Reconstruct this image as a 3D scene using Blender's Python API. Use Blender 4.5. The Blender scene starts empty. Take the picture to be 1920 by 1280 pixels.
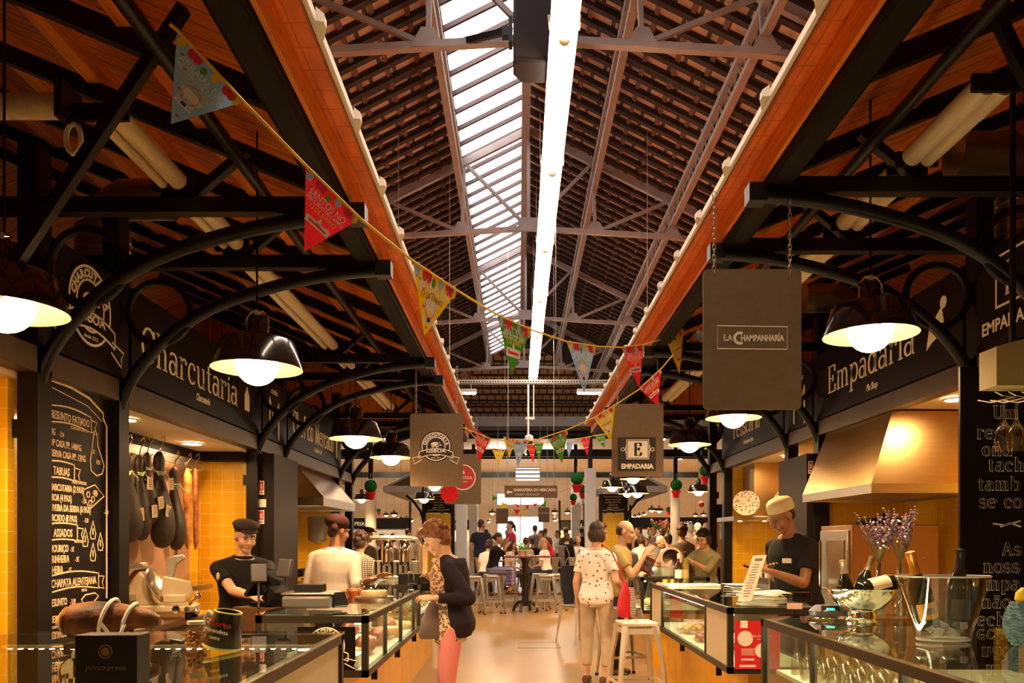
import bpy, bmesh, math, random
import numpy as np
from mathutils import Vector, Matrix
V = Vector; PI = math.pi; R = math.radians
sc = bpy.context.scene
C = sc.collection
random.seed(7)
# ---------------------------------------------------------------- camera, world, exposure
EYE = 1.45
cam = bpy.data.objects.new('camera', bpy.data.cameras.new('camera')); C.objects.link(cam)
cam.location = (0, 0, EYE); cam.rotation_euler = (R(90), 0, 0)
cam.data.sensor_width = 36; cam.data.lens = 1500 / 1920 * 36
cam.data.shift_x = -12 / 1920; cam.data.shift_y = 375 / 1920
cam.data.clip_end = 200
sc.camera = cam
w = bpy.data.worlds.new('world'); sc.world = w; w.use_nodes = True
w.node_tree.nodes['Background'].inputs[0].default_value = (1, .97, .95, 1)
w.node_tree.nodes['Background'].inputs[1].default_value = 2.5
sc.view_settings.view_transform = 'Standard'; sc.view_settings.look = 'None'
sc.view_settings.exposure = 1.6; sc.view_settings.gamma = 1; sc.view_settings.use_curve_mapping = False
sc.cycles.max_bounces = 7; sc.cycles.transparent_max_bounces = 16
sc.cycles.diffuse_bounces = 3; sc.cycles.sample_clamp_indirect = 6
BULB = 12.0; SPOT = 50.0; DOWNLIGHT = 85.0; STRIP = 12.0; LED = 15.0

def P(x, y, Y):
    """a pixel of the photograph at depth Y"""
    return V(((x - 972) / 1500 * Y, Y, EYE + (1015 - y) / 1500 * Y))

# ---------------------------------------------------------------- materials
MATS = {}
def nd(t, typ, **kw):
    n = t.nodes.new(typ)
    for k, v in kw.items():
        if k in n.inputs: n.inputs[k].default_value = v
        else: setattr(n, k, v)
    return n
def c4(c): return (c[0], c[1], c[2], 1)
def M(name, col=(.5, .5, .5), rough=.5, metal=0, spec=.5, noise=.12, nscale=6, bump=0, bscale=60, stretch=(1, 1, 1), trans=0, emit=None, es=0, alpha=1, coat=0):
    if name in MATS: return MATS[name]
    m = bpy.data.materials.new(name); m.use_nodes = True; t = m.node_tree
    b = t.nodes['Principled BSDF']
    b.inputs['Base Color'].default_value = c4(col); b.inputs['Roughness'].default_value = rough
    b.inputs['Metallic'].default_value = metal; b.inputs['Specular IOR Level'].default_value = spec
    b.inputs['Coat Weight'].default_value = coat
    if trans: b.inputs['Transmission Weight'].default_value = trans
    if emit: b.inputs['Emission Color'].default_value = c4(emit); b.inputs['Emission Strength'].default_value = es
    if noise or bump:
        tc = nd(t, 'ShaderNodeTexCoord'); mp = nd(t, 'ShaderNodeMapping'); mp.inputs['Scale'].default_value = stretch
        t.links.new(tc.outputs['Object'], mp.inputs['Vector'])
    if noise:
        n = nd(t, 'ShaderNodeTexNoise', Scale=nscale, Detail=4.0); t.links.new(mp.outputs[0], n.inputs['Vector'])
        r = nd(t, 'ShaderNodeMapRange'); r.inputs[1].default_value = .3; r.inputs[2].default_value = .7
        r.inputs[3].default_value = 1 - noise; r.inputs[4].default_value = 1 + noise
        t.links.new(n.outputs[0], r.inputs[0])
        mx = nd(t, 'ShaderNodeVectorMath', operation='SCALE'); mx.inputs[0].default_value = col
        t.links.new(r.outputs[0], mx.inputs['Scale']); t.links.new(mx.outputs[0], b.inputs['Base Color'])
    if bump:
        n2 = nd(t, 'ShaderNodeTexNoise', Scale=bscale, Detail=3.0); t.links.new(mp.outputs[0], n2.inputs['Vector'])
        bp = nd(t, 'ShaderNodeBump', Strength=bump, Distance=.01); t.links.new(n2.outputs[0], bp.inputs['Height'])
        t.links.new(bp.outputs[0], b.inputs['Normal'])
    MATS[name] = m; return m
def EM(name, col, s):
    if name in MATS: return MATS[name]
    m = bpy.data.materials.new(name); m.use_nodes = True; t = m.node_tree; t.nodes.remove(t.nodes['Principled BSDF'])
    e = nd(t, 'ShaderNodeEmission'); e.inputs[0].default_value = c4(col); e.inputs[1].default_value = s
    t.links.new(e.outputs[0], t.nodes['Material Output'].inputs[0]); MATS[name] = m; return m
def GL(name, tint=(.93, .96, .93), rough=.02, ior=1.45, gloss=(1, 1, 1)):
    """thin clear pane: fresnel mix of see-through and mirror"""
    if name in MATS: return MATS[name]
    m = bpy.data.materials.new(name); m.use_nodes = True; t = m.node_tree; t.nodes.remove(t.nodes['Principled BSDF'])
    f = nd(t, 'ShaderNodeFresnel', IOR=ior); a = nd(t, 'ShaderNodeBsdfTransparent'); a.inputs[0].default_value = c4(tint)
    g = nd(t, 'ShaderNodeBsdfGlossy', Roughness=rough); g.inputs[0].default_value = c4(gloss)
    x = nd(t, 'ShaderNodeMixShader'); ge = nd(t, 'ShaderNodeNewGeometry'); iv = nd(t, 'ShaderNodeMath', operation='SUBTRACT'); iv.inputs[0].default_value = 1; t.links.new(ge.outputs['Backfacing'], iv.inputs[1])
    mu = nd(t, 'ShaderNodeMath', operation='MULTIPLY'); t.links.new(f.outputs[0], mu.inputs[0]); t.links.new(iv.outputs[0], mu.inputs[1])
    t.links.new(mu.outputs[0], x.inputs[0]); t.links.new(a.outputs[0], x.inputs[1]); t.links.new(g.outputs[0], x.inputs[2])
    t.links.new(x.outputs[0], t.nodes['Material Output'].inputs[0]); MATS[name] = m; return m
def BR(name, c1, c2, mortar, bw, rh, ms, uax, vax, rough=.3, offset=0, bump=.3, spec=.5, grain=None, var=.1):
    """tiles or planks laid along two object axes"""
    if name in MATS: return MATS[name]
    m = bpy.data.materials.new(name); m.use_nodes = True; t = m.node_tree; b = t.nodes['Principled BSDF']
    tc = nd(t, 'ShaderNodeTexCoord'); s = nd(t, 'ShaderNodeSeparateXYZ'); cb = nd(t, 'ShaderNodeCombineXYZ')
    t.links.new(tc.outputs['Object'], s.inputs[0]); t.links.new(s.outputs[uax], cb.inputs[0]); t.links.new(s.outputs[vax], cb.inputs[1])
    k = nd(t, 'ShaderNodeTexBrick', offset=offset, offset_frequency=2)
    k.inputs['Scale'].default_value = 1; k.inputs['Brick Width'].default_value = bw; k.inputs['Row Height'].default_value = rh
    k.inputs['Mortar Size'].default_value = ms; k.inputs['Mortar Smooth'].default_value = .1
    k.inputs['Color1'].default_value = c4(c1); k.inputs['Color2'].default_value = c4(c2); k.inputs['Mortar'].default_value = c4(mortar)
    t.links.new(cb.outputs[0], k.inputs['Vector'])
    mp = nd(t, 'ShaderNodeMapping'); mp.inputs['Scale'].default_value = grain or (3, 3, 3); t.links.new(tc.outputs['Object'], mp.inputs[0])
    n = nd(t, 'ShaderNodeTexNoise', Scale=1.0, Detail=5.0); t.links.new(mp.outputs[0], n.inputs['Vector'])
    r = nd(t, 'ShaderNodeMapRange'); r.inputs[1].default_value = .3; r.inputs[2].default_value = .7; r.inputs[3].default_value = 1 - var; r.inputs[4].default_value = 1 + var
    t.links.new(n.outputs[0], r.inputs[0])
    mx = nd(t, 'ShaderNodeVectorMath', operation='SCALE'); t.links.new(k.outputs[0], mx.inputs[0]); t.links.new(r.outputs[0], mx.inputs['Scale'])
    t.links.new(mx.outputs[0], b.inputs['Base Color']); b.inputs['Roughness'].default_value = rough; b.inputs['Specular IOR Level'].default_value = spec
    bp = nd(t, 'ShaderNodeBump', Strength=bump, Distance=.004, invert=True); t.links.new(k.outputs['Fac'], bp.inputs['Height']); t.links.new(bp.outputs[0], b.inputs['Normal'])
    MATS[name] = m; return m
def VO(name, c1, c2, scale, lo, hi, feature='F1', rough=.8, inner=None):
    """spotted cloth"""
    if name in MATS: return MATS[name]
    m = bpy.data.materials.new(name); m.use_nodes = True; t = m.node_tree; b = t.nodes['Principled BSDF']
    tc = nd(t, 'ShaderNodeTexCoord'); v = nd(t, 'ShaderNodeTexVoronoi', feature=feature, Scale=scale); t.links.new(tc.outputs['Object'], v.inputs['Vector'])
    r = nd(t, 'ShaderNodeValToRGB'); e = r.color_ramp.elements
    e[0].position = lo; e[0].color = c4(c1); e[1].position = hi; e[1].color = c4(c2)
    if inner: k = e.new(lo * .45); k.color = c4(inner)
    t.links.new(v.outputs[0], r.inputs[0]); t.links.new(r.outputs[0], b.inputs['Base Color']); b.inputs['Roughness'].default_value = rough
    MATS[name] = m; return m
def CHK(name, c1, c2, scale, rough=.8, axes=(0, 2), frac=.35, c3=None):
    """woven check: dark bands along two axes"""
    if name in MATS: return MATS[name]
    m = bpy.data.materials.new(name); m.use_nodes = True; t = m.node_tree; b = t.nodes['Principled BSDF']
    tc = nd(t, 'ShaderNodeTexCoord'); s = nd(t, 'ShaderNodeSeparateXYZ'); t.links.new(tc.outputs['Object'], s.inputs[0])
    out = []
    for a in axes:
        k = nd(t, 'ShaderNodeMath', operation='MULTIPLY'); k.inputs[1].default_value = scale; t.links.new(s.outputs[a], k.inputs[0])
        f = nd(t, 'ShaderNodeMath', operation='FRACT'); t.links.new(k.outputs[0], f.inputs[0])
        l = nd(t, 'ShaderNodeMath', operation='LESS_THAN'); l.inputs[1].default_value = frac; t.links.new(f.outputs[0], l.inputs[0]); out.append(l)
    ad = nd(t, 'ShaderNodeMath', operation='ADD'); t.links.new(out[0].outputs[0], ad.inputs[0]); t.links.new(out[1].outputs[0], ad.inputs[1])
    r = nd(t, 'ShaderNodeValToRGB'); e = r.color_ramp.elements; e[0].color = c4(c1); e[1].color = c4(c2)
    k = e.new(.5); k.color = c4(c3 or [(p + q) / 2 for p, q in zip(c1, c2)])
    dv = nd(t, 'ShaderNodeMath', operation='MULTIPLY'); dv.inputs[1].default_value = .5; t.links.new(ad.outputs[0], dv.inputs[0])
    t.links.new(dv.outputs[0], r.inputs[0]); t.links.new(r.outputs[0], b.inputs['Base Color']); b.inputs['Roughness'].default_value = rough
    MATS[name] = m; return m

blk = M('black_painted_steel', (.0045, .003, .0022), .42, 0, .28, .15)
blkm = M('matt_black', (.005, .0035, .003), .7, 0, .2, .1)
steel = M('brushed_steel', (.62, .58, .52), .28, 1, .5, .08, 4, .02, 40, (1, 1, 30))
hoodm = M('hood_steel', (.55, .38, .17), .34, 1, .5, .06, 2, .03, 30, (1, 1, 20))
chrome = M('chrome', (.8, .78, .74), .08, 1, .5, 0)
galv = M('galvanised_steel', (.55, .53, .5), .38, .85, .5, .1, 20)
gold = M('brass', (.75, .5, .18), .25, 1, .5, 0)
white = M('white_paint', (.8, .77, .72), .55, 0, .4, .05)
cream = M('cream_paint', (.72, .66, .56), .6, 0, .3, .06)
wood = M('orange_pine', (.72, .18, .016), .5, 0, .35, .22, 3, .1, 40, (1.2, 14, 14))
woodb = M('pine_beam', (.76, .20, .018), .5, 0, .35, .2, 3, .1, 40, (14, 1.2, 14))
dkwood = M('dark_wood', (.10, .045, .022), .4, 0, .4, .2, 4, .05, 50, (2, 12, 12))
tablew = M('red_brown_wood', (.22, .06, .03), .25, 0, .5, .2, 5, .02, 50, (2, 14, 2))
rope = M('rope', (.6, .5, .34), .9, 0, .2, .2, 60)
paper = M('paper', (.85, .82, .76), .7, 0, .3, .03)
ink = M('white_lettering', (.95, .86, .72), .6, 0, .3, 0)
chalk = M('chalk_lettering', (.82, .64, .46), .9, 0, .1, .25, 90)
glass = GL('clear_glass')
caseglass = GL('case_glass', (.86, .92, .86), .015, 1.5)
roofpaint = M('truss_grey_paint', (.30, .25, .24), .55, 0, .4, .12)

# ---------------------------------------------------------------- mesh builder
class MB:
    def __init__(s, M4=None):
        s.v = []; s.f = []; s.m = []; s.M = M4 or Matrix(); s.mi = 0
    def add(s, vs, fs, mi=None):
        o = len(s.v); Mx = s.M
        s.v += [Mx @ V(p) for p in vs]; s.f += [tuple(o + i for i in f) for f in fs]; s.m += [s.mi if mi is None else mi] * len(fs)
        return s
    def box(s, lo, hi, mi=None):
        (a, b, c), (d, e, f) = lo, hi
        return s.add([(a, b, c), (d, b, c), (d, e, c), (a, e, c), (a, b, f), (d, b, f), (d, e, f), (a, e, f)],
              [(0, 3, 2, 1), (4, 5, 6, 7), (0, 1, 5, 4), (1, 2, 6, 5), (2, 3, 7, 6), (3, 0, 4, 7)], mi)
    def cbox(s, c, sz, mi=None, rz=0, rx=0, ry=0):
        o = s.M; s.M = o @ Matrix.Translation(c) @ Matrix.Rotation(rz, 4, 'Z') @ Matrix.Rotation(ry, 4, 'Y') @ Matrix.Rotation(rx, 4, 'X')
        h = [x / 2 for x in sz]; s.box([-x for x in h], h, mi); s.M = o; return s
    def beam(s, p, q, wd, ht, up=(0, 0, 1), mi=None):
        p = V(p); q = V(q); d = (q - p).normalized(); r = d.cross(V(up))
        if r.length < 1e-4: r = d.cross(V((1, 0, 0)))
        r.normalize(); u = r.cross(d).normalized(); r = r * wd / 2; u = u * ht / 2
        vs = [p - r - u, p + r - u, p + r + u, p - r + u, q - r - u, q + r - u, q + r + u, q - r + u]
        return s.add(vs, [(3, 2, 1, 0), (4, 5, 6, 7), (0, 1, 5, 4), (1, 2, 6, 5), (2, 3, 7, 6), (3, 0, 4, 7)], mi)
    def tube(s, pts, r, n=8, closed=False, mi=None, cap=True):
        pts = [V(p) for p in pts]; N = len(pts); rr = r if isinstance(r, (list, tuple)) else [r] * N
        vs = []; prev = None
        for i, p in enumerate(pts):
            a = pts[i - 1] if (i or closed) else p; b = pts[(i + 1) % N] if (i < N - 1 or closed) else p
            d = (b - a).normalized() if (b - a).length > 1e-9 else V((0, 0, 1))
            x = (prev - d * prev.dot(d)) if prev is not None else d.cross(V((0, 0, 1)) if abs(d.z) < .9 else V((1, 0, 0)))
            if x.length < 1e-6: x = d.cross(V((0, 1, .3)))
            x.normalize(); prev = x; y = d.cross(x)
            for k in range(n):
                t = 2 * PI * k / n; vs.append(p + (x * math.cos(t) + y * math.sin(t)) * rr[i])
        fs = []
        for i in range(N if closed else N - 1):
            j = (i + 1) % N
            for k in range(n): l = (k + 1) % n; fs.append((i * n + k, i * n + l, j * n + l, j * n + k))
        if not closed and cap: fs += [tuple(range(n - 1, -1, -1)), tuple((N - 1) * n + k for k in range(n))]
        return s.add(vs, fs, mi)
    def lathe(s, prof, o=(0, 0, 0), n=20, mi=None, sx=1, sy=1, arc=None):
        vs = []; fs = []; N = len(prof)
        for (r, z) in prof:
            for k in range(n):
                t = 2 * PI * k / n; vs.append((o[0] + r * math.cos(t) * sx, o[1] + r * math.sin(t) * sy, o[2] + z))
        for i in range(N - 1):
            for k in range(n): l = (k + 1) % n; fs.append((i * n + k, i * n + l, (i + 1) * n + l, (i + 1) * n + k))
        return s.add(vs, fs, mi)
    def ball(s, c, r, n=12, m=8, mi=None, Mx=None):
        r = r if isinstance(r, (list, tuple)) else (r, r, r); vs = []; fs = []
        for i in range(m + 1):
            a = -PI / 2 + PI * i / m
            for k in range(n):
                t = 2 * PI * k / n; vs.append(V((r[0] * math.cos(a) * math.cos(t), r[1] * math.cos(a) * math.sin(t), r[2] * math.sin(a))))
        if Mx is not None: vs = [Mx @ p for p in vs]
        vs = [p + V(c) for p in vs]
        for i in range(m):
            for k in range(n): l = (k + 1) % n; fs.append((i * n + k, i * n + l, (i + 1) * n + l, (i + 1) * n + k))
        return s.add(vs, fs, mi)
    def prism(s, poly, d, mi=None, z0=0):
        """polygon in the local x-y plane pushed out by d along z"""
        n = len(poly); vs = [(x, y, z0) for x, y in poly] + [(x, y, z0 + d) for x, y in poly]
        a = sum(poly[i][0] * poly[(i + 1) % n][1] - poly[(i + 1) % n][0] * poly[i][1] for i in range(n))
        fs = [tuple(range(n - 1, -1, -1)), tuple(range(n, 2 * n))] + [(i, (i + 1) % n, n + (i + 1) % n, n + i) for i in range(n)]
        if a < 0: fs = [f[::-1] for f in fs]
        return s.add(vs, fs, mi)
    def stroke(s, pts, w, d=.002, mi=None, closed=False):
        """flat line of width w in the local x-y plane"""
        N = len(pts); P2 = [V((p[0], p[1])) for p in pts]; L = []; Rr = []
        for i, p in enumerate(P2):
            a = P2[i - 1] if (i or closed) else p; b = P2[(i + 1) % N] if (i < N - 1 or closed) else p
            t = (b - a); t = t.normalized() if t.length > 1e-9 else V((1, 0)); nn = V((-t.y, t.x))
            ww = w(t) if callable(w) else w
            L.append(p + nn * ww / 2); Rr.append(p - nn * ww / 2)
        for i in range(N if closed else N - 1):
            j = (i + 1) % N; s.prism([tuple(L[i]), tuple(Rr[i]), tuple(Rr[j]), tuple(L[j])], d, mi)
        return s
    def disc(s, c, r, d=.002, mi=None, n=20, ry=None):
        return s.prism([(c[0] + r * math.cos(2 * PI * k / n), c[1] + (ry or r) * math.sin(2 * PI * k / n)) for k in range(n)], d, mi)
    def ring(s, c, r, w, d=.002, mi=None, n=36, a0=0, a1=360):
        full = a1 - a0 >= 360; k = n if full else n + 1
        return s.stroke([(c[0] + r * math.cos(R(a0 + (a1 - a0) * i / n)), c[1] + r * math.sin(R(a0 + (a1 - a0) * i / n))) for i in range(k)], w, d, mi, full)
    def loft(s, rings, n=16, mi=None):
        """rings: (centre, x vector, y vector)"""
        vs = []; N = len(rings); fs = []
        for c, a, b in rings:
            for k in range(n): t = 2 * PI * k / n; vs.append(V(c) + V(a) * math.cos(t) + V(b) * math.sin(t))
        for i in range(N - 1):
            for k in range(n): l = (k + 1) % n; fs.append((i * n + k, i * n + l, (i + 1) * n + l, (i + 1) * n + k))
        fs += [tuple(range(n - 1, -1, -1)), tuple((N - 1) * n + k for k in range(n))]
        return s.add(vs, fs, mi)
    def mesh(s, name, mats, org=V((0, 0, 0)), smooth=True, ang=38):
        me = bpy.data.meshes.new(name); me.from_pydata([tuple(p - org) for p in s.v], [], s.f)
        for m in (mats if isinstance(mats, (list, tuple)) else [mats]): me.materials.append(m)
        if any(s.m): me.polygons.foreach_set('material_index', s.m)
        if smooth and len(s.f):
            me.polygons.foreach_set('use_smooth', [True] * len(s.f)); me.update(); me.set_sharp_from_angle(angle=R(ang))
        me.update(); return me
    def build(s, name, mats, parent=None, bevel=0, smooth=True, ang=38, org=None):
        if org is None:
            org = V((0, 0, 0))
            if parent is None and s.v:
                lo = [min(p[i] for p in s.v) for i in range(3)]; hi = [max(p[i] for p in s.v) for i in range(3)]
                org = V(((lo[0] + hi[0]) / 2, (lo[1] + hi[1]) / 2, lo[2]))
        o = bpy.data.objects.new(name, s.mesh(name, mats, org, smooth, ang)); C.objects.link(o)
        if parent is not None: o.parent = parent
        else: o.location = org
        if bevel:
            b = o.modifiers.new('bevel', 'BEVEL'); b.width = bevel; b.segments = 2; b.limit_method = 'ANGLE'; b.angle_limit = R(50)
        return o
def tag(o, label, cat, group=None, kind=None):
    if label: o['label'] = label
    if cat: o['category'] = cat
    if group: o['group'] = group
    if kind: o['kind'] = kind
    return o
def thing(name, label, cat, loc=(0, 0, 0), rz=0, group=None):
    o = bpy.data.objects.new(name, None); C.objects.link(o); o.location = loc; o.rotation_euler = (0, 0, rz); o.empty_display_size = .1
    return tag(o, label, cat, group)
def struct(name, mb, m, label=None, **k):
    o = mb.build(name, m, **k); o['kind'] = 'structure'
    if label: o['label'] = label; o['category'] = name.split('_')[0]
    return o
def dup(root, loc, rz=None, label=None, group=None, scale=None):
    r = root.copy(); C.objects.link(r); r.location = loc
    if rz is not None: r.rotation_euler = (0, 0, rz)
    if scale: r.scale = (scale,) * 3
    if label: r['label'] = label
    if group: r['group'] = group
    for ch in root.children:
        c = ch.copy(); C.objects.link(c); c.parent = r
        for g in ch.children: d = g.copy(); C.objects.link(d); d.parent = c
    return r
def frame(o, u, n):
    """x along u, y up, z along n"""
    u = V(u); n = V(n); v = n.cross(u); m = Matrix((u, v, n)).transposed().to_4x4(); return Matrix.Translation(V(o)) @ m
FL = lambda o: frame(o, (0, 1, 0), (1, 0, 0))      # on the left-hand row, facing the aisle
FR = lambda o: frame(o, (0, -1, 0), (-1, 0, 0))    # on the right-hand row
FC = lambda o: frame(o, (1, 0, 0), (0, -1, 0))     # facing up the aisle
def text(mb, s, size, at=(0, 0), sx=1., d=.002, mi=None, align='CENTER', bold=0, rot=0, z=0, slant=0):
    cu = bpy.data.curves.new('t', 'FONT'); cu.body = s; cu.size = size; cu.align_x = align; cu.extrude = d / 2; cu.offset = bold; cu.resolution_u = 2; cu.shear = slant
    ob = bpy.data.objects.new('t', cu); me = ob.to_mesh()
    Mx = Matrix.Translation((at[0], at[1], z + d / 2)) @ Matrix.Rotation(rot, 4, 'Z') @ Matrix.Diagonal((sx, 1, 1, 1))
    mb.add([Mx @ v.co for v in me.vertices], [tuple(p.vertices) for p in me.polygons], mi)
    ob.to_mesh_clear(); bpy.data.objects.remove(ob); bpy.data.curves.remove(cu)
def arctext(mb, s, r, size, a0, a1, c=(0, 0), mi=None, bold=0, d=.002):
    for i, ch in enumerate(s):
        a = a0 + (a1 - a0) * i / max(1, len(s) - 1)
        text(mb, ch, size, (c[0] + r * math.cos(R(a)), c[1] + r * math.sin(R(a))), mi=mi, rot=R(a - 90), bold=bold, d=d)
# slab-serif lettering drawn as strokes: l = line, a = arc (cx cy rx ry from to), s = serif
G = {
 'a': (.5, 'a .2 .2 .15 .2 0 360|l .38 .5 .38 .04|a .22 .48 .16 .18 0 150|s .42 0 .1'), 'c': (.46, 'a .25 .33 .19 .33 45 315|d .38 .52'),
 'd': (.54, 'a .22 .33 .17 .33 0 360|l .4 0 .4 1|s .44 0 .14|s .36 1 .12'), 'e': (.5, 'a .25 .33 .2 .33 0 310|l .06 .36 .44 .36'),
 'h': (.56, 'l .12 0 .12 1|a .27 .45 .15 .21 0 180|l .42 0 .42 .46|s .12 0 .2|s .42 0 .2|s .08 1 .12'),
 'i': (.26, 'l .13 0 .13 .66|s .13 0 .2|s .09 .66 .12|d .13 .86'), 'k': (.52, 'l .12 0 .12 1|l .14 .3 .4 .66|l .2 .38 .44 0|s .12 0 .2|s .42 0 .18|s .38 .66 .18|s .08 1 .1'),
 'l': (.26, 'l .13 0 .13 1|s .13 0 .2|s .09 1 .12'), 'f': (.36, 'l .15 0 .15 .8|a .27 .8 .12 .2 40 180|l .02 .64 .3 .64|s .15 0 .22'),
 'm': (.8, 'l .12 0 .12 .66|a .25 .47 .13 .19 0 180|l .38 0 .38 .48|a .52 .47 .13 .19 0 180|l .66 0 .66 .48|s .12 0 .2|s .38 0 .18|s .66 0 .2|s .08 .66 .12'),
 'n': (.56, 'l .12 0 .12 .66|a .27 .46 .15 .2 0 180|l .42 0 .42 .47|s .12 0 .2|s .42 0 .2|s .08 .66 .12'), 'o': (.5, 'a .25 .33 .2 .33 0 360'),
 'p': (.54, 'l .12 -.3 .12 .66|a .3 .33 .18 .33 0 360|s .12 -.3 .22|s .08 .66 .12'), 'b': (.54, 'l .12 0 .12 1|a .3 .33 .18 .33 0 360|s .08 1 .12'),
 'r': (.42, 'l .12 0 .12 .66|a .27 .44 .15 .22 60 180|d .36 .57|s .12 0 .22|s .08 .66 .12'), 's': (.42, 'a .2 .49 .13 .17 40 270|a .2 .16 .15 .17 -140 90|l .33 .5 .33 .66|l .06 0 .06 .16'),
 't': (.36, 'l .15 .12 .15 .88|a .25 .12 .1 .12 180 300|l .02 .64 .3 .64'), 'u': (.56, 'l .12 .2 .12 .66|a .27 .2 .15 .2 180 360|l .42 0 .42 .66|s .08 .66 .12|s .38 .66 .12|s .46 0 .1'),
 'C': (.64, 'a .34 .5 .27 .5 50 310|l .55 .68 .55 .98'), 'E': (.6, 'l .15 0 .15 1|l .05 0 .54 0|l .05 1 .52 1|l .15 .52 .38 .52|l .53 0 .53 .26|l .51 .76 .51 1|l .38 .4 .38 .64'),
 'P': (.58, 'l .15 0 .15 1|a .3 .74 .22 .26 -90 90|l .05 1 .3 1|l .15 .48 .3 .48|s .15 0 .26'), 'M': (.84, 'l .15 0 .15 1|l .15 1 .42 .05|l .42 .05 .68 1|l .68 0 .68 1|s .15 0 .24|s .68 0 .26|s .1 1 .16|s .73 1 .16'),
 'S': (.52, 'a .26 .74 .19 .26 30 270|a .26 .25 .21 .25 -150 90|l .45 .72 .45 1|l .06 0 .06 .3'), 'U': (.7, 'l .15 .3 .15 1|a .35 .3 .2 .3 180 360|l .55 .3 .55 1|s .15 1 .26|s .55 1 .22'),
 'L': (.58, 'l .15 0 .15 1|l .05 0 .52 0|s .15 1 .26|l .51 0 .51 .26'), 'A': (.7, 'l .1 0 .34 1|l .34 1 .58 0|l .2 .32 .48 .32|s .1 0 .2|s .58 0 .24'), 'T': (.6, 'l .3 0 .3 1|l .04 1 .56 1|l .04 .74 .04 1|l .56 .74 .56 1|s .3 0 .26'), ' ': (.3, ''),
}
G['\u00e3'] = (.5, G['a'][1] + '|l .08 .82 .2 .9|l .2 .9 .3 .82|l .3 .82 .42 .9'); G['\u0131'] = (.26, 'l .13 0 .13 .66|s .13 0 .2|s .09 .66 .12')
def serif(mb, s, size, at=(0, 0), sx=1., thick=.13, thin=.05, d=.002, mi=None, gap=.02, inline=None):
    x = 0
    for ch in s:
        wd, spec = G[ch]
        for q in (spec.split('|') if spec else []):
            k, *a = q.split(); a = [float(z) for z in a]
            if k == 'l': pts = [(a[0], a[1]), (a[2], a[3])]
            elif k == 'a': n = max(6, int(abs(a[5] - a[4]) / 22)); pts = [(a[0] + a[2] * math.cos(R(a[4] + (a[5] - a[4]) * i / n)), a[1] + a[3] * math.sin(R(a[4] + (a[5] - a[4]) * i / n))) for i in range(n + 1)]
            elif k == 's': pts = [(a[0] - a[2] / 2, a[1]), (a[0] + a[2] / 2, a[1])]
            else:
                mb.disc((at[0] + (x + a[0]) * size * sx, at[1] + a[1] * size), .075 * size, d, mi, 10); continue
            pts = [(at[0] + (x + px) * size * sx, at[1] + py * size) for px, py in pts]
            mb.stroke(pts, lambda t: (thin + (thick - thin) * abs(t.y)) * size, d, mi)
            if inline is not None and k != 's': mb.stroke(pts, lambda t: max(.0, (thin + (thick - thin) * abs(t.y)) - .06) * size, d + .0008, inline)
        x += wd + gap
    return x * size * sx
def serifw(s, size, sx=1., gap=.02): return sum(G[c][0] + gap for c in s) * size * sx

# ---------------------------------------------------------------- union of solids -> one continuous skin
TMP = bpy.data.scenes.new('work')
def skin(mb, voxel, name, mats, parent=None, smooth=4, factor=.5, decimate=None, org=V((0, 0, 0))):
    me = mb.mesh('w', mats, smooth=False); o = bpy.data.objects.new('w', me); TMP.collection.objects.link(o)
    r = o.modifiers.new('r', 'REMESH'); r.mode = 'VOXEL'; r.voxel_size = voxel; r.use_smooth_shade = True
    if smooth: q = o.modifiers.new('s', 'SMOOTH'); q.factor = factor; q.iterations = smooth
    TMP.view_layers[0].update(); dg = TMP.view_layers[0].depsgraph
    out = bpy.data.meshes.new_from_object(o.evaluated_get(dg)); out.name = name
    bpy.data.objects.remove(o); bpy.data.meshes.remove(me)
    out.materials.clear()
    for m in (mats if isinstance(mats, (list, tuple)) else [mats]): out.materials.append(m)
    out.polygons.foreach_set('use_smooth', [True] * len(out.polygons)); out.polygons.foreach_set('material_index', [0] * len(out.polygons))
    ob = bpy.data.objects.new(name, out); C.objects.link(ob)
    if parent is not None: ob.parent = parent
    return ob
# ---------------------------------------------------------------- the hall: floor, walls, main roof
Z = lambda h: EYE + h
floorm = M('resin_floor', (.33, .19, .060), .30, 0, .2, .07, 1.2, .02, 3)
struct('floor', MB().box((-9, -3, -.1), (10, 41, 0)), floorm)
plaster = M('plaster', (.78, .74, .68), .8, 0, .3, .06)
tilew = BR('yellow_tile_across', (.84, .47, .012), (.80, .44, .010), (.85, .62, .22), .1, .1, .0025, 0, 2, .22, var=.08)
tiley = BR('yellow_tile_along', (.84, .47, .012), (.80, .44, .010), (.85, .62, .22), .1, .1, .0025, 1, 2, .22, var=.08)
struct('wall_left', MB().box((-9.2, -3, 0), (-9, 41, 5.2)), plaster)
struct('wall_right', MB().box((10, -3, 0), (10.2, 41, 5.2)), plaster)
struct('wall_front', MB().box((-9, -3.2, 0), (10, -3, 7)), plaster)
wb = MB(); wb.box((-9, 40, 0), (-1.1, 40.2, 5.2)); wb.box((1.3, 40, 0), (10, 40.2, 5.2)); wb.box((-1.1, 40, 2.75), (1.3, 40.2, 3.3)); wb.box((-1.1, 40, 3.85), (1.3, 40.2, 5.2))
struct('wall_back', wb, plaster)
fr = MB(); fr.box((-1.1, 39.95, 0), (-1.02, 40.25, 2.75)); fr.box((1.22, 39.95, 0), (1.3, 40.25, 2.75)); fr.box((-1.1, 39.95, 2.68), (1.3, 40.25, 2.76)); fr.box((.06, 39.95, 0), (.12, 40.25, 2.7))
struct('door_1', fr, white, 'wide bright street doorway at the far end of the hall')
wf = MB()
for i in range(7): wf.box((-1.1, 39.97, 3.32 + i * .085), (1.3, 40.1, 3.345 + i * .085))
for x in (-1.1, -.5, .1, .7, 1.27): wf.box((x, 39.95, 3.3), (x + .04, 40.1, 3.86))
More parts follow.
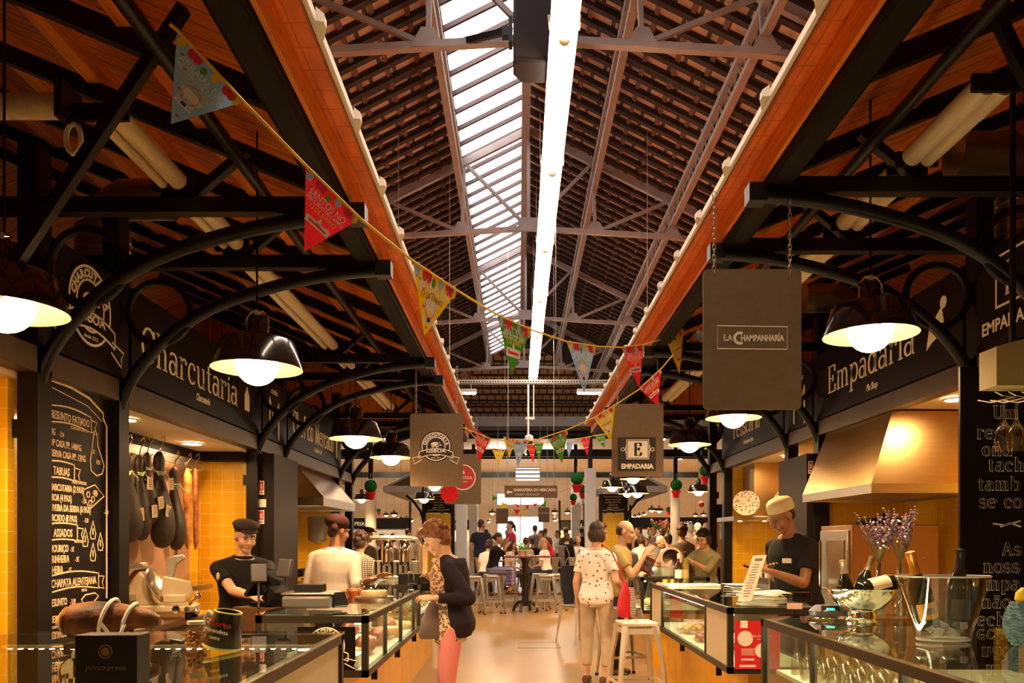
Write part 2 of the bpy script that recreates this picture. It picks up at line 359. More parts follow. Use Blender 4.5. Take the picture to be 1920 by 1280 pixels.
struct('window_2', wf, M('blue_grey_louvre', (.25, .32, .5), .5), 'louvred window high above the far doorway')
RX, RH, PT = .13, 5.34, .5     # ridge of the tiled roof
def rz(x): return Z(RH - PT * abs(x - RX))
tilem = BR('clay_tile_underside', (.56, .34, .21), (.45, .27, .17), (.07, .05, .042), .23, .33, .02, 0, 1, .8, .5, .8, .2, (6, 6, 6), .25)
ribm = M('roof_batten', (.03, .014, .010), .7, 0, .3, .25, 8)
def slope(mb, x0, x1, y0, y1, mi=0, th=.07, dz=0):
    a, b = rz(x0) + dz, rz(x1) + dz
    mb.add([(x0, y0, a), (x1, y0, b), (x1, y1, b), (x0, y1, a), (x0, y0, a + th), (x1, y0, b + th), (x1, y1, b + th), (x0, y1, a + th)],
           [(0, 3, 2, 1), (4, 5, 6, 7), (0, 1, 5, 4), (1, 2, 6, 5), (2, 3, 7, 6), (3, 0, 4, 7)], mi)
for side in ('left', 'right'):
    m = MB(); s = -1 if side == 'left' else 1; xe = RX + s * 3.4; xi = -.72 if s < 0 else RX
    slope(m, xe, xi, 1.5, 21.2); slope(m, xe, RX, -3, 1.5)
    if s < 0: slope(m, .05, RX, 1.5, 21.2)
    y = 3.0
    while y < 21.2: slope(m, xe, xi, y, y + .07, 1, .06, -.06); y += .235
    k = 1
    while True:
        x = xi + s * .28 * k; k += 1
        if abs(x - RX) > 3.3: break
        slope(m, x - .02, x + .02, 2, 21.2, 2, .03, -.025)
    struct('ceiling_' + side, m, [tilem, ribm, M('roof_lath', (.15, .07, .045), .7, 0, .3, .2)], smooth=False)
# skylight: corrugated translucent sheets
sk = bpy.data.materials.new('translucent_sheet'); sk.use_nodes = True; t = sk.node_tree; t.nodes.remove(t.nodes['Principled BSDF'])
tl = nd(t, 'ShaderNodeBsdfTranslucent'); tc = nd(t, 'ShaderNodeTexCoord'); mp = nd(t, 'ShaderNodeMapping'); mp.inputs['Scale'].default_value = (1.2, 5, 1)
n = nd(t, 'ShaderNodeTexNoise', Scale=1.0, Detail=3.0); rp = nd(t, 'ShaderNodeValToRGB'); e = rp.color_ramp.elements
e[0].position = .3; e[0].color = (.55, .52, .50, 1); e[1].position = .62; e[1].color = (.95, .94, .92, 1)
t.links.new(tc.outputs['Object'], mp.inputs[0]); t.links.new(mp.outputs[0], n.inputs['Vector']); t.links.new(n.outputs[0], rp.inputs[0])
t.links.new(rp.outputs[0], tl.inputs[0]); t.links.new(tl.outputs[0], t.nodes['Material Output'].inputs[0])
m = MB(); ny = 400; vs = []; fs = []
for i in range(ny + 1):
    y = 1.5 + 19.7 * i / ny; b = .012 * math.sin(2 * PI * y / .18)
    vs += [(-.72, y, rz(-.72) + .02 + b), (.05, y, rz(.05) + .02 + b)]
fs = [(2 * i, 2 * i + 1, 2 * i + 3, 2 * i + 2) for i in range(ny)]
m.add(vs, fs)
y = 1.7
while y < 21.2: slope(m, -.72, .05, y, y + .035, 1, .05, -.05); y += .37
struct('window_1', m, [sk, M('skylight_bar', (.09, .055, .055), .5, 0, .3, .1)], 'long skylight of white corrugated sheets beside the ridge')
# flat ceilings around
m = MB(); m.box((-9, -3, Z(3.72)), (RX - 3.2, 24, Z(3.8))); m.box((RX + 3.2, -3, Z(3.72)), (10, 24, Z(3.8)))
struct('ceiling_side', m, plaster)
struct('ceiling_far', MB().box((-9, 24.2, Z(3.45)), (10, 40, Z(3.55))), white)
# hipped end of the tiled roof and the concrete beam beneath it
m = MB(); a, b = (RX - 3.3, 24.0, Z(3.72)), (RX + 3.3, 24.0, Z(3.72)); c = (RX, 21.1, Z(RH)); th = V((0, 0, .08))
m.add([a, b, c, V(a) + th, V(b) + th, V(c) + th], [(0, 1, 2), (5, 4, 3), (0, 3, 4, 1), (1, 4, 5, 2), (2, 5, 3, 0)])
for s in (-1, 1):
    p, q = V((RX + s * 3.4, 21.2, Z(RH - 1.7))), V((RX + s * 3.3, 24.0, Z(3.72)))
    m.add([p, q, c, p + th, q + th, V(c) + th], [(0, 1, 2), (5, 4, 3), (0, 3, 4, 1), (1, 4, 5, 2), (2, 5, 3, 0)])
for k in range(1, 12):
    f = k / 12; y = 24 - 2.9 * f; wd = 3.3 * (1 - f); zz = Z(3.72 + (RH - 3.72) * f) - .05
    m.box((RX - wd, y - .03, zz), (RX + wd, y + .03, zz + .05), 1)
struct('ceiling_end', m, [BR('clay_tile_end', (.56, .34, .21), (.45, .27, .17), (.07, .05, .042), .23, .2, .02, 0, 2, .8, .5, .8), ribm])
struct('trim_1', MB().box((-6, 23.95, Z(3.42)), (6.4, 24.25, Z(3.80))), M('concrete', (.82, .78, .74), .85, 0, .2, .1))
struct('trim_2', MB().box((-5.5, 23.3, Z(3.22)), (6.0, 23.9, Z(3.36))), dkwood)
# raised timber platform in the crossing, floor hatch
pl = MB(); pl.box((-1.9, 19.4, 0), (2.4, 29, .17), 0); pl.box((-1.95, 19.36, .17), (2.45, 29, .2), 1)
struct('floor_platform', pl, [M('grey_riser', (.5, .47, .44), .7), dkwood])
h = MB(); y0, y1, x0, x1 = 10.9, 11.5, 0.0, .57
for p, q in (((x0, y0), (x1, y0)), ((x1, y0), (x1, y1)), ((x1, y1), (x0, y1)), ((x0, y1), (x0, y0))): h.beam((*p, .002), (*q, .002), .018, .004)
struct('trim_3', h, M('hatch_joint', (.28, .21, .13), .5))

# ---------------------------------------------------------------- steel trusses of the tiled roof
XT = [.82, 1.8, 2.9]
def truss(Y, label):
    t = thing('roof_truss', label, 'truss', (RX, Y, Z(3.98)), group='steel roof trusses')
    top = lambda x: (x, 0, 5.24 - PT * abs(x) - 3.98); bot = lambda x: (x, 0, 3.99 - .06 * abs(x) - 3.98)
    for s in (-1, 1):
        MB().beam(top(0), top(s * 3.1), .06, .09).build('top_chord', roofpaint, t)
        m = MB().beam(bot(0), bot(s * 1.85), .07, .055); m.beam(bot(s * 1.85), (s * 3.1, 0, -.29), .07, .055); m.build('bottom_chord', roofpaint, t)
        for a, b in ((top(s * XT[0]), bot(s * .85)), (top(s * XT[1]), bot(s * 1.82)), (top(s * XT[0]), bot(0)), (top(s * XT[1]), bot(s * .85)), (top(s * XT[2]), bot(s * 1.82))):
            MB().beam(a, b, .04, .04, (0, 1, 0)).build('web_bar', roofpaint, t)
        for x in (.85, 1.82):
            b = bot(s * x); g = MB(frame((b[0], -.04, b[2]), (1, 0, 0), (0, -1, 0))); g.prism([(-.13, -.03), (.13, -.03), (.05, .12), (-.05, .12)], .012); g.build('gusset_plate', roofpaint, t)
    MB().beam(top(0), bot(0), .04, .04, (0, 1, 0)).build('web_bar', roofpaint, t)
    g = MB(frame((0, -.04, bot(0)[2]), (1, 0, 0), (0, -1, 0))); g.prism([(-.16, -.05), (.16, -.05), (.1, .12), (-.1, .12)], .012); g.build('gusset_plate', roofpaint, t)
    return t
for Y, l in ((6.36, 'grey steel roof truss carrying the black loudspeaker'), (10.2, 'grey steel roof truss next beyond the one with the loudspeaker'),
             (14.25, 'grey steel roof truss third along the ridge from the camera'), (18.2, 'grey steel roof truss nearest the hipped end of the roof')): truss(Y, l)
def lattice(x, hz, label):
    t = thing('lattice_purlin', label, 'roof beam', (x, 2, Z(hz)), group='lattice purlins'); s = -1 if x < 0 else 1
    MB().beam((0, 0, .12), (0, 19, .12), .07, .05).build('top_chord', roofpaint, t); MB().beam((0, 0, -.12), (0, 19, -.12), .07, .05).build('bottom_chord', roofpaint, t)
    m = MB(); y = 0; k = 0
    while y < 18.8: m.beam((0, y, -.12 if k % 2 else .12), (0, y + .16, .12 if k % 2 else -.12), .014, .014, (1, 0, 0)); y += .16; k += 1
    m.build('lacing', roofpaint, t)
for x, l in ((-.74, 'lattice steel beam along the left edge of the skylight'), (-1.68, 'lattice steel beam low on the left tiled slope'),
             (.97, 'lattice steel beam halfway up the right tiled slope'), (1.95, 'lattice steel beam low on the right tiled slope')):
    lattice(x, RH - PT * abs(x - RX) - .30, l)
MB().beam((RX, 1.5, Z(5.2)), (RX, 21.2, Z(5.2)), .09, .16)
m = MB().beam((RX - .04, 1.5, Z(5.18)), (RX - .04, 21.1, Z(5.18)), .1, .16); tag(m.build('ridge_beam', roofpaint), 'brown ridge beam between the skylight and the right tiled slope', 'beam')
for x, l in ((-1.35, 'thin wire hanging below the left tiled slope'), (1.45, 'thin wire hanging below the right tiled slope'), (.42, 'thin wire hanging beside the tube lights')):
    tag(MB().tube([(x, 9, rz(x) - .05), (x, 9, Z(2.3))], .004, 5).build('hanging_wire', roofpaint), l, 'wire')

# ---------------------------------------------------------------- linear tube lights under the ridge
tube_e = EM('fluorescent_tube', (1, .78, .55), STRIP)
LH = 3.6; LX = .32
for i in range(8):
    y = 1.55 + 2.0 * i
    lab = ['above the hall entrance', 'just nearer than the loudspeaker', 'starting at the loudspeaker', 'second beyond the loudspeaker', 'third beyond the loudspeaker', 'fourth beyond the loudspeaker', 'last but one before the cable tray', 'ending at the cable tray'][i]
    t = thing('tube_light', 'white linear tube light in the long row, ' + lab, 'ceiling light', (LX, y, Z(LH)), group='linear tube lights in a row')
    m = MB(); m.prism([(-.1, -.01), (.1, -.01), (.06, .05), (-.06, .05)], 2.0) ; m.v = [V((p.x, p.z, p.y)) for p in m.v]; m.f = [f[::-1] for f in m.f]
    m.build('housing', white, t)
    for s in (-.05, .05): MB().tube([(s, .02, -.028), (s, 1.97, -.028)], .036, 10).build('tube', tube_e, t)
    m = MB(); m.cbox((0, 0, -.075), (.06, .06, .05)); m.ball((0, .0, -.12), .04); m.tube([(-.11, 0, .05), (-.10, 0, -.05), (-.03, 0, -.09)], .009, 6); m.tube([(.11, 0, .05), (.10, 0, -.05), (.03, 0, -.09)], .009, 6)
    m.build('joint_clamp', cream, t)
    m = MB()
    for s in (-.06, .06): m.tube([(s, 0, .05), (s, 0, rz(LX) - Z(LH) - .02)], .004, 5)
    m.build('suspension_wire', roofpaint, t)
# cable tray across the end of the light row
t = thing('cable_tray', 'perforated white cable tray spanning the nave at the end of the tube lights', 'cable tray', (.3, 17.8, Z(3.5)))
m = MB(); m.box((-1.95, -.06, 0), (1.95, .06, .012)); m.box((-1.95, -.06, 0), (1.95, -.05, .09)); m.box((-1.95, .05, 0), (1.95, .06, .09)); m.build('tray', white, t)
m = MB()
for k in range(64): m.box((-1.9 + k * .06, -.063, .03), (-1.87 + k * .06, -.061, .06))
m.build('perforation', blkm, t)
for x, l in ((-.15, 1), (1.2, 1)):
    pass
m = MB()
for k in (-1.9, -.6, .6, 1.9): m.tube([(k, 0, .09), (k, 0, rz(k + .3) - Z(3.5) - .2)], .006, 5)
m.build('suspension_wire', roofpaint, t)
for x, l in ((-1.35, 'white batten light under the left end of the cable tray'), (1.72, 'white batten light under the right end of the cable tray')):
    t = thing('batten_light', l, 'ceiling light', (x, 17.75, Z(3.27)))
    m = MB().box((-.42, -.07, .03), (.42, .07, .11)); m.tube([(-.3, 0, .11), (-.3, 0, .24)], .006, 5); m.tube([(.3, 0, .11), (.3, 0, .24)], .006, 5); m.build('housing', white, t)
    MB().box((-.4, -.05, .0), (.4, .05, .03)).build('diffuser', EM('batten_diffuser', (1, .85, .68), 45), t)
t = thing('camera_mast', 'white pole hanging below the cable tray with a dome camera', 'security camera', (.24, 17.8, Z(2.02)))
m = MB().tube([(-.02, 0, .35), (-.02, 0, 1.5)], .022, 10); m.tube([(.1, 0, .7), (.1, 0, 1.48)], .012, 8); m.cbox((.02, 0, .72), (.2, .06, .05)); m.build('pole', white, t)
m = MB().lathe([(.03, .36), (.09, .33), (.1, .22), (.09, .2)], n=16); m.build('hood', white, t)
MB().ball((0, 0, .16), (.085, .085, .09)).build('dome', M('smoked_dome', (.03, .03, .03), .1), t)
m = MB().tube([(-.05, 0, .1), (-.1, 0, -.05), (-.06, -.02, -.1)], .03, 8); m.build('arm', white, t)
# loudspeaker on the first truss
t = thing('loudspeaker', 'black box loudspeaker clamped to the truss beside the tube lights', 'loudspeaker', (.12, 6.15, Z(3.61)))
m = MB(); m.prism([(-.16, -.13), (.16, -.13), (.16, .05), (.09, .16), (-.09, .16), (-.16, .05)], .52); m.build('cabinet', M('speaker_black', (.022, .016, .018), .6, 0, .3, .1), t, bevel=.012)
MB().box((-.14, -.145, .03), (.14, -.13, .49)).build('grille', M('speaker_grille', (.03, .022, .022), .75, 0, .2, .2, 200), t)
m = MB().beam((-.17, 0, .32), (-.55, .2, .36), .03, .05); m.cbox((-.18, 0, .3), (.03, .1, .2)); m.cbox((-.22, .02, .31), (.05, .07, .07)); m.build('mounting_bracket', blk, t)
# ---------------------------------------------------------------- stall rows: canopies, posts, arches
FRAMES = [1.5, 3.97, 4.77, 7.26, 8.06, 10.55, 11.35]
ARC = [(-2.44, .556), (-2.40, .76), (-2.33, .948), (-2.216, 1.097), (-2.06, 1.256), (-1.82, 1.41), (-1.58, 1.485), (-1.31, 1.56), (-1.05, 1.60), (-.80, 1.62)]
deckm = BR('plank_deck', (.70, .185, .017), (.62, .15, .012), (.16, .035, .005), 4, .115, .005, 0, 1, .5, .37, .5, .35, (1.2, 22, 8), .28)
def canopy(side):
    left = side == 'left'; s = -1 if left else 1
    XE, HE, XPOST = (-.74, 1.85, -2.4) if left else (1.12, 1.95, 2.75)
    k = (abs(XPOST) - abs(XE)) / 1.66; dh = HE - 1.85
    lab = 'timber lined canopy on black arched posts over the left row of stalls' if left else 'timber lined canopy on black arched posts over the right row of stalls'
    t = thing('stall_canopy', lab, 'canopy', (XPOST, 0, 0), group='stall canopies')
    def W(x, y, h): return V((x - XPOST, y, Z(h)))        # world -> canopy
    p = .42; Y0, Y1 = -.6, 13.3; XR = XE + s * 3.6
    hh = lambda x: HE + p * abs(x - XE)
    m = MB()
    for a, b in ((XE - s * .0, XR), (XR, XR + s * 3.2)):
        ha, hb = hh(a) if b == XR else hh(XR), hh(b) if b == XR else hh(XR) - p * 3.2
        q = [W(a, Y0, ha), W(b, Y0, hb), W(b, Y1, hb), W(a, Y1, ha)]
        m.add(q + [v + V((0, 0, .035)) for v in q], [(0, 1, 2, 3), (7, 6, 5, 4), (0, 4, 5, 1), (1, 5, 6, 2), (2, 6, 7, 3), (3, 7, 4, 0)])
    m.build('roof_deck', deckm, t, smooth=False)
    d = .0
    for i in range(1, 7):
        x = XE + s * (.30 + .55 * i); MB().beam(W(x, Y0, hh(x) - .06), W(x, Y1, hh(x) - .06), .075, .12).build('timber_purlin', woodb, t)
    y = .07
    n = 0
    while y < 13.2:
        a, b = XE + s * .27, XR
        MB().beam(W(a, y, hh(a) - .155), W(b, y, hh(b) - .155), .05, .085).build('rafter', blk, t); y += .8
    x = XE + s * .6
    MB().tube([W(x, Y0, hh(x) - .27), W(x, Y1, hh(x) - .27)], .03, 10).build('purlin_tube', blk, t)
    # eave: outer trim, timber soffit, dark gutter beam
    m = MB().box(W(XE - s * .0, Y0, HE - .03), W(XE + s * .012, Y1, HE + .06)); 
    lo = W(min(XE, XE - s * .02), Y0, HE - .005); hi = W(max(XE, XE - s * .02), Y1, HE + .03)
    m = MB().box(lo, hi); yy = .2
    while yy < Y1:
        a = W(XE - s * .02, yy, HE); m.add([a, a + V((0, .12, 0)), a + V((0, .12, .05)), a + V((0, 0, .05)), a + V((-s * .02, .04, .02)), a + V((-s * .02, .08, .02)), a + V((-s * .02, .08, .05)), a + V((-s * .02, .04, .05))],
              [(0, 1, 2, 3), (7, 6, 5, 4), (0, 4, 5, 1), (1, 5, 6, 2), (2, 6, 7, 3), (3, 7, 4, 0)]); yy += .66
    m.build('eave_trim', white, t)
    a, b = sorted((XE + s * .0, XE + s * .11)); MB().box(W(a, Y0, HE - .035), W(b, Y1, HE - .012)).build('soffit_board', BR('soffit_planks', (.72, .16, .014), (.66, .14, .012), (.48, .10, .009), .4, .14, .004, 0, 1, .5, 0, .4, .3, (18, 4, 8), .25), t, smooth=False)
    a, b = sorted((XE + s * .085, XE + s * .105)); MB().box(W(a, Y0, HE - .15), W(b, Y1, HE + .04)).build('fascia_board', woodb, t)
    a, b = sorted((XE + s * .11, XE + s * .235)); MB().box(W(a, Y0, HE - .20), W(b, Y1, HE - .04))  .build('gutter_beam', M('gutter_black', (.006, .0035, .002), .6, 0, .12, .2), t, bevel=.02)
    a, b = sorted((XE + s * .24, XE + s * .265)); MB().box(W(a, Y0, HE - .02), W(b, Y1, HE + .1)).build('inner_fascia', woodb, t)
    for Y in FRAMES:
        pts = [W(XE + s * (abs(x) - .74) * k, Y, h + dh) for x, h in ARC]
        fine = []
        for i in range(len(pts) - 1): fine += [pts[i].lerp(pts[i + 1], f) for f in (0, .5)]
        fine += [pts[-1]]
        for _ in range(2): fine = [fine[0]] + [(fine[i - 1] + fine[i] * 2 + fine[i + 1]) / 4 for i in range(1, len(fine) - 1)] + [fine[-1]]
        o = MB().tube(fine, .036, 10)
        for q in (fine[0], fine[-1]): o.cbox(q, (.09, .09, .09))
        a = o.build('arch_bracket', blk, t)
        c = W(XE + s * 1.40 * k, Y, 1.365 + dh); MB().tube([c + V((.185 * math.cos(2 * PI * i / 40), 0, .185 * math.sin(2 * PI * i / 40))) for i in range(40)], .021, 8, True).build('scroll_ring', blk, a)
        MB().box((-.05, Y - .06, 0), (.05, Y + .06, Z(1.95 + dh))).build('post', blk, t)
        m = MB(); m.beam(W(XE + s * .2, Y, 1.66 + dh), W(XPOST + s * 1.6, Y, 1.66 + dh), .07, .075); m.build('tie_beam', blk, t)
        MB().beam(W(XPOST - s * .75, Y, 1.68 + dh), W(XPOST - s * 1.05, Y, hh(XPOST - s * 1.05) - .17), .04, .05, (0, 1, 0)).build('strut', blk, t)
    MB().beam(W(-1.254, 3.0, 2.0), W(-2.4, 3.0, .27), .042, .042, (0, 1, 0)).build('diagonal_brace', blk, t) if left else MB().beam(W(1.764, 3.0, 2.03), W(2.75, 3.0, 0), .042, .042, (0, 1, 0)).build('diagonal_brace', blk, t)
    g = MB(); xa, xb = XE + s * .3, XR; za, zb = HE - .22, HE - .22; q = [W(xa, 11.38, za), W(xb + s * .6, 11.38, zb), W(xb + s * .6, 11.38, hh(xb) - .26), W(xb, 11.38, hh(xb) - .01), W(xa, 11.38, hh(xa) - .01)]
    g.add(q + [v + V((0, .03, 0)) for v in q], [(0, 1, 2, 3, 4), (9, 8, 7, 6, 5)] + [(i, (i + 1) % 5, 5 + (i + 1) % 5, 5 + i) for i in range(5)]); g.build('gable_boarding', BR('gable_planks', (.74, .19, .02), (.66, .155, .015), (.22, .05, .01), .13, 9, .006, 0, 2, .5, 0, .4, .3, (20, 8, 1.2), .25), t, smooth=False)
    # lintel beam under the name boards, stretcher above them
    tan = blk
    a, b = XPOST - .05, XPOST + .05
    MB().box((-.05, Y0, Z(.83 + dh * 1.3)), (.05, 11.4, Z(.955 + dh * 1.3))).build('lintel', M('lit_tan_lintel', (.10, .075, .05), .4, .4, .5, .1), t)  # black beam; the tan it takes from the light is put into its colour
    return t
canopy('left'); canopy('right')
# rolled beige awnings lying along the tie beams
rollm = M('beige_canvas', (.62, .50, .34), .75, 0, .3, .12, 4, .1, 20, (8, 1, 8))
for s, lab in ((-1, 'left'), (1, 'right')):
    x, h = (-1.66, 1.76) if s < 0 else (1.92, 1.88)
    segs = ((3.25, 3.93, 'between the diagonal brace and the first arch'), (4.02, 4.72, 'above the narrow bay of the menu board'), (4.84, 7.2, 'above the %s bay' % ('charcuterie' if s < 0 else 'pie shop')), (7.32, 8.0, 'above the narrow bay with the big M'), (8.12, 10.5, 'above the second wide bay'))
    for a, b, l in segs:
        if (a, b) == (4.02, 4.72): a, b = 4.0, 4.74
        t = thing('rolled_awning', 'beige canvas roll, %s row, %s' % (lab, l), 'awning', (x, a, Z(h)), group='rolled canvas awnings')
        MB().tube([(0, .03, 0), (0, b - a - .03, 0)], .044 if s < 0 else .05, 14).build('roll', rollm, t)
        MB().tube([(s * .075, .03, -.015), (s * .075, b - a - .03, -.015)], .024 if s < 0 else .038, 14).build('roll', rollm, t)
        for yy in (.0, b - a - .03): MB().cbox((s * .03, yy + .015, -.01), (.20, .02, .07)).build('end_plate', blk, t)
t = thing('rolled_awning', 'beige canvas roll lying crosswise at the top left edge', 'awning', (-2.9, 3.2, Z(1.74)), group='rolled canvas awnings')
MB().tube([(-1, 0, 0), (1.07, 0, 0)], .05, 14).build('roll', rollm, t); MB().cbox((1.1, 0, 0), (.03, .15, .15)).build('end_plate', blk, t)
m = MB(); m.tube([(1.12 + .03 * math.cos(a), 0, -.13 + .06 * math.sin(a)) for a in [2 * PI * i / 14 for i in range(14)]], .01, 6, True); m.build('pull_ring', cream, t)
# spiral ventilation ducts in the dark above the stalls
duct = M('duct_metal', (.35, .28, .2), .3, .9, .5, .15, 10)
for x, Y, l in ((-2.75, 5.3, 'spiral metal duct rising behind the charcuterie name board'), (3.0, 4.7, 'spiral metal duct above the pie shop'), (3.1, 7.4, 'spiral metal duct above the second bay of the right row')):
    t = thing('ventilation_duct', l, 'duct', (x, Y, Z(1.62)))
    MB().tube([(0, 0, 0), (0, 0, .45)], .17, 20).build('duct_pipe', duct, t)
    m = MB(); 
    for k in range(6): m.lathe([(.172, .06 * k + .05), (.178, .06 * k + .056), (.172, .06 * k + .062)], n=20)
    m.build('seam', duct, t); s = 1 if x < 0 else -1
    MB().tube([(0, 0, .42), (s * .06, -.05, .55), (s * .2, -.1, .6), (s * .5, -.1, .6)], .13, 16).build('elbow', duct, t)
# ---------------------------------------------------------------- partitions, back walls and ceilings of the stalls
def dh(s): return 0 if s < 0 else .1
soff = M('stall_soffit', (.62, .50, .34), .6, 0, .3, .05)
wl = MB().box((-3.0, -1, 0), (-2.9, 11.4, Z(1.6))); struct('wall_stall_left', wl, tiley)
wl = MB().box((3.5, -1, 0), (3.6, 11.4, Z(1.75))); struct('wall_stall_right', wl, tiley)
struct('ceiling_stall_left', MB().box((-2.9, 1.5, Z(.80)), (-2.45, 11.3, Z(.84))), soff); struct('ceiling_stall_right', MB().box((2.8, 1.5, Z(.97)), (3.5, 11.3, Z(1.0))), soff)
k = 1
for a, b in ((3.9, 3.95), (7.24, 7.26), (10.5, 10.54), (1.5, 1.55)):
    struct('wall_partition_%d' % k, MB().box((-2.9, a, 0), (-2.49 if a == 3.9 else -2.46, b, Z(.80))), tilew); k += 1
    struct('wall_partition_%d' % k, MB().box((2.81, a, 0), (3.5, b, Z(.97))), tilew); k += 1
m = MB().box((-2.9, 7.1, Z(.72)), (-2.45, 7.23, Z(.80))); m.box((-2.9, 4.85, Z(.72)), (-2.84, 7.1, Z(.80))); m.box((2.81, 7.1, Z(.88)), (3.5, 7.23, Z(.97))); struct('trim_4', m, blkm)
# dark panels closing the narrow bays
for x0, x1, l in ((-2.56, -2.22, 'left'), (2.62, 2.9, 'right')):
    tag(MB().box((x0, 7.27, 0), (x1, 8.05, Z(.80))).build('partition_panel', M('brown_black_panel', (.011, .007, .005), .55, 0, .25, .1)), 'tall dark panel closing the narrow bay of the %s row, carrying the red fire notice' % l, 'panel')
# round recessed downlights
for x, y, h, l in ((-2.56, 5.19, .797, 'nearer of the two round downlights over the hanging hams'), (-2.64, 6.47, .797, 'farther of the two round downlights over the hanging hams'), (2.96, 5.4, .965, 'round downlight above the steel hood of the pie shop'),
                   (-2.65, 9.3, .797, 'round downlight over the second bay of the left row'), (3.05, 9.0, .965, 'round downlight over the plates of the second right bay'), (3.1, 6.6, .965, 'round downlight inside the pie shop')):
    t = thing('downlight', l, 'ceiling light', (x, y, Z(h)), group='recessed downlights')
    MB().lathe([(.075, 0), (.098, -.002), (.1, -.01), (.075, -.012)], n=24).build('trim_ring', white, t)
    MB().lathe([(.0, -.004), (.077, -.004)], n=24).build('lens', EM('downlight_lens', (1, .62, .30), DOWNLIGHT), t)
# ---------------------------------------------------------------- name boards along the stall fronts
board = M('board_black', (.004, .002, .0016), .42, 0, .22, .1)
def pig(mb, c, s, mi):
    x, y = c
    mb.disc((x, y), .5 * s, .002, mi, 20, .27 * s); mb.disc((x + .46 * s, y - .02 * s), .17 * s, .002, mi, 14); mb.prism([(x + .55 * s, y + .06 * s), (x + .78 * s, y - .06 * s), (x + .74 * s, y - .16 * s), (x + .5 * s, y - .14 * s)], .002, mi)
    mb.prism([(x + .36 * s, y + .1 * s), (x + .5 * s, y + .3 * s), (x + .56 * s, y + .08 * s)], .002, mi)
    for lx in (-.36, -.2, .14, .3): mb.prism([(x + (lx - .06) * s, y - .1 * s), (x + (lx + .06) * s, y - .1 * s), (x + (lx + .05) * s, y - .42 * s), (x + (lx - .05) * s, y - .42 * s)], .002, mi)
def charc_logo(mb, c, r, mi, dk):
    x, y = c
    mb.disc(c, r * 1.12, .001, dk, 40); o = mb.M
    mb.M = o @ Matrix.Translation((0, 0, .001))
    mb.ring(c, r, .07 * r, .002, mi); mb.ring(c, r * .66, .06 * r, .002, mi)
    arctext(mb, 'CHARCUTARIA', r * .73, r * .28, 165, 15, c, mi, .018 * r); pig(mb, (x - .05 * r, y + .16 * r), r * .62, mi)
    mb.M = o @ Matrix.Translation((0, 0, .003))
    rib = [(x - 1.22 * r + 2.44 * r * i / 12, y - .42 * r + .26 * r * (1 - ((i - 6) / 6) ** 2)) for i in range(13)]
    low = [(px, py - .42 * r) for px, py in rib]
    for i in range(12): mb.prism([rib[i], rib[i + 1], low[i + 1], low[i]], .001, dk)
    mb.M = o @ Matrix.Translation((0, 0, .0035))
    mb.stroke(rib, .055 * r, .002, mi); mb.stroke(low, .055 * r, .002, mi)
    for s in (-1, 1):
        a = rib[0] if s < 0 else rib[-1]; b = low[0] if s < 0 else low[-1]; mb.stroke([a, b], .055 * r, .002, mi)
        t = [(a[0] - s * .15 * r, a[1] - .25 * r), (a[0] + s * .5 * r, a[1] - .42 * r), (a[0] + s * .36 * r, a[1] - .6 * r), (a[0] + s * .36 * r, a[1] - .84 * r), (b[0] - s * .2 * r, b[1] - .12 * r)]
        mb.stroke(t, .05 * r, .002, mi)
    text(mb, 'LISBOA', .36 * r, (x, y - .43 * r), mi=mi, sx=1.2, bold=.012 * r); text(mb, 'desde 2013', .15 * r, (x, y - .86 * r), mi=mi)
    mb.M = o
def name_board(side, y0, y1, label, words, sub, size, icon=None, ytext=None, sx=1., logo=None):
    s = -1 if side == 'left' else 1; x = -2.36 if s < 0 else 2.71; h0, h1 = (.965, 1.535) if s < 0 else (1.094, 1.67)
    ym = (y0 + y1) / 2; F = FL if s < 0 else FR
    t = thing('name_board', label, 'sign', (x, ym, Z(h0)))
    MB().box((-.02 if s > 0 else -.03, y0 - ym, 0), (.03 if s > 0 else .02, y1 - ym, h1 - h0)).build('panel', board, t)
    m = MB(F(((.022 if s < 0 else -.022), 0, 0)))
    if words:
        L = serifw(words, size, sx); c = (ytext - ym) * (1 if s < 0 else -1) if ytext else 0
        serif(m, words, size, (c - L / 2, .165 if s < 0 else .19), sx)
    m.build('lettering', ink, t)
    if sub:
        m = MB(F(((.022 if s < 0 else -.022), 0, 0))); cc = c + (.12 if s < 0 else .10); text(m, sub, .075, (cc, .065), sx=.72, bold=.0015, slant=.25); m.build('subtitle', ink, t)
    if icon:
        m = MB(F(((.022 if s < 0 else -.022), 0, 0))); icon(m); m.build('emblem', ink, t)
    return t
def cheese(m):
    m.prism([(.80, .16), (.92, .16), (.92, .29), (.86, .37), (.80, .29)], .002)
def bird(m):
    m.prism([(.80, .30), (.95, .40), (.98, .30), (.92, .22), (.84, .20)], .002); m.disc((.97, .42), .04); m.prism([(.80, .30), (.84, .20), (.76, .16)], .002)
name_board('left', 4.84, 7.22, 'long black name board with white lettering over the hanging hams', 'Charcutaria', 'Charcuterie', .215, cheese, 5.81, 1.48)
name_board('right', 4.84, 7.22, 'long black name board with white lettering over the brass coloured hood', 'Empadar\u0131a', 'Pie Shop', .22, bird, 6.185, 1.45)
def spoon(m):
    m.disc((.98, .33), .05, ry=.07); m.prism([(.95, .27), (1.01, .27), (.99, .1), (.97, .1)], .002)
name_board('left', 8.13, 10.48, 'black name board in the second left bay, behind the green lantern', 'Chef do Mercado', 'The Market Chef', .235, spoon, 9.2, 1.0)
name_board('right', 8.13, 10.48, 'black name board in the second right bay, partly behind the largest hanging sign', 'Petiscaria', 'Portuguese Tapas', .235, None, 9.45, 1.05)
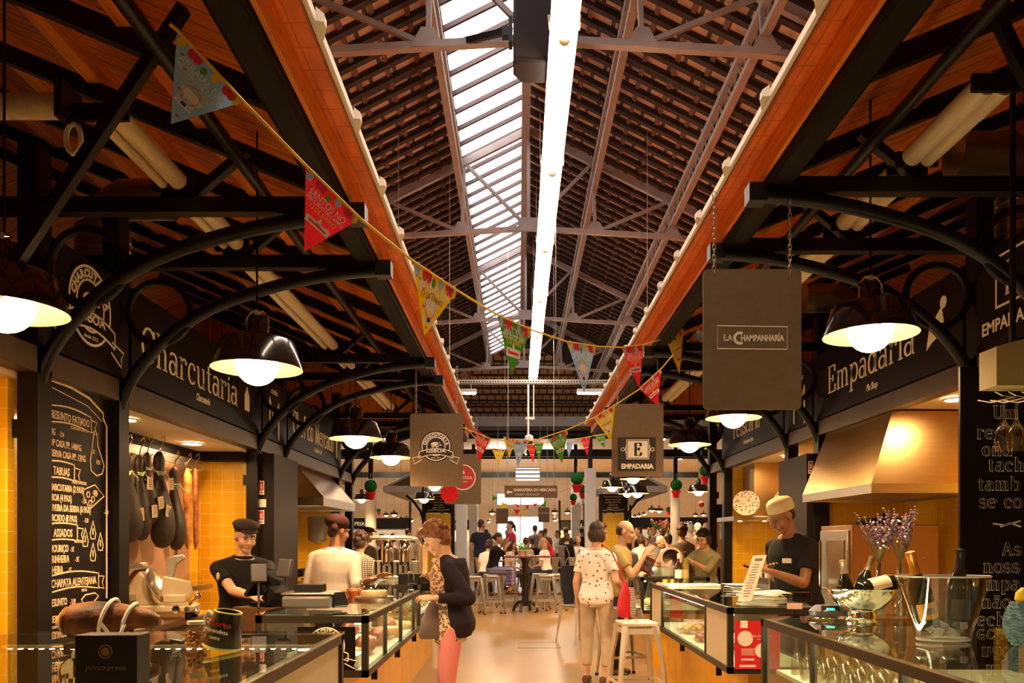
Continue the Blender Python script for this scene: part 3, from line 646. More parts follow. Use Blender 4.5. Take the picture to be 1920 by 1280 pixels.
def mark(side, ya, lab, kind):
    s = -1 if side == 'left' else 1; F = FL if s < 0 else FR; x = -2.36 if s < 0 else 2.71; h0 = .965 if s < 0 else 1.094
    t = thing('emblem_board', lab, 'sign', (x, ya, Z(h0)))
    MB().box((-.03 if s < 0 else -.02, -.33, 0), (.02 if s < 0 else .03, .33, .57)).build('panel', board, t)
    m = MB(F(((.022 if s < 0 else -.022), 0, 0)))
    if kind == 'M':
        m.stroke([(-.14, .05), (-.14, .40)], .03); m.stroke([(.14, .02), (.14, .38)], .03); m.stroke([(-.14, .40), (0, .15), (.14, .38)], .022); text(m, 'cozinha', .085, (0, .44), sx=.8, slant=.3)
    elif kind == 'L': charc_logo(m, (0, .32), .21, 0, 1)
    else:
        m.stroke([(-.13, .22), (.13, .22), (.13, .5), (-.13, .5)], .02, closed=True); serif(m, 'E', .18, (-.055, .27)); text(m, 'EMPADARIA', .1, (0, .09), bold=.002)
    m.build('lettering', [ink, board], t)
mark('left', 7.66, 'narrow black board with a tall white M, left row', 'M'); mark('right', 7.66, 'narrow black board with a tall white M, right row', 'M')
mark('left', 4.37, 'narrow black board with the round pig emblem above the chalk menu', 'L'); mark('right', 4.37, 'narrow black board with a framed letter at the right edge of the picture', 'E')
# ---------------------------------------------------------------- chalk menu board of the charcuterie
t = thing('menu_board', 'tall black chalk menu board listing presunto, tabuas and assados', 'menu board', (-2.40, 4.37, .02))
MB().box((-.02, -.345, 0), (0, .345, 2.34)).build('panel', board, t)
m = MB(FL((.001, 0, .48)))
m.stroke([(.29, .62), (.29, 1.62), (.25, 1.66), (.25, 1.69), (.1, 1.75), (-.08, 1.775), (-.30, 1.78)], .013); m.stroke([(.24, 1.64), (.08, 1.705), (-.28, 1.745)], .004)
def ribbon(y, x0, x1, wv, words, sz):
    n = 8; top = [(x0 + (x1 - x0) * i / n, y + .045 + wv * math.sin(PI * i / n)) for i in range(n + 1)]; bot = [(a, b - .085) for a, b in top]
    m.stroke(top + bot[::-1], .008, closed=True); m.stroke([(x1, y + .03), (x1 + .06, y + .025), (x1 + .04, y - .01), (x1 + .06, y - .045), (x1, y - .035)], .007)
    text(m, words, sz, ((x0 + x1) / 2, y - .025 + wv * .6), sx=.68, bold=.0006)
def line(y, s, sz=.05, price=' - 7,50', x=-.30, sx=.66):
    text(m, s, sz, (x, y), sx=sx, align='LEFT', bold=.0008); text(m, price, sz * .7, (x + sz * sx * .66 * len(s) + .01, y), sx=.6, align='LEFT')
ribbon(1.60, -.30, .12, .02, 'PRESUNTO FATIADO', .06); text(m, 'CORTADO À FACA', .022, (.0, 1.555), sx=.9)
line(1.50, '100G'); line(1.445, 'DOP CASA PP. 140MG'); line(1.39, 'RESERVA CASA PP. 12MG', price=' 10,50')
ribbon(1.318, -.29, -.05, .008, 'TABUAS', .06); text(m, 'PARA DIVIDIR', .026, (.0, 1.262), sx=.9)
for i, s in enumerate(('CHARCUTARIA (2 PAX)', 'LISBOA (4 PAX)', 'OLIVEIRA DA SERRA (6 PAX)', 'MERCADO (8 PAX)')): line(1.215 - .053 * i, s)
ribbon(.995, -.29, -.02, .008, 'ASSADOS', .06); text(m, 'NA HORA', .024, (.0, .943), sx=.9)
for i, s in enumerate(('CHOURIÇO', 'FARINHEIRA', 'ALHEIRA')): line(.895 - .055 * i, s, .055, ' - 5€')
ribbon(.725, -.29, .2, .02, 'CHAPATA ALENTEJANA', .06); text(m, 'MISTA', .022, (.05, .675), sx=.9)
line(.615, 'PRESUNTO', .055, ' - 3,50'); line(.53, 'QUEIJO DA SERRA', .052, ' - 4€'); text(m, 'TOSTADA COM TOMATE', .022, (-.3, .50), sx=.9, align='LEFT'); line(.44, 'PRESUNTO E QUEIJO', .052, ' - 4€'); text(m, 'TOSTADA COM TOMATE', .022, (-.3, .41), sx=.9, align='LEFT')
pig(m, (.02, .335), .2, 0); pig(m, (-.08, .27), .2, 0); text(m, 'N', .04, (-.2, .31), rot=.3); text(m, 'N', .04, (.2, .36), rot=-.3)
m.build('lettering', chalk, t)
m = MB(FL((.001, 0, .48)))
def yy(p): return [(a, .683 + .588 * b) for a, b in p]
ham_ = [(.15, 1.52), (.18, 1.5), (.19, 1.38), (.23, 1.28), (.26, 1.2), (.24, 1.12), (.18, 1.09), (.12, 1.13), (.11, 1.22), (.13, 1.36)]
m.stroke(yy(ham_), .008, closed=True); m.stroke(yy([(.02, .93), (.16, 1.0), (.26, .9), (.1, .76)]), .008, closed=True)
for c in ((.09, .9), (.14, .86), (.17, .92), (.11, .82)): m.ring(yy([c])[0], .016, .006, n=10)
for x, y in ((.06, .56), (.14, .63), (.22, .52), (.14, .42)):
    drop = [(x, y + .02), (x + .03, y - .1), (x + .02, y - .15), (x - .02, y - .15), (x - .03, y - .1)]; m.stroke(yy(drop), .007, closed=True); m.stroke(yy([(x, y - .05), (x, y - .11)]), .010)
m.stroke([(.02, .63), (.06, .655), (.16, .66), (.2, .64), (.15, .61), (.04, .61)], .008, closed=True)
m.build('drawing', chalk, t)
# ---------------------------------------------------------------- the champagne bar's board standing on the right counter
BXL = P(1805, 1177, 3.70); t = thing('chalkboard', 'large black board with white outlined lettering at the right edge', 'menu board', (BXL.x + .5, 3.72, 1.05))
MB().box((-.5, 0, 0), (.5, .02, 1.215)).build('panel', board, t, bevel=.003)
m = MB(FC((-.5, -.001, 0))); px = 3.70 / 1500
for wd, x, y, hh in (('Um', 1866, 783, 34), ('re', 1836, 821, 28), ('ond', 1846, 853, 28), ('tach', 1857, 882, 34), ('tamb', 1838, 918, 34), ('se co', 1841, 951, 29), ('As', 1883, 1040, 34), ('noss', 1848, 1073, 28), ('mpa', 1853, 1106, 29), ('n\u00e3o', 1845, 1140, 29), ('echo', 1837, 1173, 30)):
    sz = (25.5 if wd[0] not in 'UA' else 24) * px
    serif(m, wd, sz, ((x - 1805) * px, (1177 - y) * px), 1.3, .2, .085, .0012, 0, .06, 1)
m.stroke([((1866 - 1805) * px, (1177 - 981) * px), ((1890 - 1805) * px, (1177 - 984) * px), ((1918 - 1805) * px, (1177 - 976) * px)], .007); m.stroke([((1880 - 1805) * px, (1177 - 987) * px), ((1900 - 1805) * px, (1177 - 980) * px), ((1919 - 1805) * px, (1177 - 987) * px)], .008)
m.build('lettering', [ink, board], t)
# ---------------------------------------------------------------- hanging grey stall signs
grey = M('grey_sign_board', (.19, .125, .072), .6, 0, .25, .06, 30)
def hang_sign(x0, x1, y0, y1, Y, label, art, ytop=None):
    a, b = P(x0, y0, Y), P(x1, y1, Y); wd = b.x - a.x; ht = a.z - b.z
    t = thing('hanging_sign', label, 'sign', ((a.x + b.x) / 2, Y, b.z))
    m = MB(FC((0, .006, 0))); r = .025; pl = []
    for cx, cy, a0 in ((wd / 2 - r, r, -90), (wd / 2 - r, ht - r, 0), (-wd / 2 + r, ht - r, 90), (-wd / 2 + r, r, 180)):
        pl += [(cx + r * math.cos(R(a0 + 22.5 * i)), cy + r * math.sin(R(a0 + 22.5 * i))) for i in range(5)]
    m.prism(pl, .012); m.build('board', grey, t)
    m = MB(FC((0, -.0065, 0))); art(m, wd, ht); m.build('lettering', [ink, M('sign_dark_patch', (.03, .022, .018), .6), M('sign_red', (.55, .03, .035), .5)], t)
    zt = Z(1.62 + (.1 if x0 > 972 else 0)) - b.z if ytop is None else ytop
    for s in (-1, 1):
        c = MB(); z = ht - .02; k = 0; X = s * (wd / 2 - .055)
        while z < zt:
            pts = [(.008 * math.cos(q), 0, .017 * math.sin(q)) for q in [2 * PI * i / 10 for i in range(10)]]
            pts = [V((X + p[0], 0, z + p[2])) if k % 2 else V((X, p[0], z + p[2])) for p in pts]; c.tube(pts, .0028, 5, True); z += .026; k += 1
        c.build('chain', galv, t)
    return t
def art_champ(m, wd, ht):
    m.stroke([(-.172, .300), (.172, .297), (.172, .408), (-.172, .413)], .005, closed=True); serif(m, 'LA', .031, (-.143, .339), 1.1, .16, .06)
    m.ring((-.062, .352), .026, .013, n=20, a0=60, a1=300)
    text(m, 'HAMPANHAR\u00cdA', .043, (.049, .338), sx=.70, bold=.0012)
hang_sign(1318, 1502, 505, 768, 3.95, 'largest grey hanging sign, one line of lettering in a white frame', art_champ)
def art_emp(m, wd, ht):
    m.prism([(-.19, .05), (.17, .05), (.17, .37), (-.19, .37)], .001, 1); o = m.M; m.M = o @ Matrix.Translation((0, 0, .001))
    m.stroke([(-.105, .165), (.105, .165), (.105, .345), (-.105, .345)], .008, closed=True); m.prism([(-.095, .175), (.095, .175), (.095, .335), (-.095, .335)], .001, 0)
    m.M = o @ Matrix.Translation((0, 0, .002)); serif(m, 'E', .115, (-.04, .198), 1.15, .2, .07, .002, 1)
    for s in (-1, 1): m.ring((s * .14, .255), .016, .006, n=12); m.stroke([(s * .105, .31), (s * .118, .255), (s * .105, .2)], .006)
    text(m, 'EMPADARIA', .062, (-.005, .075), sx=.9, bold=.003); m.M = o
hang_sign(1147, 1244, 757, 893, 7.55, 'grey hanging sign with a big framed letter E', art_emp)
hang_sign(769, 868, 775, 912, 7.4, 'grey hanging sign with a round pig emblem and ribbon', lambda m, w, h: charc_logo(m, (-.005, .37), .128, 0, 1))
def art_cort(m, wd, ht):
    m.disc((0, .36), .172, .001, 0, 40); o = m.M; m.M = o @ Matrix.Translation((0, 0, .001)); m.disc((0, .36), .158, .001, 2, 40); m.M = o @ Matrix.Translation((0, 0, .002))
    text(m, 'CORTESIA', .055, (.0, .335), sx=1.0); m.prism([(-.01, .40), (.01, .46), (.025, .41)], .001, 0); text(m, 'lisboa', .03, (.03, .295)); m.M = o
hang_sign(834, 902, 851, 945, 10.7, 'grey hanging sign with a red disc, half behind the pig emblem sign', art_cort)
hang_sign(930, 953, 953, 982, 23, 'small far grey sign with red lettering left of the street door', lambda m, w, h: text(m, 'mercado', .09, (0, .2), mi=2), 2.9)
hang_sign(1009, 1030, 951, 979, 23, 'small far grey sign with white lettering right of the street door', lambda m, w, h: text(m, 'ATLANTICO', .06, (0, .25)), 2.9)
a, b = P(946, 910, 14), P(1045, 933, 14)
t = thing('direction_sign', 'wide dark direction sign with a white arrow pointing left', 'sign', ((a.x + b.x) / 2, 14, b.z))
MB().box((a.x - (a.x + b.x) / 2, -.015, 0), (b.x - (a.x + b.x) / 2, .015, a.z - b.z)).build('board', grey, t)
m = MB(FC((0, -.017, 0))); text(m, 'GARRAFEIRA DO MERCADO', .068, (.065, .115), sx=.86, bold=.002); text(m, 'MARKET WINE SHOP', .052, (-.07, .04), sx=.85, slant=.2)
m.prism([(-.44, .10), (-.385, .14), (-.385, .115), (-.325, .115), (-.325, .085), (-.385, .085), (-.385, .06)], .002); m.build('lettering', ink, t)
m = MB()
for s in (-.4, .4): MB().tube([(s, 0, .21), (s, 0, rz((a.x + b.x) / 2 + s) - b.z + .04)], .004, 5).build('suspension_wire', galv, t)
# ---------------------------------------------------------------- enamelled pendant lamps
shade_in = M('shade_white_enamel', (.50, .42, .26), .35, 0, .5, 0); bulb_e = EM('lit_globe', (1, .58, .25), BULB)
shade_out = M('shade_black_enamel', (.016, .011, .009), .18, 0, .6, .05, coat=.5)
def lamp_proto():
    t = thing('pendant_lamp', '', 'lamp', (0, 0, 0), group='black enamel pendant lamps')
    m = MB().lathe([(.228, 0), (.226, .012), (.186, .138), (.174, .150), (.06, .160), (.052, .168), (.046, .255), (.038, .268), (.0, .272)], n=36); m.build('shade', shade_out, t)
    MB().lathe([(.0, .142), (.166, .140), (.18, .13), (.222, .004), (.228, 0)][::-1], n=36).build('shade_lining', shade_in, t)
    m = MB().tube([(-.052, 0, .16), (-.058, 0, .25), (-.03, 0, .295), (.03, 0, .295), (.058, 0, .25), (.052, 0, .16)], .007, 6); m.cbox((0, 0, .28), (.02, .03, .04)); m.build('bail', chrome, t)
    MB().ball((0, 0, .022), (.108, .108, .105), 22, 14).build('globe', bulb_e, t)
    ld = bpy.data.lights.new('bulb_light', 'SPOT'); ld.energy = SPOT; ld.color = (1, .60, .27); ld.spot_size = R(162); ld.spot_blend = .5; ld.shadow_soft_size = .09; lo = bpy.data.objects.new('bulb_light', ld); C.objects.link(lo); lo.location = (0, 0, -.10); lo.parent = t
    return t
LP = lamp_proto(); nlamp = 0
cordm = M('black_cord', (.01, .009, .008), .6, 0, .3, 0); CT = -1
def overhead(x, y): return Z(3.48) if y > 24.2 else Z(3.45) if y > 23.3 else Z(3.7) if y > 21 else (rz(x) + .04 if abs(x - RX) < 3.2 else Z(3.73))
def lamp(x, y, wd, label, ctop, Y=None, tilt=0):
    """x, y: middle of the rim in the photograph; wd: its width"""
    global nlamp
    Y = min(36, .456 * 1500 / wd); p = P(x, y, Y); k = wd * Y / (1500 * .456); k = 1 if k > .97 else k
    if ctop == CT: ctop = overhead(p.x, Y)
    o = LP if nlamp == 0 else dup(LP, p, label=label)
    if nlamp == 0: o.location = p; o['label'] = label
    nlamp += 1
    o.scale = (k, k, k); L = max(.05, (ctop - p.z) / k - .29); MB().tube([(0, 0, .29), (0, 0, .29 + L)], .005, 6).build('cord', cordm, o)
    if tilt: o.rotation_euler = (0, tilt, 0)
    return o
TL, TR = Z(1.85 + .25 - .27), Z(1.95 + .25 - .27)
lamp(8, 583, 220, 'pendant lamp cut by the left edge of the picture', Z(2.2))
lamp(482, 692, 167, 'pendant lamp before the name board over the hams, nearest on the left row', TL + .02)
lamp(667, 823, 99, 'pendant lamp in front of the second left name board', TL); lamp(733, 858, 79, 'pendant lamp just left of the pig emblem sign', TL)
lamp(1632, 629, 170, 'pendant lamp before the name board over the brass hood, nearest on the right row', TR + .03)
lamp(1375, 784, 103, 'pendant lamp directly below the largest grey hanging sign', TR); lamp(1293, 834, 80, 'pendant lamp between the letter E sign and the largest hanging sign', TR)
for x, y, wd, l, c in ((815, 911, 52, 'pendant lamp directly below the pig emblem sign', TL), (795, 936, 39, 'far pendant lamp lower left of the red paper fan', TL), (678, 937, 32, 'far pendant lamp beside the white column of the left row', TL),
    (752, 913, 26, 'smaller far pendant lamp left of the pig emblem sign', CT), (772, 923, 24, 'smaller far pendant lamp below the pig emblem sign, lower of its pair', CT), (1148, 914, 42, 'pendant lamp below the left end of the letter E sign', CT), (1187, 898, 50, 'pendant lamp tucked under the bottom edge of the letter E sign', TR),
    (1213, 909, 28, 'small far pendant lamp right of the one under the letter E sign', CT), (1195, 925, 44, 'pendant lamp lowest below the letter E sign', CT), (1176, 926, 34, 'pendant lamp half behind the lowest one below the letter E sign', CT), (1310, 922, 40, 'pendant lamp near the chalk panel beyond the second right bay', TR),
    (724, 966, 12, 'tiny far pendant lamp on the left, first of a low row', CT), (739, 965, 16, 'far pendant lamp on the left in front of a grey post', CT), (751, 973, 12, 'tiny far pendant lamp on the left, under the letter P', CT), (762, 974, 12, 'tiny far pendant lamp on the left, middle of the low cluster', CT), (771, 976, 12, 'tiny far pendant lamp on the left, end of the low cluster', CT),
    (794, 966, 16, 'far pendant lamp at the left edge of the yellow tile panel', CT), (846, 966, 15, 'far pendant lamp before the yellow tile panel beside the column', CT),
    (1170, 957, 15, 'far pendant lamp beside the right yellow tile panel', CT), (1222, 957, 16, 'far pendant lamp on the right before a grey post', CT), (1236, 958, 17, 'far pendant lamp on the right left of the round white column', CT), (1179, 971, 9, 'tiny far pendant lamp on the right, first of a low row', CT), (1189, 969, 11, 'tiny far pendant lamp on the right, second of a low row', CT),
    (1198, 967, 11, 'tiny far pendant lamp on the right, third of a low row', CT), (1208, 964, 11, 'tiny far pendant lamp on the right, fourth of a low row', CT), (1304, 966, 11, 'far pendant lamp right of the round white column, left of its pair', CT), (1319, 965, 12, 'far pendant lamp right of the round white column, right of its pair', CT),
    (923, 962, 15, 'far pendant lamp left of the small sign with red lettering', CT), (917, 978, 10, 'tiny far pendant lamp under the left small sign', CT), (1040, 961, 15, 'far pendant lamp right of the small sign with white lettering', CT), (1041, 975, 12, 'tiny far pendant lamp under the right small sign', CT), (1064, 961, 14, 'far pendant lamp left of the paired white columns on the right', CT)):
    lamp(x, y, wd, l, c)
# ---------------------------------------------------------------- bunting
FC_ = {'blue': (.30, .58, .98), 'red': (.95, .03, .045), 'yellow': (.98, .68, .015), 'green': (.07, .36, .04)}
def paper_sheet(nm, col):
    m = bpy.data.materials.new(nm); m.use_nodes = True; t = m.node_tree; t.nodes.remove(t.nodes['Principled BSDF'])
    a = nd(t, 'ShaderNodeBsdfDiffuse'); b = nd(t, 'ShaderNodeBsdfTranslucent'); x = nd(t, 'ShaderNodeMixShader'); x.inputs[0].default_value = .4
    for q in (a, b): q.inputs[0].default_value = c4(col)
    t.links.new(a.outputs[0], x.inputs[1]); t.links.new(b.outputs[0], x.inputs[2]); t.links.new(x.outputs[0], t.nodes['Material Output'].inputs[0]); return m
flagm = [paper_sheet('flag_' + k, v) for k, v in FC_.items()]
fmat = {k: m for k, m in zip(FC_, flagm)}
prt = [M('print_' + k, v, .8, 0, .2, 0) for k, v in (('yellow', (.85, .58, .08)), ('pink', (.75, .04, .09)), ('green', (.12, .33, .03)), ('pale_blue', (.42, .52, .75)), ('white', (.85, .8, .78)), ('navy', (.05, .05, .2)))]
ytape = M('yellow_tape', (.80, .50, .06), .6, 0, .3, .05)
def flag(root, A, B, T, col, rich=True):
    """pennant with its base from A to B and its tip at T"""
    A, B, T = V(A), V(B), V(T); u = (B - A); L = u.length; u = u / L; n = u.cross(T - A).normalized(); n = -n if n.y > 0 else n
    v = n.cross(u); ty = (T - A).dot(v); tx = (T - A).dot(u); o = A - root.location
    Mx = Matrix.Translation(o) @ Matrix((u, v, n)).transposed().to_4x4()
    m = MB(Mx); N = 6; m.add([(0, 0, .001), (tx, ty, .001), (L, 0, .001)], [(0, 1, 2)]); f = m.build('flag', fmat[col], root); f['label'] = col + ' paper pennant'
    if not rich: return
    m = MB(Mx @ Matrix.Translation((0, 0, .0017))); s = 1 if ty < 0 else -1; D = abs(ty)
    def at(a, d): # a along the base 0..1, d down towards the tip 0..1
        return (L * a * (1 - d) + tx * d, -s * D * d)
    def dot(a, d, r, mi):
        c = at(a, d); m.disc(c, r * L, .0005, mi, 14, r * L * 1.15)
    seq = [(.08, 3 if col in ('red', 'yellow', 'green') else 0), (.25, 1), (.34, 1), (.46, 2), (.62, 3 if col != 'blue' else 0), (.80, 1), (.88, 1), (.95, 0)]
    for a, mi in seq: dot(a, .07 if a not in (.46,) else .13, .055 if mi not in (2,) else .04, mi if not (col == 'red' and mi == 1) else 4 if a < 0 else 1)
    Wd = L * .62; c = at(.5, .27); text(m, 'SANTOS NO' if col in ('red', 'green') else 'ARRAIAL NO', L * .125, c, mi=4, d=.0005, sx=.9)
    c = at(.5, .335); text(m, 'MERCADO DE CAMPO', L * .07, c, mi=4, d=.0005, sx=.9); c = at(.5, .42); text(m, '12 DE JUNHO' if col in ('red', 'green') else '13 DE JUNHO', L * .085, c, mi=0 if col != 'yellow' else 5, d=.0005, sx=.9)
    c = at(.5, .55); h = L * .13
    if col in ('blue', 'yellow'):
        m.disc((c[0], c[1] + h * .25), L * .15, .0005, 4, 18, h * .42)
        for q in (-.1, -.04, .04, .1): m.stroke([(c[0] + L * q, c[1] + h * .1), (c[0] + L * q, c[1] - h * .9)], L * .018, .0005, 4)
        m.stroke([(c[0] - L * .12, c[1] - h * .55), (c[0] + L * .12, c[1] - h * .55)], L * .02, .0005, 4); m.stroke([(c[0] - L * .12, c[1] - h * .95), (c[0] + L * .12, c[1] - h * .95)], L * .02, .0005, 4)
        m.prism([(c[0] - L * .035, c[1] - h * .9), (c[0] + L * .035, c[1] - h * .9), (c[0] + L * .035, c[1] - h * .6), (c[0] - L * .035, c[1] - h * .6)], .0006, 5); m.ring((c[0], c[1] + h * .25), L * .11, L * .008, .0009, 1, 18)
    else:
        m.prism([(c[0] - L * .2, c[1] - h * .4), (c[0] + L * .2, c[1] - h * .4), (c[0] + L * .2, c[1] + h * .25), (c[0] - L * .2, c[1] + h * .25)], .0005, 4); m.prism([(c[0] - L * .05, c[1]), (c[0] + L * .05, c[1]), (c[0], c[1] + h * .8)], .0005, 4); m.prism([(c[0] - L * .15, c[1] - h * .2), (c[0] + L * .15, c[1] - h * .2), (c[0] + L * .15, c[1]), (c[0] - L * .15, c[1])], .0009, 1)
    for a, d, mi in ((.12, .18, 2), (.2, .3, 1), (.85, .3, 0), (.82, .5, 0), (.2, .55, 1), (.5, .85, 1)):
        c = at(a, d); m.disc(c, .025 * L, .0005, mi, 8, .014 * L)
    m.build('print', prt, f)
def bunting(label, pts, flags, rich=True, w=.012):
    """pts: string in space; flags: (A, B, T, colour)"""
    root = thing('bunting', label, 'bunting', pts[0], group=None)
    MB(Matrix.Translation(-pts[0])).tube(pts, w / 2, 5).build('tape', ytape, root)
    for A, B, T, c in flags: flag(root, A, B, T, c, rich)
    return root
def ZY(i, n, a, b): return 1 / (1 / a + (1 / b - 1 / a) * i / n)
F1 = [((332, 56), (457, 191), (320, 233), 'blue'), ((573, 310), (676, 410), (570, 472), 'red'), ((774, 489), (858, 545), (795, 630), 'yellow'), ((932, 590), (996, 618), (959, 705), 'green'), ((1062, 640), (1117, 649), (1095, 737), 'blue'), ((1165, 651), (1207, 646), (1198, 727), 'red'), ((1248, 633), (1282, 617), (1274, 702), 'yellow'), ((1285, 642), (1322, 606), (1320, 660), 'blue')]
def dep(x, tab):
    for (x0, d0), (x1, d1) in zip(tab, tab[1:]):
        if x <= x1 or (x1, d1) == tab[-1]: f = (x - x0) / (x1 - x0); return 1 / (1 / d0 + (1 / d1 - 1 / d0) * f)
D1 = [(320, 2.5), (460, 2.62), (676, 3.0), (858, 3.9), (996, 4.95), (1117, 5.9), (1207, 6.8), (1282, 7.25), (1330, 7.26)]
st = [(318, 45)]; fl = []
for a, b, tp, c in F1:
    da, db = dep(a[0], D1), dep(b[0], D1); fl.append((P(*a, da), P(*b, db), P(*tp, (da + db) / 2), c)); st += [a, b]
st = st[:-2] + [(1322, 585)]
bunting('nearest string of pennants, blue and red ones high at the left, crossing the whole nave', [P(x, y, dep(x, D1)) for x, y in st], fl)
def flat(label, pix, fl_, d0, d1, x0, x1, rich=True):
    tab = [(x0, d0), (x1, d1)]; D = lambda x: 1 / (1 / d0 + (1 / d1 - 1 / d0) * min(1, max(0, (x - x0) / (x1 - x0))))
    bunting(label, [P(x, y, D(x)) for x, y in pix], [(P(*a, D(a[0])), P(*b, D(b[0])), P(*tp, (D(a[0]) + D(b[0])) / 2), c) for a, b, tp, c in fl_], rich)
flat('second string of pennants, red one at the right eave, dipping to the pig emblem sign', [(865, 800), (920, 822), (960, 829), (1000, 826), (1065, 805), (1113, 783), (1152, 760), (1198, 730), (1241, 690), (1262, 665)],
     [((889, 802), (921, 823), (897, 866), 'red'), ((944, 818), (967, 825), (955, 858), 'yellow'), ((960, 826), (992, 824), (971, 875), 'blue'), ((1028, 823), (1065, 806), (1054, 868), 'green'), ((1113, 783), (1153, 760), (1146, 828), 'yellow'), ((1197, 728), (1240, 690), (1234, 760), 'red')], 9.5, 6.6, 868, 1262)
flat('third string of pennants, low across the nave below the second string', [(865, 790), (905, 838), (945, 843), (1000, 832), (1040, 828), (1085, 822), (1140, 812)],
     [((922, 840), (948, 843), (935, 873), 'yellow'), ((985, 832), (1005, 834), (1000, 868), 'red'), ((1000, 829), (1020, 829), (1010, 862), 'green'), ((1061, 829), (1077, 826), (1066, 858), 'blue'), ((1088, 822), (1107, 818), (1101, 854), 'red'), ((1112, 815), (1136, 812), (1133, 840), 'green')], 11.5, 11, 868, 1140)
flat('small far string of pennants, yellow one left of the wine shop sign, above the tables', [(874, 905), (918, 925), (945, 942), (962, 954), (985, 956), (1005, 952), (1020, 944), (1028, 930), (1098, 905)],
     [((924, 928), (934, 933), (923, 939), 'green'), ((941, 941), (951, 946), (940, 954), 'yellow'), ((963, 954), (976, 955), (969, 966), 'red'), ((984, 955), (993, 955), (989, 963), 'yellow'), ((991, 954), (1000, 953), (996, 965), 'blue'), ((1013, 948), (1024, 938), (1023, 951), 'green')], 22.36, 22.36, 900, 1040, False)
flat('small far string of red pennants just before the street door', [(951, 956), (960, 945), (972, 946), (984, 947), (1000, 947), (1012, 953)], [((966, 944), (974, 947), (971, 953), 'red'), ((985, 947), (992, 947), (989, 958), 'red'), ((1000, 945), (1009, 942), (1003, 951), 'red')], 23.02, 23.02, 900, 1040, False)
# ---------------------------------------------------------------- honeycomb paper lanterns in red pots
pg = M('green_tissue', (.015, .15, .03), .8, 0, .2, .15, 40); pr = M('red_paper', (.62, .015, .02), .7, 0, .2, .05)
def lantern(x, y, r, label, ctop, top=True):
    Y = min(36, .125 * 1500 / r); p = P(x, y, Y); k = min(1, r * Y / (.125 * 1500)); t = thing('paper_lantern', label, 'paper decoration', p - V((0, 0, .25 * k)), group='green paper balls in red pots'); t.scale = (k, k, k)
    if ctop == CT: ctop = overhead(p.x, Y)
    m = MB(); n = 16
    for k in range(n):
        a = 2 * PI * k / n; o = m.M; m.M = Matrix.Translation((0, 0, .25)) @ Matrix.Rotation(a, 4, 'Z') @ Matrix.Rotation(PI / 2, 4, 'X')
        m.prism([(0, -.125)] + [(.125 * math.cos(R(b)), .125 * math.sin(R(b))) for b in range(-80, 81, 16)] + [(0, .125)], .004); m.M = o
    m.ball((0, 0, .25), .112, 32, 16); m.build('honeycomb_ball', pg, t)
    MB().lathe([(.0, -.02), (.06, -.02), (.085, .09), (.1, .09), (.105, .135), (.0, .13)], n=20).build('pot', pr, t)
    MB().tube([(0, 0, .37), (0, 0, max(.5, (ctop - p.z) / k + .25))], .003, 5).build('thread', white, t)
lantern(585, 778, 19, 'paper lantern hanging alone before the second left name board', Z(1.85))
lantern(695, 911, 12, 'paper lantern before the white column of the left row', CT); lantern(1082, 897, 12, 'paper lantern below the green pennant, before the paired columns', CT)
lantern(1268, 909, 11, 'paper lantern on the round white column of the right row', CT); lantern(1324, 882, 12, 'paper lantern close to the second right bay lamp', Z(1.9)); lantern(1075, 932, 7, 'small far paper lantern lower on the paired white columns', CT)
lantern(1092, 917, 8, 'small far paper lantern peeping out between the paired columns', CT); lantern(1254, 955, 5, 'tiny far paper lantern left of the round white column', CT); lantern(710, 957, 4, 'tiny far paper lantern right of the left white column', CT)
p = P(843, 925, 10.3); t = thing('paper_fan', 'bright red round paper fan hanging below the red disc sign', 'paper decoration', p)
m = MB(FC((0, 0, 0))); n = 40
for k in range(n):
    a0, a1 = 2 * PI * k / n, 2 * PI * (k + 1) / n; za, zb = (.0, .02) if k % 2 else (.02, 0)
    m.add([(0, 0, .01), (.115 * math.cos(a0), .115 * math.sin(a0), za), (.115 * math.cos(a1), .115 * math.sin(a1), zb), (0, 0, -.005)], [(0, 1, 2), (3, 2, 1)])
m.build('folded_disc', M('fan_red', (.75, .012, .02), .7), t, smooth=False)
m = MB(FC((0, 0, 0))); m.tube([(0, .115, 0), (0, rz(p.x) - p.z + .03, 0)], .003, 5); m.build('thread', white, t)
p = P(1315, 945, 17); t = thing('paper_ball', 'small red paper ball far right before the orange wall', 'paper decoration', p - V((0, 0, .06))); MB().ball((0, 0, .06), .06, 12, 8).build('ball', pr, t); MB().tube([(0, 0, .12), (0, 0, Z(3.74) - p.z)], .003, 5).build('thread', white, t)
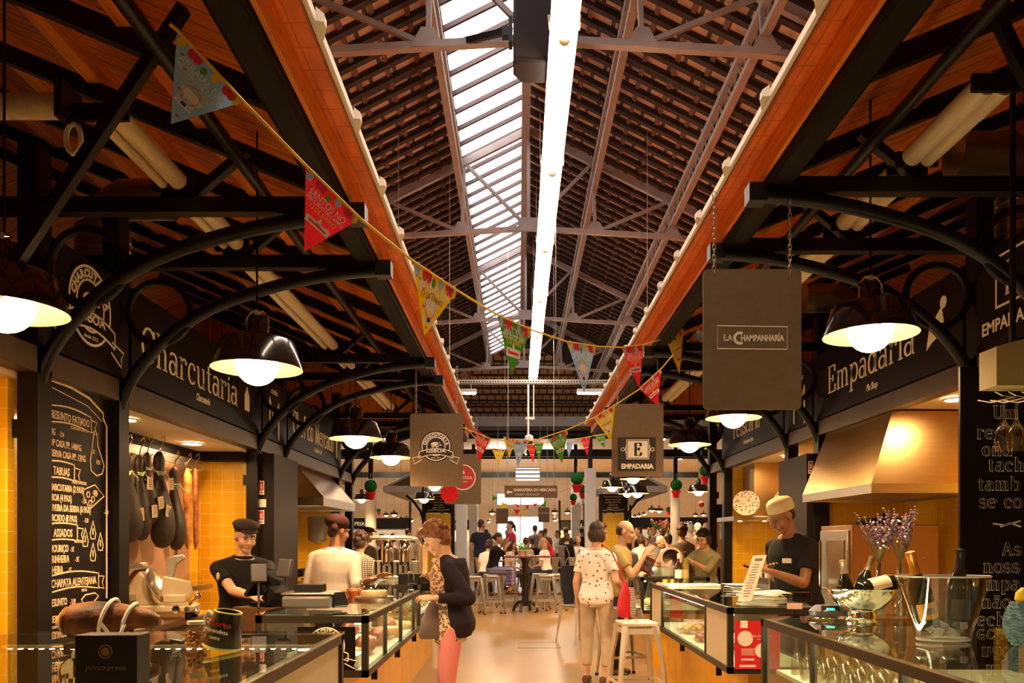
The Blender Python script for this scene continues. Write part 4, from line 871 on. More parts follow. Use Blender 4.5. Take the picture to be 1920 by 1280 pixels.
# ---------------------------------------------------------------- glass cases and counters
led = EM('led_strip', (1, .86, .55), LED); frost = M('frosted_panel', (.62, .54, .38), .5, 0, .4, .03)
casefloor = M('case_floor', (.62, .58, .5), .4, 0, .5, .05); framem = M('bronze_black_frame', (.03, .024, .018), .4, .3, .5, .1)
def case(label, x0, x1, y0, y1, zt, zb, panes, frosted=(), splits=(), base=True, bx=.16, leds=1, shelf=False):
    """aisle side is whichever x is nearer the middle"""
    cx, cy = (x0 + x1) / 2, (y0 + y1) / 2; t = thing('display_case', label, 'display case', (cx, cy, 0))
    X0, X1, Y0, Y1 = x0 - cx, x1 - cx, y0 - cy, y1 - cy; w_ = .035; m = MB()
    for z in (zt - .05, zb):
        h = .04
        m.box((X0, Y0, z), (X1, Y0 + w_, z + h)); m.box((X0, Y1 - w_, z), (X1, Y1, z + h)); m.box((X0, Y0, z), (X0 + w_, Y1, z + h)); m.box((X1 - w_, Y0, z), (X1, Y1, z + h))
    for x in (X0, X1 - w_):
        for y in (Y0, Y1 - w_): m.box((x, y, zb), (x + w_, y + w_, zt - .012))
    ax = X1 - w_ if x0 < 0 else X0
    for f in splits: y = Y0 + (Y1 - Y0) * f; m.box((ax + .005, y - .012, zb + .04), (ax + w_ - .005, y + .012, zt - .05))
    m.build('frame', framem, t)
    MB().box((X0 - .004, Y0 - .004, zt - .012), (X1 + .004, Y1 + .004, zt)).build('glass_top', caseglass, t)
    MB().box((X0 + w_, Y0 + w_, zb + .005), (X1 - w_, Y1 - w_, zb + .03)).build('case_floor', casefloor, t)
    ys = [0] + list(splits) + [1]
    for i in range(len(ys) - 1):
        a, b = Y0 + (Y1 - Y0) * ys[i] + .02, Y0 + (Y1 - Y0) * ys[i + 1] - .02
        MB().box((ax + .012, a, zb + .04), (ax + .02, b, zt - .05)).build('side_panel' if i in frosted else 'glass_pane', frost if i in frosted else caseglass, t)
    MB().box((X0 + w_, Y0 + .012, zb + .04), (X1 - w_, Y0 + .02, zt - .05)).build('glass_pane', caseglass, t)
    MB().box((X0 + w_, Y1 - .02, zb + .04), (X1 - w_, Y1 - .012, zt - .05)).build('glass_pane', caseglass, t)
    if shelf: MB().box((X0 + .05, Y0 + .06, (zt + zb) / 2), (X1 - .06, Y1 - .06, (zt + zb) / 2 + .008)).build('glass_shelf', caseglass, t)
    if leds:
        m = MB(); n = int((Y1 - Y0) / .03)
        m.box((-.012 + (ax if abs(ax) else 0) * .86, Y0 + .06, zt - .062), (.012 + ax * .86, Y1 - .06, zt - .052)); m.build('led_strip', led, t)
    if base:
        b0, b1 = (X0 + .02, X1 - bx) if x0 < 0 else (X0 + bx, X1 - .02)
        MB().box((b0, Y0 + .12, 0), (b1, Y1 - .05, zb)).build('tiled_plinth', TILEB, t)
        for y in (Y0 + .3, 0, Y1 - .3): MB().box((ax, y - .01, zb - .06), (ax + w_, y + .01, zb)).build('foot_bracket', blk, t)
    return t
TILEB = BR('plinth_tile', (.80, .40, .008), (.74, .36, .007), (.66, .40, .08), .075, .15, .003, 1, 2, .3, spec=.25, var=.08)
nodes = TILEB.node_tree
case('near left charcuterie case with the ham and black box on its glass top', -2.3, -.78, 1.35, 3.57, 1.05, .6, 1, frosted=(0, 1), splits=(.5,), leds=0)
case('glass case of the charcuterie with the scale and glass dome on top', -1.45, -.83, 4.41, 6.8, 1.05, .70, 1, splits=(.28, .56, .85))
case('black topped glass case under the coffee levers', -1.55, -.95, 7.5, 10.4, 1.05, .70, 1, splits=(.5,))
case('long glass case of the pie shop with the leaning menu stand and red poster', 1.30, 1.9, 4.96, 7.9, 1.05, .63, 1, frosted=(0, 2), splits=(.22, .8))
case('champagne bar counter with upturned glasses inside and the ice bucket on top', 1.30, 2.66, 1.9, 4.29, 1.05, .45, 1, splits=(.35, .7), shelf=False)
case('farther glass case where the couple stands reading a menu', 1.41, 2.2, 9.2, 11.2, 1.05, .62, 1, splits=(.5,))
# led dots along the far edge of the near left case
t = thing('light_bar', 'row of tiny white lights under the far edge of the near left case', 'light', (-1.55, 3.50, .985))
MB().box((-.7, -.02, .0), (.7, .02, .012)).build('rail', galv, t); m = MB()
for k in range(30): m.box((-.68 + k * .046, -.010, -.005), (-.664 + k * .046, .004, 0))
m.build('diode', EM('diode_light', (1, .86, .55), 14), t)
# contents of the cases
random.seed(3)
meat = M('cured_meat', (.28, .06, .03), .5, 0, .5, .3, 30); fat = M('pale_cheese', (.75, .60, .33), .5, 0, .4, .15, 12); pinkm = M('pink_ham', (.66, .25, .22), .45, 0, .5, .2, 14); rind = M('cheese_rind', (.5, .27, .09), .6, 0, .3, .2, 15)
boxes = [('white_box', (.75, .7, .66)), ('pink_box', (.75, .3, .3)), ('kraft_box', (.42, .26, .13))]
def goods(x, y, z, kind, label, group, sc_=1):
    if kind == 'wheel':
        t = thing('cheese_wheel', label, 'cheese', (x, y, z), group=group); MB().lathe([(.0, 0), (.085 * sc_, 0), (.095 * sc_, .015), (.095 * sc_, .05), (.085 * sc_, .065), (0, .065)], n=24).build('rind', rind, t); MB().lathe([(0, .066), (.06 * sc_, .066), (.06 * sc_, .068), (0, .068)], n=20).build('paper_label', paper, t)
    elif kind == 'ham':
        t = thing('meat_joint', label, 'meat', (x, y, z), group=group); MB().loft([((0, -.12 * sc_, .06), (.03, 0, 0), (0, 0, .03)), ((0, -.07 * sc_, .06), (.06, 0, 0), (0, 0, .055)), ((0, .03, .06), (.07, 0, 0), (0, 0, .06)), ((0, .11 * sc_, .06), (.05, 0, 0), (0, 0, .05)), ((0, .13 * sc_, .06), (.02, 0, 0), (0, 0, .02))], 14).build('joint', meat, t); MB().loft([((0, .131 * sc_, .06), (.045, 0, 0), (0, 0, .045)), ((0, .134 * sc_, .06), (.03, 0, 0), (0, 0, .03))], 14).build('cut_face', pinkm, t)
    elif kind == 'box':
        c = random.choice(boxes); t = thing('food_box', label, 'box', (x, y, z), random.uniform(-.2, .2), group); MB().box((-.07, -.09, 0), (.07, .09, .07)).build('carton', M(*c, .6), t); MB().box((-.05, -.06, .071), (.05, .06, .072)).build('label', paper, t)
    else:
        t = thing('food_tray', label, 'tray', (x, y, z), group=group); MB().lathe([(.09, .0), (.11, .03), (.115, .03), (.095, -.0)], n=4, sx=1.2, sy=1.5).build('tray', steel, t); m = MB()
        for k in range(14): m.ball((random.uniform(-.07, .07), random.uniform(-.1, .1), .025 + random.uniform(0, .02)), random.uniform(.02, .035), 8, 6)
        m.build('filling', random.choice([meat, fat, rind]), t)
k = 0
seq = [('box', 'pink carton at the near end of the charcuterie case'), ('wheel', 'cheese wheel beside the pink carton in the charcuterie case'), ('ham', 'meat joint in the near half of the charcuterie case'), ('box', 'carton in the middle of the charcuterie case'), ('ham', 'dark meat joint behind the middle pane of the charcuterie case'), ('tray', 'tray of food in the far half of the charcuterie case'), ('wheel', 'cheese wheel in the far half of the charcuterie case'), ('ham', 'meat joint nearest the woman in pink trousers'), ('tray', 'tray of food at the far end of the charcuterie case')]
for i, (kd, l) in enumerate(seq): goods(-.98 - .06 * (i % 2), 4.62 + .245 * i, .735, kd, l, 'goods in the charcuterie case')
for i in range(5): goods(-1.26, 4.7 + .42 * i, .735, ['box', 'tray', 'wheel', 'ham', 'box'][i], 'back row goods of the charcuterie case, %s from the near end' % ['first', 'second', 'third', 'fourth', 'last'][i], 'goods in the charcuterie case')
for i in range(6): goods(1.5 + .14 * (i % 2), 5.7 + .3 * i, .665, ['tray', 'box', 'tray', 'box', 'tray', 'tray'][i], 'food in the pie shop case, %s from the near end' % ['first', 'second', 'third', 'fourth', 'fifth', 'sixth'][i], 'goods in the pie shop case')
for i in range(5): goods(1.62 + .12 * (i % 2), 9.45 + .32 * i, .655, 'tray', 'tray of pastries in the farther right case, %s from its near end' % ['first', 'second', 'third', 'fourth', 'fifth'][i], 'pastries in the farther right case')
for i in range(4): goods(-1.15 - .3 * (i % 2), 2.3 + .3 * i, .635, 'tray', 'tray of sliced meats in the near left case, %s from the camera' % ['first', 'second', 'third', 'fourth'][i], 'trays in the near left case')
for i in range(4): goods(-1.15, 7.8 + .55 * i, .735, ['tray', 'wheel', 'tray', 'box'][i], 'food in the case under the coffee levers, %s from its near end' % ['first', 'second', 'third', 'fourth'][i], 'goods in the coffee lever case')
# emblem sticker on the near end of the charcuterie case; red poster on the pie shop case
t = thing('emblem_card', 'black card with a round white pig emblem on the near end of the charcuterie case', 'sign', (-1.06, 4.418, .74))
MB().box((-.16, -.004, 0), (.16, 0, .24)).build('card', board, t); m = MB(FC((0, -.0045, 0))); charc_logo(m, (0, .135), .1, 0, 1); m.build('lettering', [ink, board], t)
t = thing('poster', 'red poster with two white circles on the near end of the pie shop case', 'poster', (1.50, 4.963, .66)); redp = M('poster_red', (.62, .015, .03), .5, 0, .4, .02)
MB().box((-.16, -.008, 0), (.12, -.004, .30)).build('sheet', redp, t); m = MB(FC((0, -.0085, 0)))
m.disc((-.095, .19), .048, .0006, 0, 28); m.disc((.01, .115), .045, .0006, 0, 28); m.prism([(-.125, .255), (-.08, .255), (-.08, .3), (-.125, .3)], .0006)
text(m, 'Rota do Petisco', .02, (.0, .20), d=.0006); text(m, 'Cerveja', .014, (.0, .182), d=.0006)
for k in range(5): m.stroke([(-.12, .125 - .009 * k), (-.035 - .01 * (k % 2), .125 - .009 * k)], .003, .0006)
m.stroke([(-.12, .06), (-.04, .06)], .012, .0006); m.stroke([(-.13, .02), (-.03, .02)], .014, .0006); m.build('print', M('poster_white', (.85, .8, .74), .6), t)
# ---------------------------------------------------------------- charcuterie bay: worktop, slicer, hams
t = thing('worktop_unit', 'dark wood worktop unit under the hanging hams, slicer on top', 'counter', (-2.62, 5.56, 0))
MB().box((-.27, -.70, .86), (.25, .66, .90)).build('worktop', M('worktop_brown', (.16, .09, .05), .3, 0, .5, .15, 6), t, bevel=.004); MB().box((-.26, -.7, 0), (.22, .68, .86)).build('carcass', dkwood, t)
for i in range(3):
    d = MB().box((.22, -.66 + .45 * i, .1), (.235, -.25 + .45 * i, .80)).build('door', M('door_brown', (.05, .028, .018), .35, 0, .5, .1), t)
    m = MB(FL((.236, -.45 + .45 * i, .7))); charc_logo(m, (0, 0), .05, 0, 1); m.build('emblem', [ink, board], d)
t = thing('ham_rack', 'steel rail and backing board behind the hanging hams', 'rack', (-2.88, 5.9, 1.1))
MB().box((-.015, -1.05, .0), (.0, 1.1, 1.1)).build('backing_board', M('backing_brown', (.40, .22, .13), .6, 0, .3, .15), t); MB().box((0, -1.05, -.06), (.2, 1.12, -.02)).build('drip_shelf', steel, t)
m = MB().box((0.1, -1.05, .98), (.12, 1.12, 1.05)); m.box((0, -1.0, 1.0), (.1, -.97, 1.03)); m.box((0, 1.05, 1.0), (.1, 1.08, 1.03)); m.build('hook_rail', steel, t)
hamm = M('black_ham_skin', (.022, .012, .007), .5, 0, .5, .5, 14, .25, 40); twine = M('green_white_twine', (.35, .42, .22), .8, 0, .2, .4, 80)
def hook(m, z): m.tube([(0, 0, z + .10), (.025, 0, z + .125), (.03, 0, z + .09), (0, 0, z + .05), (-.01, 0, z - .0), (.01, 0, z - .025), (.03, 0, z - .01)], .005, 6)
def ham(px, y0, y1, lab, tags=(), wd=1., r=0):
    X = -2.70; Y = X * 1500 / (px - 972); zt, zb = P(px, y0, Y).z, P(px, y1, Y).z; L = zt - zb
    t = thing('hanging_ham', lab, 'ham', (X, Y, zb), r, 'whole hams hanging from the rail')
    prof = [(0, .0), (.045, .012), (.082, .06), (.095, .14), (.088, .24), (.062, .36), (.042, .45), (.036, .50), (.045, .55), (.042, .60), (.02, .63), (0, .632)]
    k = L / .632; m = MB(); rings = []
    for (q, z) in prof: rings.append(((.012 * math.sin(z * 9), .01 * math.cos(z * 7), z * k), (max(q, .002) * .62 * wd, 0, 0), (0, max(q, .002) * wd, 0)))
    m.loft(rings, 16); m.build('leg', hamm, t)
    m = MB()
    for dz in (0, .012): m.tube([(.03 * math.cos(a), .04 * math.sin(a) * wd, (.485 + dz) * k + .004 * math.sin(2 * a)) for a in [2 * PI * i / 14 for i in range(14)]], .006, 5, True)
    m.tube([(.03, 0, .49 * k), (.05, .03, .46 * k), (.05, .05, .44 * k)], .005, 5); m.tube([(.03, -.01, .49 * k), (.05, -.05, .5 * k), (.04, -.06, .47 * k)], .006, 5); m.build('twine', twine, t)
    m = MB(); hook(m, .63 * k); m.build('hook', chrome, t)
    for (ty, tz, a) in tags:
        m = MB(FL((.075, ty, tz * k))); m.M = m.M @ Matrix.Rotation(a, 4, 'Z'); m.box((-.04, -.045, 0), (.04, .045, .004)); q = m.build('tag', M('ham_tag', (.75, .62, .42), .6, 0, .3, .1), t)
        m = MB(FL((.0795, ty, tz * k))); m.M = m.M @ Matrix.Rotation(a, 4, 'Z')
        for j in range(4): m.stroke([(-.028, .025 - .016 * j), (.026 - .01 * (j % 2), .025 - .016 * j)], .005, .0005)
        m.build('print', M('tag_print', (.3, .16, .1), .7), q)
ham(240, 848, 1018, 'whole black ham nearest the chalk menu', ((.03, .20, .15),), 1.3); ham(264, 852, 1014, 'whole black ham half behind the first one', ((-.02, .42, .0), (.05, .22, .1)), .95)
ham(279, 848, 985, 'narrow black ham in the middle of the rail', ((.03, .2, .2),), .9); ham(302, 846, 1028, 'broad black ham with two tags, fourth on the rail', ((.0, .42, .1), (-.05, .24, -.2)), 1.38); ham(329, 875, 1032, 'black ham without tags beside the salami', (), 1.08)
salm = M('orange_salami', (.55, .22, .04), .35, 0, .6, .45, 25, .3, 60)
for px, lab, wd, c in ((352, 'tall orange cured loin in clear wrap', .045, salm), (367, 'dark red salami at the end of the rail', .028, M('red_salami', (.32, .10, .05), .35, 0, .6, .45, 25, .3, 60))):
    X = -2.72; Y = X * 1500 / (px - 972); zt, zb = P(px, 878, Y).z, P(px, 1030, Y).z; t = thing('hanging_salami', lab, 'salami', (X, Y, zb)); L = zt - zb
    MB().loft([((0, .006 * math.sin(i * 1.7), L * i / 10), ((wd if 0 < i < 10 else .012) * .7, 0, 0), (0, wd * (1 + .1 * math.sin(i * 2.3)) if 0 < i < 10 else .012, 0)) for i in range(11)], 14).build('sausage', c, t)
    m = MB(); hook(m, L); m.build('hook', chrome, t)
# slicer
t = thing('meat_slicer', 'cream and steel meat slicing machine on the worktop behind the barista', 'slicer', (-2.54, 5.72, .90), R(12)); enam = M('slicer_enamel', (.62, .52, .36), .3, .2, .5, .06)
m = MB(); m.prism([(-.27, -.14), (.2, -.14), (.23, -.10), (.23, .10), (.2, .14), (-.27, .14)], .055, z0=.05); m.build('base', enam, t, bevel=.015)
m = MB(FC((0, -.02, .10))); m.prism([(-.28, 0), (-.02, 0), (-.06, .05), (-.09, .2), (-.14, .25), (-.18, .2)], .16, z0=-.1); m.build('motor_housing', enam, t, bevel=.02)
m = MB(Matrix.Translation((-.16, .09, .27)) @ Matrix.Rotation(R(90), 4, 'X')); m.lathe([(0, 0), (.085, 0), (.09, .012), (.085, .02), (0, .02)], n=28); m.build('rear_wheel', M('wheel_brown', (.2, .1, .05), .4), t)
m = MB(Matrix.Translation((-.03, -.05, .235)) @ Matrix.Rotation(R(62), 4, 'Y') @ Matrix.Rotation(R(12), 4, 'X')); m.lathe([(0, 0), (.13, 0), (.138, .01), (.125, .022), (.05, .03), (0, .03)], n=32); m.build('blade_guard', steel, t)
m = MB(FC((0, -.06, .12))); m.prism([(.0, .02), (.19, .02), (.22, .07), (.20, .15), (.02, .19)], .03, z0=.02); m.prism([(.03, -.0), (.18, -.0), (.18, .06), (.03, .06)], .04, z0=.05); m.build('carriage', enam, t, bevel=.01)
m = MB(); m.cbox((-.17, -.02, .375), (.14, .12, .05), ry=R(-8)); m.build('cover', galv, t, bevel=.012)
m = MB(FC((.03, -.02, .30))); m.prism([(0, 0), (.05, 0), (.07, .09), (.13, .13), (.11, .16), (.0, .14)], .03); m.build('pusher_handle', galv, t, bevel=.006)
m = MB(Matrix.Rotation(R(90), 4, 'X'))
m.lathe([(0, .14), (.026, .14), (.026, .175), (0, .175)], (.12, .078, 0), 18); m.build('knob', chrome, t); m = MB(Matrix.Rotation(R(90), 4, 'X')); m.lathe([(0, .14), (.018, .14), (.018, .165), (0, .165)], (.19, .078, 0), 16); m.build('knob', chrome, t)
m = MB(); m.tube([(.2, -.13, .11), (.25, -.16, .16)], .011, 8); m.ball((.26, -.165, .17), .024); m.ball((.25, -.15, .06), .022); m.build('lever', chrome, t)
m = MB()
for x in (-.22, .19):
    for y in (-.1, .1): MB().lathe([(.0, 0), (.025, 0), (.025, .05), (0, .05)], (x, y, 0), 12).build('rubber_foot', blkm, t)
MB(Matrix.Translation((.21, -.06, .27)) @ Matrix.Rotation(R(80), 4, 'X')).lathe([(0, 0), (.065, 0), (.065, .004), (0, .004)], n=24).build('clear_guard', glass, t)
t = thing('cutting_board', 'white cutting board with wrapped slices in front of the slicer', 'cutting board', (-2.44, 5.25, .90), R(10)); MB().box((-.06, -.17, 0), (.06, .17, .018)).build('board', white, t); MB().box((-.04, -.08, .018), (.03, .1, .032)).build('paper_wrap', paper, t)
t = thing('cutting_board', 'yellow cutting board at the end of the worktop', 'cutting board', (-2.46, 6.08, .90)); MB().box((-.07, -.09, 0), (.07, .09, .02)).build('board', M('yellow_plastic', (.75, .42, .03), .4), t)
# ham on its holder, gift box, mug, jar on the near case
t = thing('ham_on_holder', 'cut ham tied with white rope lying over the near left case', 'ham', (-1.56, 3.05, 1.05), R(8))
m = MB(); m.loft([((-.15, 0, .10), (0, .03, 0), (0, 0, .035)), ((-.13, 0, .10), (0, .085, 0), (0, 0, .065)), ((-.06, 0, .10), (0, .10, 0), (0, 0, .075)), ((.03, 0, .105), (0, .075, 0), (0, 0, .062)), ((.10, 0, .11), (0, .05, 0), (0, 0, .042)), ((.16, 0, .10), (0, .04, 0), (0, 0, .032)), ((.185, 0, .095), (0, .02, 0), (0, 0, .018))], 18); m.build('ham', M('ham_brown', (.12, .04, .010), .6, 0, .25, .95, 8, .7, 25), t)
MB().loft([((-.152, 0, .10), (0, .07, 0), (0, 0, .055)), ((-.165, 0, .10), (0, .05, 0), (0, 0, .04))], 16).build('cut_face', M('ham_fat', (.75, .42, .16), .4, 0, .5, .3, 20), t)
m = MB()
for x, ry, rz_ in ((.0, .092, .076), (.075, .068, .058)): m.tube([(x + .02 * math.sin(a), ry * math.cos(a), .105 + rz_ * math.sin(a)) for a in [2 * PI * i / 20 for i in range(20)]], .007, 6, True)
m.tube([(.0, -.09, .1), (.04, -.1, .05), (.06, -.08, .0)], .006, 6); m.tube([(.08, -.07, .09), (.065, -.09, .05), (.06, -.08, .0)], .006, 6); m.build('rope', M('white_rope', (.7, .66, .6), .9), t)
m = MB().box((-.14, -.06, 0), (.12, .06, .02)); m.tube([(.08, 0, .02), (.08, 0, .07)], .01, 8); m.tube([(-.1, 0, .02), (-.1, 0, .05)], .01, 8); m.build('holder', dkwood, t)
t = thing('gift_box', 'black card box with a gold seal in front of the tied ham', 'box', (-1.125, 2.22, 1.05)); MB().box((-.085, -.04, 0), (.085, .04, .145)).build('box', M('black_card', (.012, .009, .008), .5, 0, .4, .05), t, bevel=.003)
m = MB(FC((0, -.0405, 0))); m.ring((0, .10), .018, .003, .0006, n=20); m.disc((0, .10), .012, .0006, n=16); text(m, 'porco preto', .022, (.0, .05), d=.0006, slant=.3); m.build('gold_print', gold, t)
t = thing('mug', 'black tapered mug with yellow rim and printed label on the near left case', 'mug', (-1.075, 2.9, 1.064), R(-10)); t.rotation_euler = (0, R(11), R(-10)); m = MB().lathe([(0, .003), (.062, .003), (.066, .01), (.048, .135), (.043, .135), (.056, .02), (0, .015)], n=28); m.build('body', M('black_ceramic', (.02, .018, .01), .25, 0, .6, .05), t)
m = MB(); ye = M('yellow_green_rim', (.6, .55, .12), .5); m.lathe([(.048, .132), (.050, .136), (.046, .139), (.043, .135)], n=28); m.lathe([(.063, .0), (.069, .006), (.066, .012)], n=28); m.build('rim', ye, t)
m = MB(); m.tube([(-.05, 0, .11), (-.075, 0, .12), (-.085, 0, .095), (-.06, 0, .08)], .008, 8); m.build('handle', white, t)
m = MB(FC((0, -.0600, 0)));
m.M = FC((0, -.0575, .068)) @ Matrix.Rotation(R(-8.5), 4, 'X'); text(m, 'Chouri\u00e7o', .026, (0, .02), d=.004, mi=1); text(m, 'Mirandesa', .022, (0, -.005), d=.004); text(m, 'extra', .018, (0, -.028), d=.004); m.build('label', [ink, M('label_red', (.6, .03, .03), .5)], t)
t = thing('jar', 'glass jar of chopped sausage behind the black mug', 'jar', (-1.20, 2.98, 1.05)); t.scale = (.62, .62, .55); MB().lathe([(0, .0), (.06, .0), (.065, .01), (.065, .13), (.05, .15), (.05, .17), (.047, .17), (.047, .148), (.062, .128), (.06, .01)], n=24).build('glass', glass, t); m = MB(); random.seed(5)
for k in range(40): m.ball((random.uniform(-.04, .04), random.uniform(-.04, .04), .02 + .1 * random.random()), .016, 8, 6)
m.build('sausage', M('chopped_sausage', (.42, .13, .04), .5, 0, .5, .5, 30), t)
MB().lathe([(0, .168), (.052, .168), (.052, .19), (0, .192)], n=20).build('lid', M('jar_lid_cloth', (.6, .5, .35), .8), t)
# till, scale, pots, dome
t = thing('till_screen', 'black touch screen till in front of the barista', 'till', (-1.56, 5.0, 1.05), R(64)); scr = M('screen_black', (.012, .012, .014), .15, 0, .6, 0)
m = MB().cbox((0, 0, .012), (.15, .18, .024)); m.beam((0, -.03, .02), (0, -.01, .14), .05, .03, (1, 0, 0)); m.build('stand', blkm, t); m = MB().cbox((0, .02, .145), (.25, .024, .20), rx=R(38)); m.build('screen', scr, t, bevel=.006)
m = MB().cbox((-.03, -.09, .07), (.14, .07, .10), rx=R(38)); m.build('receipt_printer', blkm, t, bevel=.006); m = MB(); m.tube([(-.17, -.08, 0), (-.17, -.08, .17)], .007, 8); m.cbox((-.17, -.08, .21), (.09, .04, .11), rx=R(-15), rz=R(-40)); m.build('customer_display', M('display_grey', (.055, .05, .055), .4), t, bevel=.005)
MB().box((-.16, -.14, -.99), (.16, .14, -.002)).build('pedestal', dkwood, t)
t = thing('weighing_scale', 'grey shop scale with steel plate on the near end of the charcuterie case', 'scale', (-1.22, 4.72, 1.05)); m = MB(); m.prism([(-.14, -.13), (.14, -.13), (.16, .13), (-.16, .13)], .07, z0=.015); m.build('body', M('scale_grey', (.09, .085, .085), .45), t, bevel=.015)
MB().box((-.15, -.11, .092), (.15, .13, .104)).build('weighing_plate', steel, t, bevel=.004); m = MB().cbox((.17, -.04, .06), (.10, .03, .09), rx=R(-25), rz=R(50)); m.build('display', scr, t, bevel=.005); m = MB().cbox((-.02, .05, .125), (.16, .12, .04)); m.build('tray', blkm, t)
m = MB(); m.tube([(-.18, .1, 0), (-.18, .1, .2)], .008, 8); m.cbox((-.18, .08, .24), (.1, .03, .11), rx=R(-15), rz=R(-30)); m.build('pole_display', M('display_grey', (.055, .05, .055), .4), t, bevel=.005)
terra = M('glazed_terracotta', (.38, .07, .02), .2, 0, .6, .15)
for i, (x, y) in enumerate(((-1.28, 5.75), (-1.17, 5.8), (-1.22, 5.98))):
    t = thing('terracotta_dish', 'red glazed dish beside the glass dome, %s' % ('near left of the three', 'near right of the three', 'farthest of the three')[i], 'dish', (x, y, 1.05), group='terracotta dishes'); MB().lathe([(0, 0), (.045, 0), (.062, .04), (.064, .045), (.057, .045), (.042, .008), (0, .008)], n=24).build('dish', terra, t); m = MB()
    for k in range(8): m.ball((.03 * math.cos(k), .03 * math.sin(k), .035), .018, 8, 6)
    m.build('filling', rind, t)
t = thing('cake_dome', 'clear glass dome over a white cheese on a stand', 'cake dome', (-1.0, 5.55, 1.05)); MB().lathe([(.12, .02), (.122, .06), (.10, .115), (.06, .145), (.0, .155)], n=32).build('dome', GL('dome_glass', (.86, .86, .83), .03, 2.2), t); MB().lathe([(0, .155), (.008, .155), (.012, .17), (.008, .185), (0, .187)], n=12).build('knob', glass, t)
MB().lathe([(0, .0), (.13, .0), (.135, .012), (.13, .02), (0, .02)], n=32).build('plate', dkwood, t); MB().lathe([(0, .021), (.09, .021), (.095, .04), (.09, .06), (0, .06)], n=28).build('cheese', fat, t)
# coffee lever machine and taps on the next case
t = thing('coffee_machine', 'chrome lever coffee machine with two domed groups beyond the dome', 'coffee machine', (-1.25, 8.3, 1.05))
for x, l in ((-.09, 0), (.09, 0)):
    MB().lathe([(.0, .42), (.035, .41), (.058, .37), (.065, .30), (.065, .16), (.0, .16)][::-1], (x, -.1, 0), 24).build('group_dome', chrome, t)
m = MB().tube([(-.28, -.05, .44), (.14, -.05, .44), (.2, -.05, .42), (.235, -.05, .36), (.24, -.05, .02)], .022, 12); m.build('frame_pipe', steel, t)
m = MB().box((-.27, -.12, .0), (.22, .2, .05)); m.box((-.25, -.0, .05), (.2, .2, .2)); m.build('body', steel, t, bevel=.01); MB().cbox((.29, -.03, .19), (.05, .1, .36)).build('wood_panel', M('light_oak', (.5, .3, .12), .4, 0, .4, .2, 4, 0, 1, (2, 2, 12)), t)
m = MB()
for k in range(7): MB().tube([(-.2 + .055 * k, -.15, .05), (-.2 + .055 * k, -.15, .16), (-.2 + .055 * k, -.17, .19)], .011, 8).build('tap_handle', blkm, t)
t = thing('black_equipment', 'low black box with a chrome loop handle at the end of the coffee lever case', 'equipment', (-1.05, 7.75, 1.05)); MB().box((-.1, -.1, 0), (.17, .12, .09)).build('housing', blkm, t, bevel=.005); m = MB().tube([(0, -.1, .03), (0, -.12, .11), (.05, -.12, .11), (.05, -.1, .03)], .006, 8); m.build('handle', chrome, t)
# hood, towel dispenser and fittings of the second left bay
def frustum(lo0, hi0, z0, lo1, hi1, z1): 
    (a, b), (c, d) = lo0, hi0; (e, f), (g, h) = lo1, hi1
    return [(a, b, z0), (c, b, z0), (c, d, z0), (a, d, z0), (e, f, z1), (g, f, z1), (g, h, z1), (e, h, z1)], [(0, 3, 2, 1), (4, 5, 6, 7), (0, 1, 5, 4), (1, 2, 6, 5), (2, 3, 7, 6), (3, 0, 4, 7)]
def hood(label, x0, x1, y0, y1, zb, zr, zt, xt, ytop, lit):
    t = thing('extractor_hood', label, 'extractor hood', (x0, y0, zb)); o = (x0, y0, zb)
    m = MB(Matrix.Translation((-x0, -y0, -zb))); v, f = frustum((x0, y0), (x1, y1), zr, (min(xt), ytop[0]), (max(xt), ytop[1]), zt); m.add(v, f); m.build('canopy', hoodm, t, smooth=False)
    m = MB(); w = .02; m.box((0, 0, 0), (x1 - x0, w, zr - zb)); m.box((0, y1 - y0 - w, 0), (x1 - x0, y1 - y0, zr - zb)); m.box((0, w, 0), (w, y1 - y0 - w, zr - zb)); m.box((x1 - x0 - w, w, 0), (x1 - x0, y1 - y0 - w, zr - zb)); m.build('rim', steel, t, smooth=False)
    m = MB().box((w, w, .02), (x1 - x0 - w, y1 - y0 - w, .04)); m.build('filter', M('filter_steel', (.5, .47, .42), .35, .9, .5, .3, 40), t)
    if lit: MB().box((.1, .1, .01), (x1 - x0 - .1, .25, .019)).build('hood_lamp', EM('hood_lamp', (1, .85, .6), 2.5), t)
    return t
hood('steel hood over the second left bay', -2.95, -2.12, 8.7, 10.4, P(640, 950, 9).z, P(640, 934, 9).z, Z(.83), (-2.95, -2.42), (8.75, 10.35), True)
hood('big brass coloured steel hood of the pie shop', 2.55, 3.48, 5.78, 7.18, Z(.351), Z(.42), Z(.955), (2.735, 3.48), (5.85, 7.1), False)
t = thing('towel_dispenser', 'grey paper towel dispenser on the tile wall of the second left bay', 'dispenser', P(598, 1015, 10.4) + V((0, -.08, 0))); m = MB().loft([((0, 0, z), (a, 0, 0), (0, .1, 0)) for z, a in ((0, .09), (.02, .115), (.28, .125), (.32, .12))], 20); m.build('body', M('smoky_plastic', (.16, .13, .11), .2, 0, .6, .1), t); MB().lathe([(.0, -.012), (.05, -.012), (.05, 0)], n=16).build('outlet', galv, t)
t = thing('worktop_unit', 'steel kitchen unit under the hood of the second left bay', 'counter', (-2.6, 9.2, 0)); MB().box((-.28, -1.0, .86), (.3, 1.2, .9)).build('worktop', steel, t); MB().box((-.27, -1, 0), (.27, 1.15, .86)).build('carcass', steel, t); 
for i in range(3): MB().box((.27, -.95 + .7 * i, .1), (.285, -.3 + .7 * i, .82)).build('door', steel, t)
